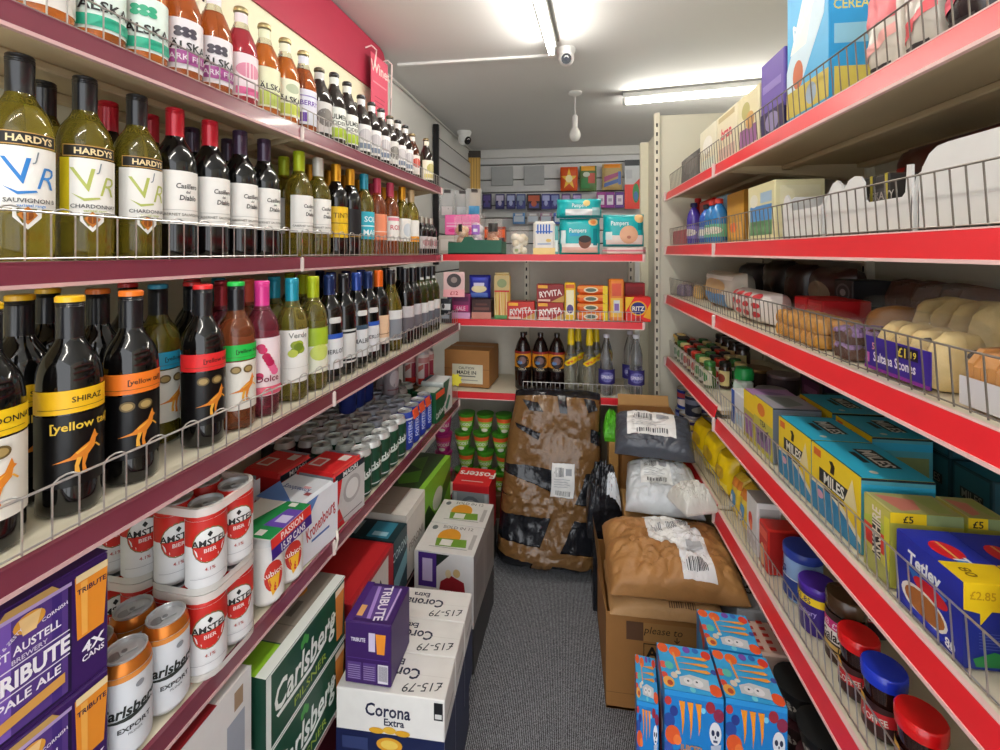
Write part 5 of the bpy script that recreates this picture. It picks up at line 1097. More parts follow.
def ysleeve(d):
    d.lathe([(.0145, .34), (.0175, .30), (.019, .265), (.019, .22), (.02, .205)], YEL, 14, cap=False)
    fn, W, H = cyl(.037, .145, .05, 2.6); d.deco(fn, W, H, [('p', [(0, .2), (.3, 0), (1, .6), (1, 1), (.6, 1)], '#f0cf1c'), ('p', [(.2, .3), (.4, .2), (.9, .75), (.7, .8)], '#d86a1c')], 8)
TON = [(.001, 0), (.032, 0), (.036, .01), (.0365, .15), (.032, .19), (.021, .23), (.017, .27), (.0145, .33), (.001, .331)]
for i, (px, yy) in enumerate(((571, 2.385), (589.5, 2.385), (578, 2.49), (596, 2.49))):
    inst(pr('tonic', lambda: pet(glass('#f2f0dc', .9), YEL, None, prof=TON, collar=ysleeve, capz=.333)), f'clear bottle with a yellow sleeved neck, {["front left", "front right", "back left", "back right"][i]} of four', 'drink bottle', 'W', (atB(px, yy), yy, B3), 5*i, 'yellow-necked clear bottles')
wl = [('r', .12, 0, .88, 1, '#38307a'), ('e', .5, .5, .24, .34, '#7a78b8'), ('t', .5, .5, .22, 'SPRING', '#e8e8f4', 0, .8, .02)]
WB = [(.001, 0), (.034, 0), (.041, .01), (.041, .14), (.038, .155), (.041, .17), (.040, .21), (.028, .25), (.017, .28), (.014, .30), (.001, .301)]
for i, (px, yy) in enumerate(((606.5, 2.385), (636, 2.385), (630, 2.50))):
    inst(pr('water', lambda: pet(glass('#e6eaf2', .93), M('#d8d8e0', .4), wl, (.06, .075), prof=WB, r=.8, capz=.298)), f'clear water bottle with a violet label, {["alone beside the yellow necks", "front one at the right end", "back one at the right end"][i]}', 'drink bottle', 'W', (atB(px, yy), yy, B3), 0, 'water bottles')

# ================================================================ end bay, floor level: noodle pots
NPC = [(.001, 0), (.033, 0), (.034, .004), (.045, .088), (.0475, .092), (.0475, .100), (.045, .101), (.001, .101)]
def pot(c, band, txt):
    a = MB(); a.lathe(NPC[:4], c, 18); fn, W, H = cyl(.0343, .006, .08, 2.4, 0, .0448); a.deco(fn, W, H, [('r', 0, .72, 1, .98, band), ('p', [(0, .72), (1, .72), (.8, .3), (.5, .1), (.2, .3)], '#9ccf4a' if c == '#3f8a1f' else '#d85a9a'), ('t', .5, .5, .2, txt, '#f0f4e8', 0, .8, .03), ('e', .5, .18, .2, .12, '#e8ead8')], 8)
    b = MB(); b.lathe(NPC[3:], c, 18)
    return ('noodle_pot', None, [('pot_body', a.mesh('pot_body')), ('pot_lid', b.mesh('pot_lid'))])
GP = pot('#3f8a1f', '#e8622a', 'NOODLE'); PP = pot('#b02878', '#d8406a', 'NOODLE')
for rr in range(4):
    for cc in range(3):
        inst(GP, f'green noodle pot with an orange rim band, {["bottom", "second", "third", "top"][rr]} layer, {["left", "middle", "right"][cc]} of the pile', 'noodle pot', 'W', (-.545+.103*cc+(.02 if rr % 2 else 0), 2.405, .2202+.1025*rr), 8*cc-6, 'green noodle pots')
for rr in range(4):
    inst(PP, f'magenta noodle pot, {["bottom", "second", "third", "top"][rr]} of the column left of the green pots', 'noodle pot', 'W', (-.645, 2.37, .2202+.1025*rr), 0, 'magenta noodle pots')
inst(carton('shelf_crate', .44, .25, .12, '#6a4a30', {'F': [('r', .1, .2, .9, .8, '#5a3c26')]}), 'brown carton on the floor under the noodle pots', 'cardboard box', 'W', (-.44, 2.46, .1025), 0)
# ================================================================ right wall of shelves
def onR(px0, px1, x, z, fn, label, cat, group=None, rz=0, dx=0., **k):
    """stand a thing on a right-hand shelf between two picture columns, its aisle face at lateral x; fn(width along the aisle)"""
    ya, yb = along(px0, x), along(px1, x)
    w = abs(ya-yb); p = fn(w)
    return inst(p, label, cat, 'W', (x+dx, (ya+yb)/2, z), -90+rz, group, **k)
# boxes are built facing -y; turned -90 they face the aisle (-x). d is their depth into the shelf
def bx(d, h, base, F=(), T=(), L=(), R=(), name='packet', bev=.003):
    return lambda w: carton(name, w, d, h, base, {'F': list(F), 'T': list(T), 'L': list(L), 'R': list(R)}, bev)
XA = .575
# --- top shelf
def bxa(px0, px1, z, d, h, base, label, cat, F=(), T=(), R=(), group=None, name='packet', x=XA, rz=0, bev=.003):
    return onR(px0, px1, x, z, bx(d, h, base, F, T, (), R, name, bev), label, cat, group, rz, dx=d/2)
# turned -90: the box's right side R faces the viewer (-y)
bxa(681, 699, R1, .10, .135, '#5a5856', 'dark grey pack at the far end of the top right shelf', 'packet', [('r', .1, .1, .9, .9, '#6f6c6a'), ('e', .5, .6, .3, .3, '#8a8480')], R=[('r', .1, .1, .9, .9, '#4a4846')], name='coffee_pack', bev=.012)
bxa(700, 716, R1, .12, .185, '#e8e2c8', 'cream box with a pale swirl, the farthest cream one on the top right shelf', 'box', [('e', .5, .6, .3, .2, '#f4f0e4'), ('r', .1, .1, .9, .3, '#d8e0d0'), ('t', .5, .4, .1, 'OATS', '#a0907a')], R=[('r', .1, .1, .9, .9, '#eee9d6')], group='cream boxes on the top right shelf', name='cereal_box')
bxa(717, 737, R1, .12, .185, '#e9dfc0', 'cream box with red lettering, middle cream one on the top right shelf', 'box', [('t', .5, .6, .22, 'bran', '#d8485a', 0, 1, .04), ('r', .1, .1, .9, .32, '#d8b8a8'), ('r', .1, .85, .9, .95, '#c8b88a')], R=[('t', .5, .6, .2, 'bran', '#d8485a')], group='cream boxes on the top right shelf', name='cereal_box')
bxa(738, 759, R1, .12, .185, '#e4dbb4', 'cream box with a mottled green top, nearest cream one on the top right shelf', 'box', [('e', .4, .7, .2, .15, '#b8b070'), ('r', .1, .1, .9, .4, '#a06a9a'), ('e', .6, .5, .2, .15, '#d0a060')], R=[('r', .1, .1, .9, .5, '#b08ab0'), ('e', .5, .75, .3, .15, '#c0c090')], group='cream boxes on the top right shelf', name='cereal_box')
bxa(761, 784, R1, .13, .225, '#6f5aa8', 'purple cereal box beside the tall light-blue one', 'cereal', [('r', 0, .0, 1, .35, '#3a2f5a'), ('e', .5, .2, .3, .12, '#9a90b8'), ('r', .1, .6, .9, .7, '#8f7ec0')], R=[('r', 0, 0, 1, .3, '#3a2f5a')], name='cereal_box')
SKY = '#57b4e4'
bxa(787, 829, R1, .10, .36, SKY, 'tall light-blue cereal box with white script on the top right shelf', 'cereal',
    [('p', [(.0, .4), (.75, 1), (1, 1), (.9, .6), (.3, .2), (0, .2)], '#cfe6f2'), ('p', [(.1, .5), (.6, 1), (.85, 1), (.5, .5)], '#f0f4f0'), ('t', .40, .70, .13, 'Asda', '#f6f8f8', 38, 1, .02, .2), ('e', .3, .33, .13, .10, '#c9704a'), ('r', 0, .06, 1, .24, '#d8c45a'), ('e', .62, .15, .12, .07, '#a8bcd0'), ('r', 0, 0, 1, .05, '#2f8fc8')],
    R=[('r', 0, 0, 1, 1, '#2f9ad4'), ('t', .5, .62, .06, 'CEREAL', '#d8c86a', 0, .8, .02), ('r', .1, .38, .9, .5, '#8fc4dc'), ('r', .1, .06, .9, .24, '#d8c45a')], name='cereal_box')
for i, (p0, p1, c, c2, cc, lb) in enumerate(((868, 902, '#d9d2c6', '#e87a80', '#f0b0a8', 'greyish crisp bag with a pink edge beside the tall light-blue box'), (906, 942, '#cfc9be', '#d8d4cc', '#f06a70', 'clear-grey crisp bag, middle of three on the top right shelf'), (946, 990, '#2c2226', '#d8304a', '#e85a70', 'black and red crisp bag at the near end of the top right shelf'))):
    onR(p0, p1, .60, R1, lambda w: bag('crisp_bag', w*1.05, .20, .09, M(c, .25, spec=.7, var=.15), [('r', .1, .55, .9, .85, c2), ('p', [(.1, .3), (.9, .5), (.9, .4), (.1, .2)], cc), ('r', .2, .08, .8, .16, '#3a3436')], 50+i, 14, .16), lb, 'crisps', 'crisp bags on the top right shelf', dx=.03)
# --- second shelf
bxa(673, 686, R2, .05, .075, M('#b83a48', .4), 'low clear red tray behind the wire at the far end of the second right shelf', 'tray', [('r', .1, .1, .9, .9, '#c85a64')], name='plastic_tray')
def sauce(liq, capc, items, h=.9): return pet(liq, capc, items, (.05, .10), h=h, r=.62, capz=.322)
for i, (px, x, liq, cp, lc, lb, h) in enumerate(((694, .60, '#4a3a9a', '#2a2a60', '#7a6ac0', 'violet squeezy bottle at the far end of the second right shelf', .56), (698, .66, '#c83a3a', '#c83a3a', '#e8a040', 'red and yellow bottle behind the violet squeezy one', .68), (707, .605, '#2a5ab0', '#1f1f24', '#8a9ad0', 'dark-capped blue bottle before the red pack', .48), (713, .60, '#2f7ab8', '#c83a30', '#6ac0a0', 'red-capped blue and green bottle, left of two', .50), (719, .60, '#2f7ab8', '#c83a30', '#6ac0a0', 'red-capped blue and green bottle, right of two', .50))):
    inst(sauce(M(liq, .25, coat=.4), M(cp, .4), [('r', 0, 0, 1, 1, lc), ('e', .5, .5, .3, .3, '#e8e4d8')], h), lb, 'bottle', 'W', (x, along(px, x), R2), -60, 'small bottles at the far end of the second right shelf')
bxa(699, 712, R2, .07, .205, '#e0201c', 'bright red pack standing tall at the far end of the second right shelf', 'packet', [('r', .2, .5, .9, .66, '#e8dcd8'), ('r', .1, .74, .9, .9, '#c01418')], R=[('r', .15, .45, .75, .58, '#ece4e0'), ('r', 0, .72, 1, .74, '#a81014')], x=.64, name='rice_bag', bev=.01)
bxa(714, 726, R2, .07, .20, '#8ab4d0', 'blue, green and white pack between the red pack and the golden box', 'packet', [('e', .5, .5, .35, .2, '#4ab04a'), ('r', .1, .1, .9, .3, '#2a7ad0'), ('r', .2, .7, .8, .9, '#dfe4e8')], R=[('e', .5, .5, .35, .2, '#4ab04a'), ('r', 0, .1, 1, .34, '#2a8ae0'), ('r', .2, .7, .8, .9, '#c8d0dc')], x=.64, name='rice_bag', bev=.01)
bxa(727, 744, R2, .10, .185, '#c9952f', 'golden-brown box on the second right shelf', 'box', [('r', .1, .1, .9, .4, '#e0a040'), ('e', .4, .3, .2, .1, '#e86a2a')], R=[('r', 0, 0, 1, 1, '#9a6a1c')], T=[('r', .05, .05, .95, .95, '#7a5a2a')], x=.62, name='noodle_box')
bxa(748, 775, R2, .13, .17, '#e4dcae', 'pale-yellow box with a blue and green picture', 'box', [('r', .1, .1, .9, .35, '#6a9a6a'), ('r', .1, .35, .9, .62, '#5a96d0'), ('e', .25, .72, .16, .12, '#e8e4d0'), ('r', .5, .66, .9, .84, '#a8c4d8')], R=[('r', .1, .1, .9, .9, '#e8e2be')], x=.585, name='cereal_box')
bxa(788, 801, R2, .05, .172, '#e6e0bc', 'pale-yellow plain box behind the first white tray', 'box', [('r', .1, .1, .9, .9, '#ece6c8')], R=[('r', .1, .1, .9, .9, '#ddd4a4')], x=.80, name='cereal_box')
WTR = M('#e4e4e2', .55, var=.03)
def tray(px0, px1, x, h, cut, depth, label, ears):
    ya, yb = along(px0, x), along(px1, x); w = abs(ya-yb)
    mb = MB(); mb.box((0, depth/2, .003), (w, depth, .006), WTR)
    O = [((u-.5)*w, v*h) for u, v in cut]
    mb.prism(O, 0, .004, WTR)
    for s_ in (-1, 1):
        mb.prism([(0, 0), (depth, 0), (depth, h*.97), (.03, h*.97), (.008, h*.8), (0, h*ears)], s_*w/2-.002, s_*w/2+.002, WTR, 'x')
    mb.box((0, depth-.002, h*.42), (w, .004, h*.84), WTR)
    return inst(('display_tray', mb.mesh('display_tray'), []), label, 'display tray', 'W', (x, (ya+yb)/2, R2), -90, 'white cut-out display trays')
tray(783, 822, .585, .117, [(0, 0), (1, 0), (1, .66), (.95, .62), (.28, .62), (.22, .70), (.19, .90), (.13, 1), (.06, .97), (.02, .86), (0, .7)], .20, 'white card display tray with low cut-out front, farthest of three', .6)
tray(826, 912, .585, .120, [(0, 0), (1, 0), (1, .96), (.955, .97), (.94, .58), (.91, .52), (.55, .52), (.52, .58), (.51, .86), (.47, .97), (.40, 1), (.33, .96), (.28, .86), (.25, .80), (.22, .93), (.17, 1), (.10, .97), (.04, .82), (0, .6)], .20, 'white card display tray with two rounded ears, middle of three', .5)
tray(918, 1040, .585, .136, [(0, 0), (1, 0), (1, 1), (.30, 1), (.20, .985), (.12, .92), (.05, .78), (0, .55)], .22, 'largest white card display tray with rounded corner, nearest of three', .5)
for i, px in enumerate((882, 897, 913)):
    y = along(px, .66); mb = MB(); mb.box((0, 0, .055), (.038, .09, .11), '#3a3634', .004); fn, W, H = face('F', .038, .09, .11); mb.deco(fn, W, H, [('r', .1, .5, .9, .75, '#4a4646'), ('t', .5, .62, .14, 'GRAVY', '#a8a09a'), ('e', .4, .25, .25, .16, '#7a3a40'), ('r', .8, 0, 1, 1, '#b0a03a')])
    inst(('sauce_sachet', mb.mesh('sauce_sachet'), []), f'dark packet inside the two-eared white tray, {ORD[i]} from its far end', 'packet', 'W', (.65, y, R2+.0065), -90, 'dark packets in the white tray')
onR(900, 1000, .88, R2, lambda w: bag('bread_bag', w, .235, .14, M('#5a2a22', .3, spec=.7, var=.3, vscale=20), [('r', .05, .4, .3, .75, '#b82a24'), ('r', .35, .2, .9, .4, '#6a3a2a')], 70, 16, .2), 'dark red-brown bag lying deep behind the largest white tray', 'packet', dx=.02)
onR(985, 1020, .67, R2+.0065, lambda w: bag('clear_bag', w*.9, .085, .06, film('#f0eee8', .5), [('r', .1, .2, .9, .5, '#d8d4c8')], 71, 12, .2), 'crinkled clear bag inside the largest white tray', 'packet', dx=.03, )
# --- third shelf: bread and cakes
CRUST = M('#c98a3e', .5, var=.25, vscale=25, bump=.25, bscale=40)
CRUMB = M('#dcc284', .55, var=.3, vscale=40, bump=.3, bscale=60)
GOLD = M('#c98f3a', .5, var=.35, vscale=45, bump=.4, bscale=60)
BRWN = M('#5a3524', .6, var=.4, vscale=40, bump=.4, bscale=50)
CLW = film('#ffffff', .05, .05)
def blob(mb, c, r, m, seed=0, n=12, flat=0):
    f = lambda u, v: None
    vs = []
    def g(u, v):
        a = 2*PI*u; b = PI*(v-.5); k = 1+.10*noise.noise(Vector((math.cos(a)*math.cos(b)*2+seed, math.sin(a)*math.cos(b)*2, math.sin(b)*2)))
        z = math.sin(b); z = max(z, -.55)
        return (c[0]+r[0]*k*math.cos(b)**.7*math.cos(a) if abs(math.cos(b)) > 1e-6 else c[0], c[1]+r[1]*k*(max(math.cos(b), 0))**.7*math.sin(a), c[2]+r[2]*(z*k+.55))
    mb.grid(g, n, n, m)
def buns(w, d, h, nx, ny, m, spots=None, seed=0, label=None, lw_=1., lh=.5, txt=(), wrap=True, layers=1, name='bun_pack'):
    mb = MB(); r = random.Random(seed)
    for L in range(layers):
        for i in range(nx):
            for j in range(ny):
                x = (i+.5)/nx*w-w/2; y = (j+.5)/ny*d-d/2; hz = h/layers
                blob(mb, (x, y, L*hz*.92), (w/nx*.54, d/ny*.54, hz*.62), m, seed+i*3+j*7+L, 12)
                if spots:
                    for q in range(3):
                        a = r.uniform(0, 6.3); b = r.uniform(.3, 1.1)
                        blob(mb, (x+w/nx*.46*math.cos(a)*math.sin(b), y+d/ny*.46*math.sin(a)*math.sin(b), L*hz*.92+hz*.60*(math.cos(b)+.45)-.004), (.010, .010, .007), spots, q, 6)
    parts = []
    if wrap:
        f = MB()
        def g(u, v, o=0.):
            a = 2*PI*u; q = lambda t, e: math.copysign(abs(t)**e, t)
            b = PI*(v-.5); cb = max(math.cos(b), 0)
            nn = 1+.04*noise.noise(Vector((u*9, v*9, seed)))
            return ((w/2+.006)*q(math.cos(a), .45)*cb**.3*nn, (d/2+.006)*q(math.sin(a), .45)*cb**.3*nn, max(0.0005, h*.56+(h*.56+.006)*q(math.sin(b), .6)*nn))
        f.grid(g, 28, 14, CLW)
        f.grid(lambda u, v: (w/2+.004+.05*u, (v-.5)*d*(.25+.5*u), h*.4+.02*math.sin(v*9)*u+.01*u), 5, 8, CLW)
        parts.append(('clear_wrap', f.mesh('clear_wrap')))
    if label:
        q = MB(); q.box((0, -d/2-.009, h*lh/2+.002), (w*lw_, .002, h*lh), label, .0003)
        fn = lambda u, v, o: (-w*lw_/2+u*w*lw_, -d/2-.0101-o, .002+v*h*lh); q.deco(fn, w*lw_, h*lh, list(txt)); parts.append(('pack_label', q.mesh('pack_label')))
    return (name, mb.mesh(name), parts)
def onR3(px0, px1, x, fn, label, cat, group=None, rz=0, z=R3, dx=0., **k): return onR(px0, px1, x, z, fn, label, cat, group, rz, dx, **k)
inst(buns(.075, .07, .06, 2, 2, M('#7a6a8a', .5, var=.4), None, 3), 'small purplish packet at the far end of the bread shelf', 'packet', 'W', (.62, along(685, .62), R3), -90)
inst(buns(.07, .08, .07, 2, 2, M('#d8b060', .5, var=.4), None, 8), 'small pack of yellow cakes next to the far end of the bread shelf', 'cake pack', 'W', (.67, along(701, .66), R3), -90)
onR3(702, 733, .62, lambda w: bag('bread_bag', w, .145, .12, M('#d4d0c4', .25, spec=.7, var=.2, vscale=16), [('r', .15, .05, .8, .4, '#4a8ac0'), ('e', .5, .6, .3, .22, '#c8a878'), ('r', .1, .8, .9, .9, '#e8e4da')], 80, 14, .12), 'white and blue wrapped loaf on the bread shelf, far end', 'bread', dx=.05)
onR3(730, 768, .60, lambda w: bag('bread_bag', w, .10, .11, M('#e6ded8', .25, spec=.7, var=.08), [('e', .2+.2*(i % 4), .3+.28*(i//4), .07, .09, '#c83a40') for i in range(12)], 81, 14, .10), 'white bag dotted with red, beside the red boxes', 'bread', dx=.04)
for i, (a_, b_, c) in enumerate(((787, 798, '#d8222a'), (799.5, 814, '#c81e26'))):
    onR3(a_, b_, .66, bx(.12, .095, c, [('r', .05, .1, .95, .9, '#e03038')], [('r', .05, .05, .95, .95, '#e8343c')], name='cake_box'), f'bright red cake box on the bread shelf, {"farther" if i == 0 else "nearer"} of two', 'cake box', 'bright red cake boxes', dx=.08)
onR3(772, 817, .578, lambda w: buns(w, .10, .072, 7, 3, GOLD, None, 21, layers=2, name='cake_pack'), 'clear pack of golden cubes of cake behind the wire', 'cake pack', 'golden cake packs', dx=.055)
onR3(831, 846, .578, lambda w: buns(w, .10, .070, 5, 3, BRWN, '#8a6a9a', 25, layers=2, name='cake_pack'), 'clear pack of dark brown cakes between the golden cubes and the scones', 'cake pack', dx=.055)
onR3(850, 867, .71, lambda w: buns(w, .12, .100, 1, 1, CRUST, None, 31, name='bread_bun'), 'big golden bun in clear wrap behind the brown cakes', 'bread', dx=.08)
lab5 = [('t', .15, .72, .2, '5', '#e8a0a8', 0, 1, .03), ('t', .48, .42, .28, 'Sultana Scones', '#ece6f4', 0, .72, .03), ('r', .52, .62, .84, .94, '#1c1430'), ('t', .62, .78, .26, '£1', '#e8d44a', 0, 1, .03), ('t', .76, .78, .18, '.19', '#e8d44a'), ('r', 0, .0, 1, .1, '#8a2a9a'), ('r', .02, .2, .09, .5, '#c060b0')]
onR3(865, 935, .585, lambda w: buns(w*.96, .085, .100, 4, 1, CRUMB, '#3a2a24', 41, '#3a2490', .98, .62, lab5, name='scone_pack'), 'front pack of scones with a purple label against the wire', 'scones', 'packs of scones', dx=.05)
onR3(906, 980, .75, lambda w: buns(w, .12, .135, 4, 1, CRUMB, '#3a2a24', 47, M('#4a2f8a', .4), 1.0, .16, (), name='scone_pack'), 'pack of fruit scones behind the purple-labelled one, on a purple band', 'scones', 'packs of scones', dx=.06)
def loaf(w, d=.11, h=.085, m=None):
    mb = MB(); m = m or CRUST; n = 9
    for i in range(n):
        t = (i+.5)/n*w-w/2; hh = h*(1-.06*((i*5) % 3)/2)
        O = [(-d/2, 0), (d/2, 0), (d/2*.98, hh*.7), (d/2*.7, hh*.95), (0, hh), (-d/2*.7, hh*.95), (-d/2*.98, hh*.7)]
        mb.prism([(a, b+.002) for a, b in O], t-w/n*.46, t+w/n*.46, m, 'x')
    f = MB(); f.grid(lambda u, v: (-w/2-.004+u*(w+.008), (d/2+.006)*math.cos(PI*(1-v)), .001+(h+.008)*max(0, math.sin(PI*v))**.4), 12, 12, CLW)
    b = MB(); b.box((0, -d/2-.008, .022), (w, .002, .042), '#d9d8dc', .0005)
    return ('sliced_cake', mb.mesh('sliced_cake'), [('clear_wrap', f.mesh('clear_wrap')), ('pack_label', b.mesh('pack_label'))])
onR3(962, 1032, .585, loaf, 'tray of sliced golden cake in clear wrap, nearest on the bread shelf', 'cake pack', dx=.06)
onR3(905, 985, .93, lambda w: loaf(w, .12, .15, BRWN), 'dark brown loaf far back on the bread shelf at the right', 'bread')
for i, (a_, b_, c, hh) in enumerate(((742, 765, '#2a2a34', .175), (767, 790, '#26221f', .19), (790, 812, '#3a2420', .18), (813, 850, '#4a2a26', .175))):
    onR3(a_, b_, .86, lambda w: bag('bread_bag', w, hh, .12, M(c, .3, spec=.7, var=.4, vscale=18), [('r', .1, .1, .9, .3, ['#2a3a9a', '#3a322c', '#6a3a30', '#7a4a40'][i]), ('e', .5, .55, .3, .2, ['#3a3a44', '#4a423a', '#5a3a34', '#a8907a'][i])], 90+i, 12, .14), f'dark bread bag at the back of the bread shelf, {ORD[i]} from the far end', 'bread', 'dark bread bags at the back', dx=.02)
for k in range(2):
    onR3(853, 872, .84, lambda w: carton('snack_box', .085, .10, .072, '#1f1e22', {'F': [('e', .5, .5, .38, .36, '#5a5a5e'), ('e', .5, .5, .30, .28, '#242328'), ('e', .5, .5, .16, .14, '#8a8a8c')]}), f'black box with a grey swirl at the back of the bread shelf, {["lower", "upper"][k]} one', 'box', 'black swirl boxes', z=R3+.0735*k)
# --- fourth shelf, far bay (small jars) and near bay (tea)
R4f = .945
JR = [(.001, 0), (.022, 0), (.0245, .004), (.0245, .075), (.020, .088), (.020, .092), (.001, .092)]
def jar(glassm, capm, items, s=1., name='jar', cap=(.088, .105), cr=.0225, prof=JR, lab=(.012, .06)):
    a = MB(); P = [(r*s, z*s) for r, z in prof]; a.lathe(P, glassm, 18)
    b = MB(); b.lathe([(cr*s, cap[0]*s), ((cr+.0005)*s, (cap[0]+.003)*s), ((cr+.0005)*s, (cap[1]-.003)*s), ((cr-.002)*s, cap[1]*s), (.001, cap[1]*s+.0005)], capm, 22)
    parts = [('jar_body', a.mesh('jar_body')), ('lid', b.mesh('lid'))]
    if items:
        c = MB(); r0 = max(r for r, z in P); fn, W, H = cyl(r0+.0004, lab[0]*s, lab[1]*s, 2.7); c.deco(fn, W, H, items, 12); parts.append(('label', c.mesh('label')))
    return (name, None, parts)
jr = [jar(M(g, .2, coat=.5), M(c, .35, .3), [('r', 0, 0, 1, 1, l), ('e', .5, .5, .25, .3, d)]) for g, c, l, d in (('#5a4a2a', '#c8b87a', '#dcd8d0', '#6a8a6a'), ('#3f2a20', '#2a2420', '#d8c88a', '#8a3a2a'), ('#4a6a2a', '#3a7a3a', '#e0dcc0', '#3a8a3a'), ('#8a2f20', '#c03a2a', '#e4dcd0', '#c83a30'))]
nm = ['gold-capped', 'black-capped', 'green-capped', 'red-capped']
JROWS = {0: (.594, 'front'), 1: (.654, 'second'), 2: (.714, 'third')}
cnt = {}
for rr, (x, rn) in JROWS.items():
    for i in range(9):
        k = (i*2+rr*3+(i//3)) % 4; y = 2.455-.0625*i
        inst(jr[k], f'{nm[k]} small jar, {ORD[i]} from the slotted upright in the {rn} row', 'jar', 'W', (x, y, R4f), -60+random.uniform(-20, 20), f'small jars in the {rn} row by the slotted upright')
inst(carton('sardine_tin', .10, .06, .022, '#2a241c', {'F': [('r', .05, .1, .95, .9, '#c8a83a')], 'T': [('e', .5, .5, .4, .35, '#c8b060')]}, .008), 'flat yellow and black tin resting on the jars by the slotted upright', 'tin', 'W', (.60, 2.43, R4f+.107), -90)
for i in range(4):
    inst(jr[1], f'black-capped jar, {ORD[i]} along the shaded back row behind the small jars', 'jar', 'W', (.80, 2.44-.09*i, R4f), -70, 'jars in the shaded back row', sc=1.3)
# cleaning things at the start of the near bay
bxa(731, 744, R4, .045, .115, '#e2e6e8', 'white box with blue stripes below the green-capped tub', 'box', [('r', .05, .0, .3, 1, '#2a5ab0'), ('r', .4, .1, .9, .4, '#b8d0e0')], R=[('r', .1, .1, .9, .4, '#c8d8e0'), ('r', .1, .6, .9, .8, '#9ac0d0')], x=.585, name='detergent_box')
def tub(w):
    a = MB(); a.box((0, 0, .05), (.07, .05, .10), '#dfe6e0', .012); b = MB(); b.lathe([(.036, .10), (.037, .128), (.030, .145), (.012, .150), (.001, .150)], M('#1f9a4a', .3), 16)
    c = MB(); fn, W, H = face('R', .07, .05, .10); c.deco(fn, W, H, [('r', .05, .1, .95, .7, '#d8e8e4'), ('t', .5, .5, .16, 'Dettol', '#3a6a5a', 0, .8, .02)]); fn, W, H = face('F', .07, .05, .1); c.deco(fn, W, H, [('r', .05, .1, .95, .8, '#cfe4da'), ('r', .1, .3, .9, .4, '#2f9a5a')])
    return ('spray_tub', None, [('tub_body', a.mesh('tub_body')), ('tub_cap', b.mesh('tub_cap')), ('label', c.mesh('label'))])
inst(tub(0), 'white tub with a big green cap before the dark round tins', 'tub', 'W', (.655, along(744, .655), R4f), -75, sc=.9)
TINP = [(.001, 0), (.046, 0), (.047, .003), (.047, .05), (.048, .055), (.046, .060), (.001, .060)]
for i, (px, x, c, sc_) in enumerate(((772, .735, '#1e2440', 1.1), (757, .80, '#3a2a22', 1.2), (783, .86, '#4a3f48', 1.2))):
    a = MB(); a.lathe(TINP[:4], c, 24); b = MB(); b.lathe(TINP[3:], M(['#9a9aa4', '#8a6a3a', '#8a7a80'][i], .35, .6), 24)
    inst(('round_tin', None, [('tin_body', a.mesh('tin_body')), ('tin_lid', b.mesh('tin_lid'))]), ['dark-blue round tin with a grey lid behind the green-capped tub', 'brown round tin with a golden lid behind the dark-blue one', 'purple-grey round tin in the shade right of the dark-blue one'][i], 'tin', 'W', (x, along(px, x), R4f if along(px, x) > 1.66 else R4), 0, 'round tins', sc=sc_)
# tea
def teabox(w, d, h, F, T, R, base, name='tea_box'): return carton(name, w, d, h, base, {'F': F, 'T': T, 'R': R}, .0015)
yel = '#f0cf26'
milF = [('r', .0, .0, 1, 1, yel), ('p', [(0, .0), (1, .0), (1, .12), (.7, .30), (.4, .42), (0, .40)], '#2f86b4'), ('p', [(0, .40), (.4, .42), (.7, .30), (1, .12), (1, .2), (.7, .38), (.4, .50), (0, .46)], '#e8e0c0'),
        ('r', .18, .50, .80, .70, '#15181c'), ('t', .49, .60, .16, 'MILES', '#f0ece0', 0, .9, .035), ('r', .28, .42, .70, .48, '#15181c'), ('p', [(.42, .74), (.50, .74), (.52, .86), (.47, .92), (.40, .90), (.44, .84)], '#2a1c14'), ('r', .06, .84, .22, .95, '#d86a2a'), ('e', .2, .3, .08, .06, '#e0a8c0'), ('p', [(.7, .5), (.86, .9), (.95, .5)], '#e9d9a0')]
milT = [('r', 0, 0, 1, 1, '#2fb4d8'), ('r', .2, .50, .72, .82, '#15181c'), ('t', .46, .66, .22, 'MILES', '#e8e4dc', 0, .85, .035), ('r', .3, .36, .6, .46, '#17202a'), ('e', .85, .3, .04, .06, '#d8d4c8'), ('r', 0, .0, 1, .02, '#1c3a44')]
milR = [('r', 0, 0, 1, 1, '#4a9aac'), ('r', 0, .80, 1, .92, '#2fa4cc'), ('r', .06, .1, .94, .7, '#7a8a5a'), ('r', 0, .97, 1, 1, '#1a2228')]
def mil(w, h=.151, d=.13): return teabox(w, d, h, milF, milT, milR, yel)
onR(779, 811, .578, R4, lambda w: mil(w), 'yellow and blue tea box at the wire, the farther of two', 'tea', 'yellow and blue tea boxes', dx=.065)
onR(812, 861, .578, R4, lambda w: mil(w), 'yellow and blue tea box at the wire, the nearer of two', 'tea', 'yellow and blue tea boxes', dx=.065)
for i, (p0, p1, x, z, lb) in enumerate(((800, 832, .735, R4, 'blue-topped tea box directly behind the farther yellow one'), (836, 872, .735, R4, 'blue-topped tea box directly behind the nearer yellow one'))):
    onR(p0, p1, x, z, lambda w: mil(w, .149), lb, 'tea', 'blue-topped tea boxes in the second row', dx=.065)
DT = lambda w: teabox(w, .13, .115, [('r', .05, .05, .95, .95, '#245a6a'), ('r', .2, .4, .8, .6, '#15181c'), ('t', .5, .5, .16, 'MILES', '#8a8a84', 0, .8, .02)], [('r', .02, .02, .98, .98, '#1f6a80'), ('r', .2, .4, .7, .7, '#12171c')], [('r', .04, .04, .96, .96, '#235464')], '#173c48')
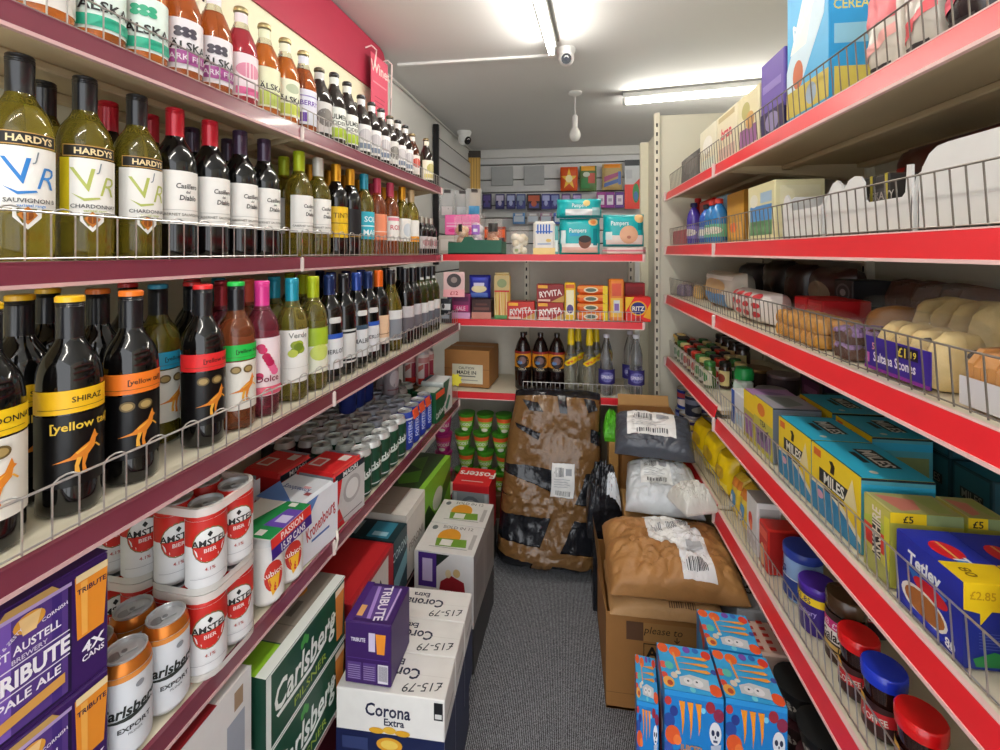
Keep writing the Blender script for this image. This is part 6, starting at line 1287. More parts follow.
for i, (p0, p1) in enumerate(((884, 912), (915, 950), (953, 992))):
    onR(p0, p1, .885, R4, DT, f'dark blue-green tea box at the very back, {ORD[i]} from the far end', 'tea', 'tea boxes at the very back', dx=.065)
    if i < 2: onR(p0, p1, .885, R4+.116, DT, f'dark blue-green tea box stacked at the very back, {ORD[i]} from the far end', 'tea', 'tea boxes at the very back', dx=.065)
for i, (p0, p1) in enumerate(((800, 822), (824, 848), (851, 873))):
    onR(p0, p1, .87, R4f if i == 0 else R4, lambda w: teabox(w, .13, .12, [('r', .1, .2, .9, .8, '#5a2a5a'), ('r', .2, .4, .8, .6, '#8a5a8a')], [('r', .03, .03, .97, .97, '#2a3038'), ('e', .4, .5, .2, .2, '#4a4a5a')], [('r', .05, .05, .95, .95, '#3a2a44')], '#22252c'), f'dark violet-grey tea box deep on the tea shelf, {ORD[i]} from the far end', 'tea', 'dark tea boxes deep on the shelf', dx=.065)
gryR = [('r', 0, 0, 1, 1, '#6f7a8a'), ('r', .0, .98, 1, 1, '#20242a'), ('e', .5, .42, .08, .05, '#1f4a44')]+[('r', .12, .9-.055*i, .88-.1*(i % 3), .91-.055*i, '#8f9aac') for i in range(14)]
onR(754, 773, .582, R4, lambda w: teabox(w, .125, .155, [('r', 0, 0, 1, 1, '#c8c04a'), ('r', 0, .62, 1, 1, yel), ('e', .4, .8, .2, .12, '#e07a2a'), ('r', .1, .1, .9, .45, '#8a6a9a'), ('p', [(.2, .3), (.8, .5), (.6, .2)], '#4a3a5a'), ('t', .5, .56, .10, 'TEA', '#3a3430')], [('r', .02, .02, .98, .98, '#a8a4b0'), ('p', [(.1, .2), (.9, .3), (.7, .8), (.2, .7)], '#7f8a86')], gryR, '#6f7a8a'), 'tea box with a plain slate-grey end, patterned yellow front', 'tea', dx=.0625)
onR(744, 754, .582, R4, lambda w: teabox(w, .13, .150, [('r', 0, 0, 1, 1, '#b8a83a'), ('r', 0, .6, 1, 1, yel), ('r', .1, .1, .9, .5, '#9a6aa0')], [('r', .02, .02, .98, .98, '#b48ac0'), ('p', [(.1, .2), (.9, .4), (.7, .8)], '#8a6aa0')], [], '#8a6a9a'), 'lilac-topped tea box beyond the slate-grey ended one', 'tea', dx=.065)
onR(733, 743.5, .582, R4, lambda w: teabox(w, .13, .105, [('r', 0, 0, 1, 1, '#a8c04a'), ('r', .1, .1, .9, .4, '#7a8a3a')], [('r', .02, .02, .98, .98, '#c2c84a')], [], '#a8b83a', 'tea_box'), 'low lime-green tea box beyond the lilac-topped one', 'tea', dx=.122)
ykF = [('r', 0, 0, 1, 1, '#c2bb5a'), ('r', 0, .35, 1, .62, '#d8382c'), ('p', [(0, .62), (1, .62), (1, .7), (.5, .8), (0, .7)], '#b4c04a'), ('r', .34, .22, .66, .74, '#2a2420'), ('t', .5, .48, .17, 'YORKSHIRE', '#e8dcc8', 90, .72, .03), ('r', .8, .08, 1, .9, '#d4cf3a'), ('p', [(0, 0), (1, 0), (1, .2), (0, .3)], '#a8a85a')]
ykT = [('r', 0, 0, 1, 1, '#a8a86a'), ('p', [(.1, .1), (.9, .2), (.8, .5), (.3, .6)], '#c87a6a'), ('p', [(.1, .6), (.9, .7), (.9, .9), (.1, .95)], '#9aa85a'), ('r', .0, .0, 1, .04, '#c8c07a')]
ykR = [('r', 0, 0, 1, 1, '#b4b04a'), ('r', 0, .86, .5, 1, '#ecc81f'), ('t', .25, .92, .09, '£5', '#2a2420', 0, 1, .03), ('r', .5, .86, 1, 1, '#8a9a6a')]
onR(864.5, 890, .572, R4, lambda w: teabox(w, .115, .134, ykF, ykT, ykR, '#b4b04a'), 'yellow-green tea box with a red band and yellow price corner, front one', 'tea', 'yellow-green tea boxes', dx=.0575)
inst(teabox(.069, .06, .134, ykF, ykT, ykR, '#b4b04a'), 'yellow-green tea box half hidden behind the front one', 'tea', 'W', (.724, .9215, R4), -90, 'yellow-green tea boxes')
tb = '#1f2a9c'
teF = [('r', 0, 0, 1, 1, tb), ('t', .44, .76, .17, 'Tetley', '#f0f0f4', 0, .88, .045, .1), ('p', [(.2, .62), (.8, .62), (.7, .5), (.3, .5)], '#2f7ad0'), ('e', .55, .52, .26, .10, '#d8202c'), ('e', .45, .27, .36, .19, '#e8e2d8'), ('e', .46, .27, .31, .155, '#a8642c'), ('t', .84, .12, .11, '80', '#f0f0f4', 0, 1, .03), ('r', .8, .055, .9, .062, '#f0f0f4'), ('p', [(.1, .12), (.8, .12), (.7, .04), (.2, .04)], '#2a3ab8')]
teT = [('r', 0, 0, 1, 1, '#2430a8'), ('e', .42, .45, .19, .26, '#d8202c'), ('r', .25, .43, .58, .48, '#e8b060'), ('p', [(.55, .62), (.95, .62), (.9, .38), (.6, .38)], '#3f86d8'), ('t', .76, .50, .26, 'Tetley', '#e8ecf4', 0, .8, .04, .1)]
def teR(star):
    o = [('r', 0, 0, 1, 1, '#20308c')]+[('r', .25, .42-.035*i, .9, .428-.035*i, '#5a6ab4') for i in range(6)]+[('p', [(.15, .12), (.5, .22), (.9, .14), (.9, .05), (.2, .03)], '#2f8a4a')]
    return o
tet = lambda w: teabox(w, .078, .121, teF, teT, teR(0), tb)
for i, (p0, p1, x) in enumerate(((897, 963, .566), (897, 963, .645), (897, 963, .724))):
    ya, yb = along(p0, .566), along(p1, .566); r = inst(tet(ya-yb), f'deep-blue tea box with white lettering, {["front one against the wire", "second one back", "third one back"][i]}', 'tea', 'W', (x+.039, (ya+yb)/2, R4), -90)
    r['group'] = 'deep-blue tea boxes'; w = ya-yb
    mb = MB(); mb.box((w/2-.022, 0, .121+.0012), (.046, .076, .0016), '#f0cc1c', .0003)
    mb.prism([(-.039, .122), (.030, .122), (.030, .084), (-.004, .084), (-.018, .064), (-.018, .080), (-.039, .084)], w/2+.0006, w/2+.0018, '#f0cc1c', 'x')
    fn = lambda u, v, o: (w/2+.0019+o, -.038+u*.066, .082+v*.04); mb.deco(fn, .066, .04, [('t', .34, .6, .30, '£2.85', '#c89a14', 0, .9, .02), ('t', .84, .6, .3, '80', '#8a6a10', 0, 1, .02)])
    fn = lambda u, v, o: (w/2-.044+u*.044, -.038+v*.076, .1231+o); mb.deco(fn, .044, .076, [('t', .5, .3, .2, '80', '#8a6a10', 0, 1, .02)])
    link('price_flash', mb.mesh('price_flash'), r)
inst(carton('tea_box', .10, .08, .14, '#a8402c', {'F': [('r', .1, .1, .9, .5, '#2f6a3a'), ('r', .1, .6, .9, .8, '#d8b8a0')], 'R': [('r', 0, 0, 1, 1, '#2f6a44'), ('r', 0, .7, 1, .9, '#c8442c')]}), 'brick-red and green box at the near end of the tea shelf', 'tea', 'W', (.625, .635, R4), -90)
# --- fifth shelf
PST = M('#f2cf16', .25, spec=.6, var=.1)
for i, (px, x, hh) in enumerate(((702, .555, .155), (710, .555, .16), (723, .55, .15), (735, .55, .15), (740, .555, .15))):
    inst(bag('pasta_bag', .145 if i in (0, 1) else .115 if i == 4 else .074, hh, .085 if i in (0, 1, 4) else .07, PST if i in (0, 1, 4) else M('#e4c43a', .3, spec=.6, var=.3), [('r', .1, .1, .9, .3, '#f4de5a'), ('e', .5, .5, .3, .16, '#c8a42a')] if i in (0, 1, 4) else [('e', .4, .4, .3, .2, '#5a90b8'), ('r', .1, .7, .9, .9, '#d8802a'), ('p', [(.1, .1), (.6, .3), (.3, .5)], '#e8e0d0')], 100+i, 12, .14), ['bright yellow bag on the lowest far shelf beside the tins, the far one', 'bright yellow bag on the lowest far shelf, the nearer one', 'yellow bag with blue print, beside the bright yellow ones', 'yellow bag with blue and orange print next to the white box', 'bright yellow bag at the joint of the two bays, nearest of the plain ones'][i], 'packet', 'W', (x+.062, [2.115, 1.957, 1.668, 1.590, 1.81][i], (.59 if i in (0, 1, 4) else R5)), -84, 'yellow bags on the fifth right shelf', rx=-6)
bxa(746.5, 757, R5, .07, .165, '#dcdad8', 'white box with a red figure, beside the yellow bags', 'box', [('e', .4, .55, .18, .14, '#e0402a'), ('e', .45, .45, .12, .1, '#f07a4a'), ('r', .1, .1, .9, .25, '#c8c6c4')], R=[('r', .1, .1, .9, .9, '#b4b2b0')], T=[('r', 0, 0, 1, 1, '#a8a6a4')], x=.578, name='cereal_box')
bxa(759, 768, R5, .10, .130, '#c8281f', 'red box between the white one and the blue tub', 'box', [('e', .4, .3, .25, .25, '#e8b07a'), ('r', .1, .7, .9, .9, '#e8604a'), ('r', .6, .2, .9, .6, '#e04a30')], R=[('r', .05, .05, .95, .95, '#a01c18')], x=.578, name='biscuit_box')
TBP = [(.001, 0), (.040, 0), (.042, .006), (.045, .115), (.001, .116)]
inst(jar(M('#8fb0dc', .35), M('#2a3f9a', .35), [('r', -.2, 0, 1.2, .5, '#27408c'), ('t', .3, .74, .24, 'Ks', '#2a3a80', 0, 1, .03), ('r', -.2, .5, 1.2, .53, '#dfe6f0')], 1.0, 'tub', (.112, .135), .0465, TBP, (.010, .10)), 'pale and dark blue tub with a dark blue lid', 'tub', 'W', (.634, along(803, .634), R5), -70, sc=1.0)
inst(jar(M('#39207c', .3), M('#4a2a9a', .3), [('r', -.2, .72, 1.2, .92, '#f0d020'), ('t', .45, .82, .14, '£1.85', '#3a2a60', 0, 1, .02), ('t', .5, .5, .14, 'Cadbury', '#b8a8dc', 8, .8, .02, .2)], 1.0, 'tub', (.112, .128), .0455, TBP, (.010, .10)), 'purple drinking-chocolate tub with a yellow band', 'tub', 'W', (.618, along(816, .614), R5), -66, sc=.90)
GJ = [(.001, 0), (.040, 0), (.043, .006), (.043, .11), (.040, .125), (.039, .130), (.001, .130)]
inst(jar(gloss('#2c1810', .1), M('#4a3320', .25, coat=.3), [('r', -.2, 0, 1.2, 1, '#3a241a'), ('r', -.2, .66, 1.2, .86, '#d02a7a'), ('t', .5, .76, .12, '£3. £2.25', '#f0d8e4', 0, .8, .03), ('r', -.2, .40, 1.2, .66, '#f0ece4'), ('t', .45, .53, .2, 'Galaxy', '#2a1c18', 8, .8, .03, .25), ('r', -.2, .2, 1.2, .36, '#c8a45a'), ('r', -.2, .22, 1.2, .26, '#3a241a')], 1.0, 'jar', (.128, .166), .0425, GJ, (.006, .118)), 'brown-lidded chocolate jar with a pink and white label', 'jar', 'W', (.634, along(848, .638), R5), -62, sc=.90)
NES = [(.001, 0), (.036, 0), (.040, .006), (.041, .06), (.036, .085), (.040, .115), (.038, .122), (.001, .122)]
LIDR = M('#d8181c', .22, coat=.4); LIDB = M('#1c38c8', .22, coat=.4)
cof = [('r', 0, 0, 1, 1, '#3a1c1c'), ('p', [(0, .2), (1, .5), (1, .9), (0, .6)], '#c8202a'), ('p', [(0, .6), (.4, .75), (.3, 1), (0, 1)], '#d8a83a'), ('t', .5, .5, .2, 'COFFEE', '#e8e0d4', 10, .8, .03)]
for i, (px, x, lid, lb) in enumerate(((858.5, .603, LIDR, 'red-lidded coffee jar beside the chocolate jar'), (884, .603, LIDB, 'blue-lidded coffee jar between two red-lidded ones'), (921, .603, LIDR, 'red-lidded coffee jar nearest the viewer, by the blue lid'), (985, .62, LIDR, 'red-lidded coffee jar cut by the picture edge at the lower right'))):
    inst(jar(gloss('#2a130e', .08), lid, cof, 1.0, 'coffee_jar', (.120, .150), .0435, NES, (.010, .07)), lb, 'coffee jar', 'W', (x+.01, along(px, x+.01), R5), -60, 'coffee jars', sc=.83)
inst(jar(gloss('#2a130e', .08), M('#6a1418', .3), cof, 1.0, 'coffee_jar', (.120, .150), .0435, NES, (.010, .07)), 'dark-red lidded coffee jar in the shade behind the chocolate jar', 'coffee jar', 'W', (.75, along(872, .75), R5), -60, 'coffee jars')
# --- tins on the lower far bay
tinm = [[('r', 0, 0, 1, 1, a_), ('r', 0, .6, 1, .85, b_), ('e', .5, .35, .3, .2, c_)] for a_, b_, c_ in (('#26308a', '#8a9ad8', '#d8d4e4'), ('#1f3a9a', '#c84a50', '#e4d8d0'), ('#3a2a6a', '#d0b84a', '#c8c0d8'), ('#2a2f44', '#8a8fa4', '#a8a49a'))]
tinb = []
for it in tinm:
    a = MB(); a.lathe([(.036, 0), (.0372, .002), (.0365, .006), (.0365, .102), (.0372, .106)], GREY, 18); fn, W, H = cyl(.0368, .008, .092, 6.2); a.deco(fn, W, H, it, 24)
    b = MB(); b.lathe([(.0372, .106), (.036, .108), (.0345, .104), (.024, .104), (.022, .1055), (.001, .1055)], foil('#c8a85a', .3), 18, cap=False)
    tinb.append([('tin_body', a.mesh('tin_body')), ('tin_lid', b.mesh('tin_lid'))])
for rr in range(3):
    for i in range(3):
        k = (i*3+rr) % 4
        inst(('food_tin', None, tinb[k]), f'gold-topped food tin beyond the grey parcel, {ORD[i]} from the slotted upright in the {["front", "second", "back"][rr]} row', 'tin', 'W', (.609+.077*rr, 2.435-.078*i, .59), random.uniform(0, 90), f'food tins, {["front", "second", "back"][rr]} row')
for i, (x, y) in enumerate(((.612, 2.41), (.69, 2.37), (.625, 2.31))):
    inst(('food_tin', None, tinb[(i+1) % 4]), f'gold-topped food tin stacked on the others, {ORD[i]} from the slotted upright', 'tin', 'W', (x, y, .59+.1085), 40*i, 'food tins stacked on top')
# ================================================================ parcels on the floor
# big leaning parcel in black plastic and brown tape
def big_parcel():
    W_, H_ = .485, .80
    def f(u, v, o=0.):
        q = max(0., (1-abs(2*u-1)**9)*(1-abs(2*v-1)**12))**.38
        T = .245*(1-v)+.085*v
        n = noise.noise(Vector((u*4, v*6, 2)))*.016+abs(noise.noise(Vector((u*11, v*16, 5))))*.013+abs(noise.noise(Vector((u*22+v*8, v*26, 9))))*.009
        w = W_*(1-.13*max(0, v-.55)/.45)*(1-.05*(v < .06))
        return ((u-.5)*w+.008*noise.noise(Vector((v*7, 1, 1)))+.06*(v-.5), -T*(.25+.75*q)-n*q-o, v*H_*(1-.02*abs(2*u-1)**4)+.004)
    mb = MB(); n = 44
    mb.grid(lambda u, v: f(u, v), n, n, BLKP)
    def side(u, v):
        k = min(int(u*4), 3); t = u*4-k; P = [(t, 0), (1, t), (1-t, 1), (0, 1-t)][k]; q = f(*P)
        return (q[0], q[1]*(1-v), q[2])
    mb.grid(lambda u, v: side(u, 1-v), n*4, 3, BLKP)
    mb.grid(lambda u, v: (f(1-u, v)[0], 0., f(1-u, v)[2]), 8, 8, BLKP)
    A = [('p', [(0, .60), (1, .57), (1, .98), (.02, .985)]), ('p', [(0, .43), (1, .40), (1, .31), (0, .335)]), ('p', [(0, .56), (0, .44), (.62, .38), (.62, .44)]), ('p', [(.70, .60), (.84, .60), (.72, .36), (.58, .36)]),
         ('p', [(.55, .36), (.78, .36), (.52, .0), (.34, .0)]), ('p', [(0, .20), (1, .13), (1, .05), (0, .12)])]
    parts = []
    for k, a in enumerate(A):
        t = MB(); t.deco(f, W_, H_, [a+(TAPE,)], 44, off0=.005+.0012*k); parts.append(('tape_strip', t.mesh('tape_strip')))
    for q in ([(.10, .97), (.28, .95), (.36, .90), (.20, .91)], [(.50, .99), (.60, .99), (.62, .90), (.54, .90)], [(.06, .84), (.36, .78), (.34, .745), (.1, .81)], [(.88, .82), (1., .80), (1., .72), (.88, .745)], [(.80, .98), (.92, .98), (.95, .93), (.85, .91)]):
        t = MB(); t.deco(f, W_, H_, [('p', q, BLKP)], 44, off0=.0135); parts.append(('bare_plastic_patch', t.mesh('patch')))
    t = MB(); t.deco(f, W_, H_, addr(.50, .44, .72, .625, 4), 44, off0=.014); parts.append(('address_label', t.mesh('address_label')))
    return ('wrapped_parcel', mb.mesh('wrapped_parcel'), parts)
inst(big_parcel(), 'big upright parcel in black plastic criss-crossed with brown tape, leaning at the aisle end', 'parcel', 'W', (-.062, 2.302, .002), 0)

def openbox(w, d, h, flaps=(), col=None, name='cardboard_box', prints=(), top=True):
    col = col or CARD; mb = MB(); t = .004
    mb.box((0, 0, .004), (w, d, .008), col)
    mb.box((0, -d/2+t/2, h/2), (w, t, h), col, .0008); mb.box((0, d/2-t/2, h/2), (w, t, h), col, .0008)
    for s_ in (-1, 1): mb.box((s_*(w/2-t/2), 0, h/2), (t, d-2*t, h), col, .0008)
    fn, W, H = face('F', w, d, h); mb.deco(fn, W, H, list(prints), off0=.0005)
    parts = []
    for sd, ln, ang in flaps:
        f = MB(); dz = -ln*math.sin(rad(ang)); dx = ln*math.cos(rad(ang))
        if sd in 'LR':
            s_ = -1 if sd == 'L' else 1; f.add([(s_*w/2, -d/2+.005, h), (s_*w/2, d/2-.005, h), (s_*(w/2+dx), d/2-.005, h+dz), (s_*(w/2+dx), -d/2+.005, h+dz)], [(0, 1, 2, 3), (3, 2, 1, 0)], CARDL)
            f.prism([(s_*w/2, h), (s_*(w/2+dx), h+dz), (s_*(w/2+dx), h+dz+.003), (s_*w/2, h+.003)], -d/2+.005, d/2-.005, CARDL)
        else:
            s_ = -1 if sd == 'F' else 1; f.prism([(s_*d/2, h), (s_*(d/2+dx), h+dz), (s_*(d/2+dx), h+dz+.003), (s_*d/2, h+.003)], -w/2+.005, w/2-.005, CARDL, 'x')
        parts.append(('box_flap', f.mesh('box_flap')))
    return (name, mb.mesh(name), parts)
agf = [('r', 0, .17, 1, .176, '#7a5428'), ('r', .18, .74, .33, .93, '#6a4a34'), ('r', .33, .74, 1, .93, '#b0824a'), ('t', .50, .86, .075, 'please to', '#3a2a1a', 0, 1, .0, .2), ('t', .62, .78, .06, '↓', '#3a2a1a'),
       ('r', .33, .46, .90, .72, '#3a2814'), ('r', .337, .47, .893, .71, '#a87840'), ('t', .50, .63, .115, 'AGF', '#1c140c', 0, 1.1, .045), ('t', .54, .52, .06, 'PRODUCE', '#2a1c10', 0, 1.1, .02)]
inst(openbox(.36, .38, .315, (('L', .10, -78), ), None, 'cardboard_box', agf), 'open brown cardboard box with black printed letters, in front of the parcels', 'cardboard box', 'W', (.317, 1.705, .002), 0)
inst(parcel('padded_envelope', .36, .26, .052, KRAFT2, 3, None, [('printed_mark', bars(.52, .04, .76, .16, 12, '#6a4a2c', 5))], .10, 5.), 'flat crumpled kraft envelope lying on the printed open box', 'parcel', 'W', (.328, 1.625, .3195), 0)
inst(parcel('kraft_parcel', .43, .29, .118, KRAFT, 7, None, [('address_label', [('p', [(.33, .42), (.70, .40), (.68, .96), (.34, .97)], '#f0efec'), ('p', [(.53, .05), (.77, .04), (.74, .66), (.53, .66)], '#ebeaea')]+bars(.38, .58, .46, .72, 6, '#8a8c92', 2)+bars(.50, .6, .58, .76, 6, '#7a7c82', 3)+bars(.61, .72, .67, .92, 7, '#55575d', 4)+bars(.57, .10, .72, .20, 12, '#3f4146', 8)+[('r', .60, .30, .71, .42, '#b4b6ba')])], .19, 3.0), 'bulging brown kraft parcel with two white address labels, nearest in the pile', 'parcel', 'W', (.362, 1.640, .405), 1, rx=10)
# pile further back
inst(openbox(.18, .15, .42, (), CARD), 'narrow cardboard box holding up the flat carton and white poly parcel', 'cardboard box', 'W', (.385, 1.98, .002), 0)
inst(openbox(.25, .18, .745, (('B', .05, -60), ), CARD), 'upright brown cardboard box standing behind the grey parcel, its top open', 'cardboard box', 'W', (.385, 2.190, .002), 0)
mb = MB(); mb.box((0, 0, .022), (.27, .22, .044), CARDL, .004); fn, W, H = face('T', .27, .22, .044); mb.deco(fn, W, H, [('r', .1, .46, .9, .52, '#8a6434')])
inst(('flat_carton', mb.mesh('flat_carton'), []), 'flat kraft carton under the white poly parcel', 'cardboard box', 'W', (.375, 1.905, .424), -3)
inst(parcel('poly_parcel', .29, .23, .100, WHTP, 11, None, [('address_label', addr(.20, .30, .62, .84, 12, '#eceeec'))], .13, 3.2, .12), 'pale grey-white plastic parcel with a faint label, lying on the flat carton', 'parcel', 'W', (.388, 1.885, .534), -5, rx=22)
inst(parcel('poly_parcel', .125, .12, .085, M('#dcdad2', .4, var=.06, bump=.8, bscale=18), 15, None, None, .2, 2.6), 'small white crumpled plastic bag beside the flat carton', 'parcel', 'W', (.458, 1.708, .582), 20)
inst(parcel('poly_parcel', .31, .21, .088, GRYP, 21, None, [('address_label', addr(.16, .24, .78, .86, 22))], .12, 3.6), 'dark grey plastic parcel with a white address label, topmost of the pile', 'parcel', 'W', (.375, 1.990, .704), -8, rx=27)
inst(parcel('poly_parcel', .145, .13, .29, BLKP, 31, None, [('address_label', [('p', [(.55, .06), (.95, .04), (.95, .22), (.6, .26)], '#dfe3e8')])], .16, 3.), 'black shiny plastic parcel slumped against the printed box', 'parcel', 'W', (.168, 1.972, .305), 0)
inst(carton('wrapped_box', .115, .12, .30, BLKP, {}), 'black plastic-wrapped box under the slumped black parcel', 'parcel', 'W', (.178, 1.972, .002), 0)
inst(carton('flat_carton', .045, .09, .60, '#c99a58', {'F': [('r', .0, .5, 1, .51, '#a87840')]}), 'narrow yellow-brown carton rising behind the black plastic parcel', 'cardboard box', 'W', (.232, 2.22, .002), 0)
inst(parcel('poly_parcel', .075, .085, .13, M('#5fc02a', .3, var=.15, bump=.8, bscale=20), 44, None, None, .25, 2.4), 'bright green plastic bag on the yellow-brown carton', 'bag', 'W', (.226, 2.22, .603), 0)
# ================================================================ blue can packs on the floor at the right
mo = '#1c7fcc'
def claws(u, v, s, sy, c='#f0942a'):
    o = []
    for k, (dx, l) in enumerate(((-.7, .9), (0, 1.), (.7, .85))):
        o.append(('p', [(u+(dx-.26)*s, v+.5*sy), (u+(dx+.26)*s, v+.5*sy), (u+(dx+.19)*s, v+.1*sy), (u+(dx+.18)*s, v-.15*sy), (u+(dx+.02)*s, v+(.5-l)*sy-.1*sy), (u+(dx-.02)*s, v-.1*sy), (u+(dx-.1)*s, v+.2*sy)], c))
    return o
def skull(u, v, a, b): return [('e', u, v, a, b, '#e4e4ea'), ('e', u-.4*a, v+.05*b, .28*a, .26*b, '#1f2a4a'), ('e', u+.4*a, v+.05*b, .28*a, .26*b, '#1f2a4a'), ('r', u-.35*a, v-.75*b, u+.35*a, v-.55*b, '#3a4a70'), ('e', u, v-.3*b, .12*a, .14*b, '#1f2a4a')]
def flowers(L): return [('e', u, v, r, r*1.1, c) for u, v, r, c in L]
moF = [('r', 0, 0, 1, .92, mo), ('r', 0, .92, 1, 1, '#2a94dc')]+flowers([(.08, .55, .1, '#2a4a9a'), (.14, .34, .13, '#e05a2a'), (.22, .28, .07, '#f07a3a'), (.92, .74, .09, '#8a2a4a'), (.78, .84, .08, '#a02a3a'), (.06, .84, .06, '#c03a3a'), (.3, .82, .05, '#5ac0e8'), (.16, .70, .07, '#2a3a8a'), (.70, .12, .06, '#c8502a'), (.66, .78, .04, '#7ad0f0'), (.28, .08, .07, '#8a2a5a'), (.05, .12, .1, '#3a5ab0')])+claws(.44, .62, .20, .50)+[('t', .46, .20, .085, 'JUICED', '#c98a3c', 0, .8, .035), ('t', .46, .09, .055, 'MONSTER', '#d8e4f0', 0, .9, .02)]+skull(.86, .48, .10, .17)+[('p', [(.78, .3), (.96, .34), (.9, .1), (.8, .12)], '#b4bcd0')]
moT = [('r', 0, 0, 1, 1, '#35a8e4')]+flowers([(.1, .9, .1, '#e8602a'), (.9, .86, .09, '#e0402a'), (.32, .84, .11, '#ec6a2a'), (.9, .12, .11, '#e8582a'), (.72, .93, .06, '#2f6ac0'), (.55, .92, .07, '#7a4ab0'), (.96, .5, .05, '#3a4aa0'), (.5, .06, .05, '#6ad0e8'), (.04, .28, .06, '#d84a3a'), (.1, .15, .1, '#e8a84a'), (.12, .13, .05, '#b84a2a'), (.05, .5, .07, '#e05a4a'), (.16, .5, .08, '#5ac0b0'), (.22, .3, .06, '#d8d0c0')])+[('p', [(.3, .12), (.8, .08), (.82, .3), (.5, .36), (.3, .28)], '#c8d0d4'), ('e', .45, .22, .08, .07, '#e4e6ea'), ('e', .62, .2, .09, .08, '#e4e6ea'), ('e', .6, .22, .02, .02, '#2a3a50'), ('e', .45, .22, .02, .02, '#2a3a50')]+[('p', [(.32, .73-.14*k), (.84, .78-.14*k), (.90, .73-.14*k), (.84, .70-.14*k), (.6, .72-.14*k)], '#f0a040') for k in range(3)]+[('p', [(.26, .8), (.3, .8), (.34, .4), (.3, .4)], '#e89a4a'), ('e', .30, .36, .05, .04, '#d8e0d8')]
moL = [('r', 0, 0, 1, 1, '#2a78b8')]+flowers([(.5, .9, .22, '#d8502a'), (.4, .6, .2, '#2a9ad0'), (.6, .35, .24, '#e8d0c4'), (.5, .15, .2, '#c8442a'), (.8, .55, .14, '#3a3a70')])
def mon(w, d=.126, h=.157):
    f = MB(); f.box((0, 0, h+.0011), (w-.012, .004, .002), '#2a94dc', .0003)
    return carton('can_multipack', w, d, h, mo, {'F': moF, 'T': moT, 'L': moL, 'R': moL}, .007)
MON = mon(.128)
lv = ['bottom', 'middle', 'top']
for k in range(3):
    inst(MON, f'blue flower-printed can pack, {lv[k]} of the left front stack', 'can pack', 'W', (.300, 1.155, .002+.1605*k), -3, 'blue flower-printed can packs')
    inst(MON, f'blue flower-printed can pack, {lv[k]} of the right front stack', 'can pack', 'W', (.434, 1.153, .002+.1605*k), -3, 'blue flower-printed can packs')
    inst(MON, f'blue flower-printed can pack, {lv[k]} of the stack behind the right front one', 'can pack', 'W', (.436, 1.285, .002+.1605*k), -3, 'blue flower-printed can packs')
moF = [q for q in moF if q[0] != 't']; SLIM = mon(.05)
for k in range(3): inst(SLIM, f'slim blue flower-printed pack at the left of the stacks, {lv[k]} one', 'can pack', 'W', (.206, 1.180, .002+.1405*k), -7, 'slim blue flower-printed packs', sc=(1, 1, .88))

# goods on the lowest right level
zP = .121
def low(x, y, w, d, h, base, F, T, label, cat, name='packet', rz=-90, group=None, L=()):
    inst(carton(name, w, d, h, base, {'F': F, 'T': T, 'L': list(L), 'R': list(L)}, .004), label, cat, 'W', (x, y, zP), rz, group)
low(.635, 1.60, .16, .18, .245, '#c9cdd2', [('r', .1, .5, .9, .9, '#dfe2e6'), ('t', .4, .4, .14, '35', '#3a3d44'), ('r', .1, .1, .9, .14, '#a04a6a'), ('r', .1, .2, .8, .24, '#8a8d94')], [('r', .05, .05, .95, .95, '#d4d7dc'), ('r', .1, .7, .9, .8, '#8a8d94'), ('t', .4, .4, .2, '35', '#3a3d44'), ('r', .1, .12, .9, .18, '#b0607a')], 'grey-white printed box under the lowest right shelf by the blue packs', 'box')
low(.63, 1.415, .12, .17, .25, '#d8b8a8', [('r', .2*i, .125*j, .2*i+.1, .125*j+.0625, '#c8342c') for i in range(5) for j in range(8)], [('r', .2*i, .2*j, .2*i+.1, .2*j+.1, '#c8342c') for i in range(5) for j in range(5)], 'red and white checked pack under the lowest right shelf', 'packet')
low(.64, 1.80, .14, .18, .24, '#2c3a1c', [('p', [(0, .3), (1, .5), (1, .8), (0, .6)], '#b8c42a'), ('r', .2, .1, .8, .25, '#1c2414')], [('p', [(.1, .1), (.9, .4), (.9, .7), (.1, .5)], '#c0cc34')], 'dark green and yellow-lime pack beside the kraft parcel', 'packet')
bw = [(.001, 0), (.035, 0), (.04, .006), (.056, .075), (.058, .08), (.001, .081)]
for i, y in enumerate((1.285, 1.165, 1.045, .925)):
    for k in range(3):
        a = MB(); a.lathe(bw, M(['#2a2426', '#3a1c20', '#26282a'][k], .35, coat=.3), 20); fn, W, H = cyl(.0405, .01, .06, 2.6, 0, .054); a.deco(fn, W, H, [('r', 0, .3, 1, .8, ['#8a2a30', '#c8c4c0', '#5a6a3a'][(i+k) % 3]), ('e', .5, .5, .2, .2, '#d8d0c4')], 8)
        inst(('pudding_bowl', a.mesh('pudding_bowl'), []), f'dark food bowl, {["bottom", "middle", "top"][k]} of the {ORD[i]} column nearer than the red checked pack', 'food bowl', 'W', (.612, y, zP+.0835*k), -60, 'dark food bowls')
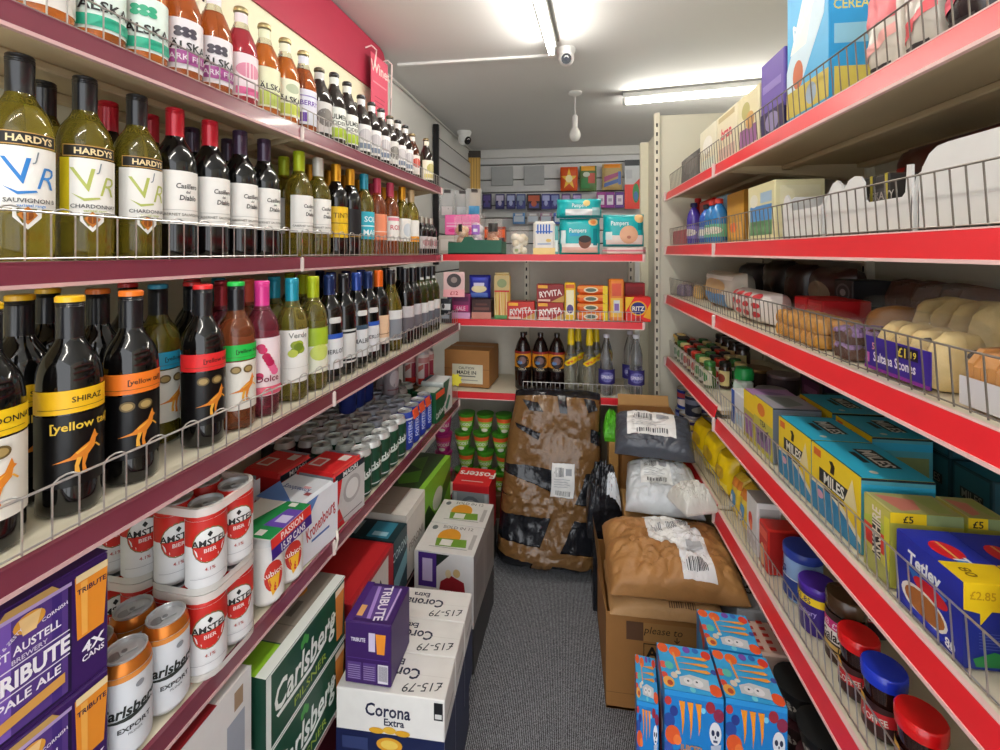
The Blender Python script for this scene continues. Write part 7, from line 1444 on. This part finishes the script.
for i in range(5):
    a = MB(); a.lathe([(r*.62, z*.95) for r, z in PET], gloss(['#1c2a1a', '#2a2a14', '#141a2a', '#2a1a14', '#1c2a1a'][i], .12), 16)
    b = MB(); b.lathe([(.0105, .30), (.0108, .318), (.001, .319)], M(['#1f7a4a', '#c8b83a', '#d8d4cc', '#a0302a', '#c8c83a'][i], .35), 14)
    c = MB(); fn, W, H = cyl(.0324, .08, .09, 2.6); c.deco(fn, W, H, [('r', 0, 0, 1, 1, ['#c8c8a0', '#b8b42a', '#d8dce4', '#c87a4a', '#9ab83a'][i]), ('e', .5, .5, .25, .2, '#4a4a3a')], 8)
    inst(('sauce_bottle', None, [('bottle_body', a.mesh('bottle_body')), ('bottle_cap', b.mesh('bottle_cap')), ('label', c.mesh('label'))]), f'dark sauce bottle with a {["green", "mustard", "white", "red", "lime"][i]} cap under the lowest right shelf', 'bottle', 'W', (.484, 1.050-.075*i, .002), -80, 'dark sauce bottles on the floor')

# ================================================================ ceiling fittings
WP = M('#e8e8e6', .35)
a = MB(); a.lathe([(.048, 0), (.048, -.012), (.040, -.03), (.001, -.03)], WP, 22)
b = MB(); pr_ = [(.042*math.sin(PI*k/12)+.0003, -.048-.042*math.cos(PI*k/12)) for k in range(13)]; b.lathe(pr_, WP, 22, cap=False)
c = MB(); mt = Matrix.Translation((.0, -.022, -.060)) @ Matrix.Rotation(rad(112), 4, 'X'); c.lathe([(.026, -.006), (.027, .014), (.001, .016)], gloss('#0d0d10', .1), 20, mtx=mt); c.lathe([(.011, .014), (.0105, .019), (.001, .0195)], M('#3a3d44', .2, .5), 14, mtx=mt)
inst(('dome_camera', None, [('camera_base', a.mesh('camera_base')), ('camera_ball', b.mesh('camera_ball')), ('camera_lens', c.mesh('camera_lens'))]), 'white dome camera with a dark eye on the ceiling behind the strip light', 'camera', 'W', (.012, 2.42, CEIL-.0005), 0)
inst(('dome_camera', None, [('camera_base', a.mesh('camera_base')), ('camera_ball', b.mesh('camera_ball')), ('camera_lens', c.mesh('camera_lens'))]), 'second white dome camera in the far left ceiling corner', 'camera', 'W', (-.885, 3.95, CEIL-.0005), 60, sc=1.35)
mb = MB(); mb.box((-.475, 2.475, CEIL-.007), (.90, .022, .014), WP, .002, mtx=None)
inst(('cable_trunking', mb.mesh('cable_trunking'), []), 'thin white cable trunking across the ceiling from the left wall to the dome camera', 'cable cover', 'W', (-.02, 0, -.0005), 0)
a = MB(); a.lathe([(.045, 0), (.045, -.012), (.02, -.024), (.001, -.024)], WP, 18)
b = MB(); b.tube([(0, 0, -.022), (0, 0, -.17)], .004, WP, 8)
c = MB(); c.lathe([(.017, -.235), (.019, -.165), (.012, -.155), (.001, -.154)], WP, 16)
d = MB(); d.lathe([(.001, -.335), (.020, -.330), (.033, -.313), (.038, -.292), (.034, -.268), (.022, -.245), (.015, -.232), (.001, -.231)], M('#f2f1ec', .25, trans=.15), 20)
inst(('pendant_bulb', None, [('ceiling_rose', a.mesh('ceiling_rose')), ('flex', b.mesh('flex')), ('lamp_holder', c.mesh('lamp_holder')), ('bulb', d.mesh('bulb'))]), 'unlit white light bulb hanging bare from the ceiling at the back', 'light bulb', 'W', (.074, 3.08, CEIL-.0005), 0)
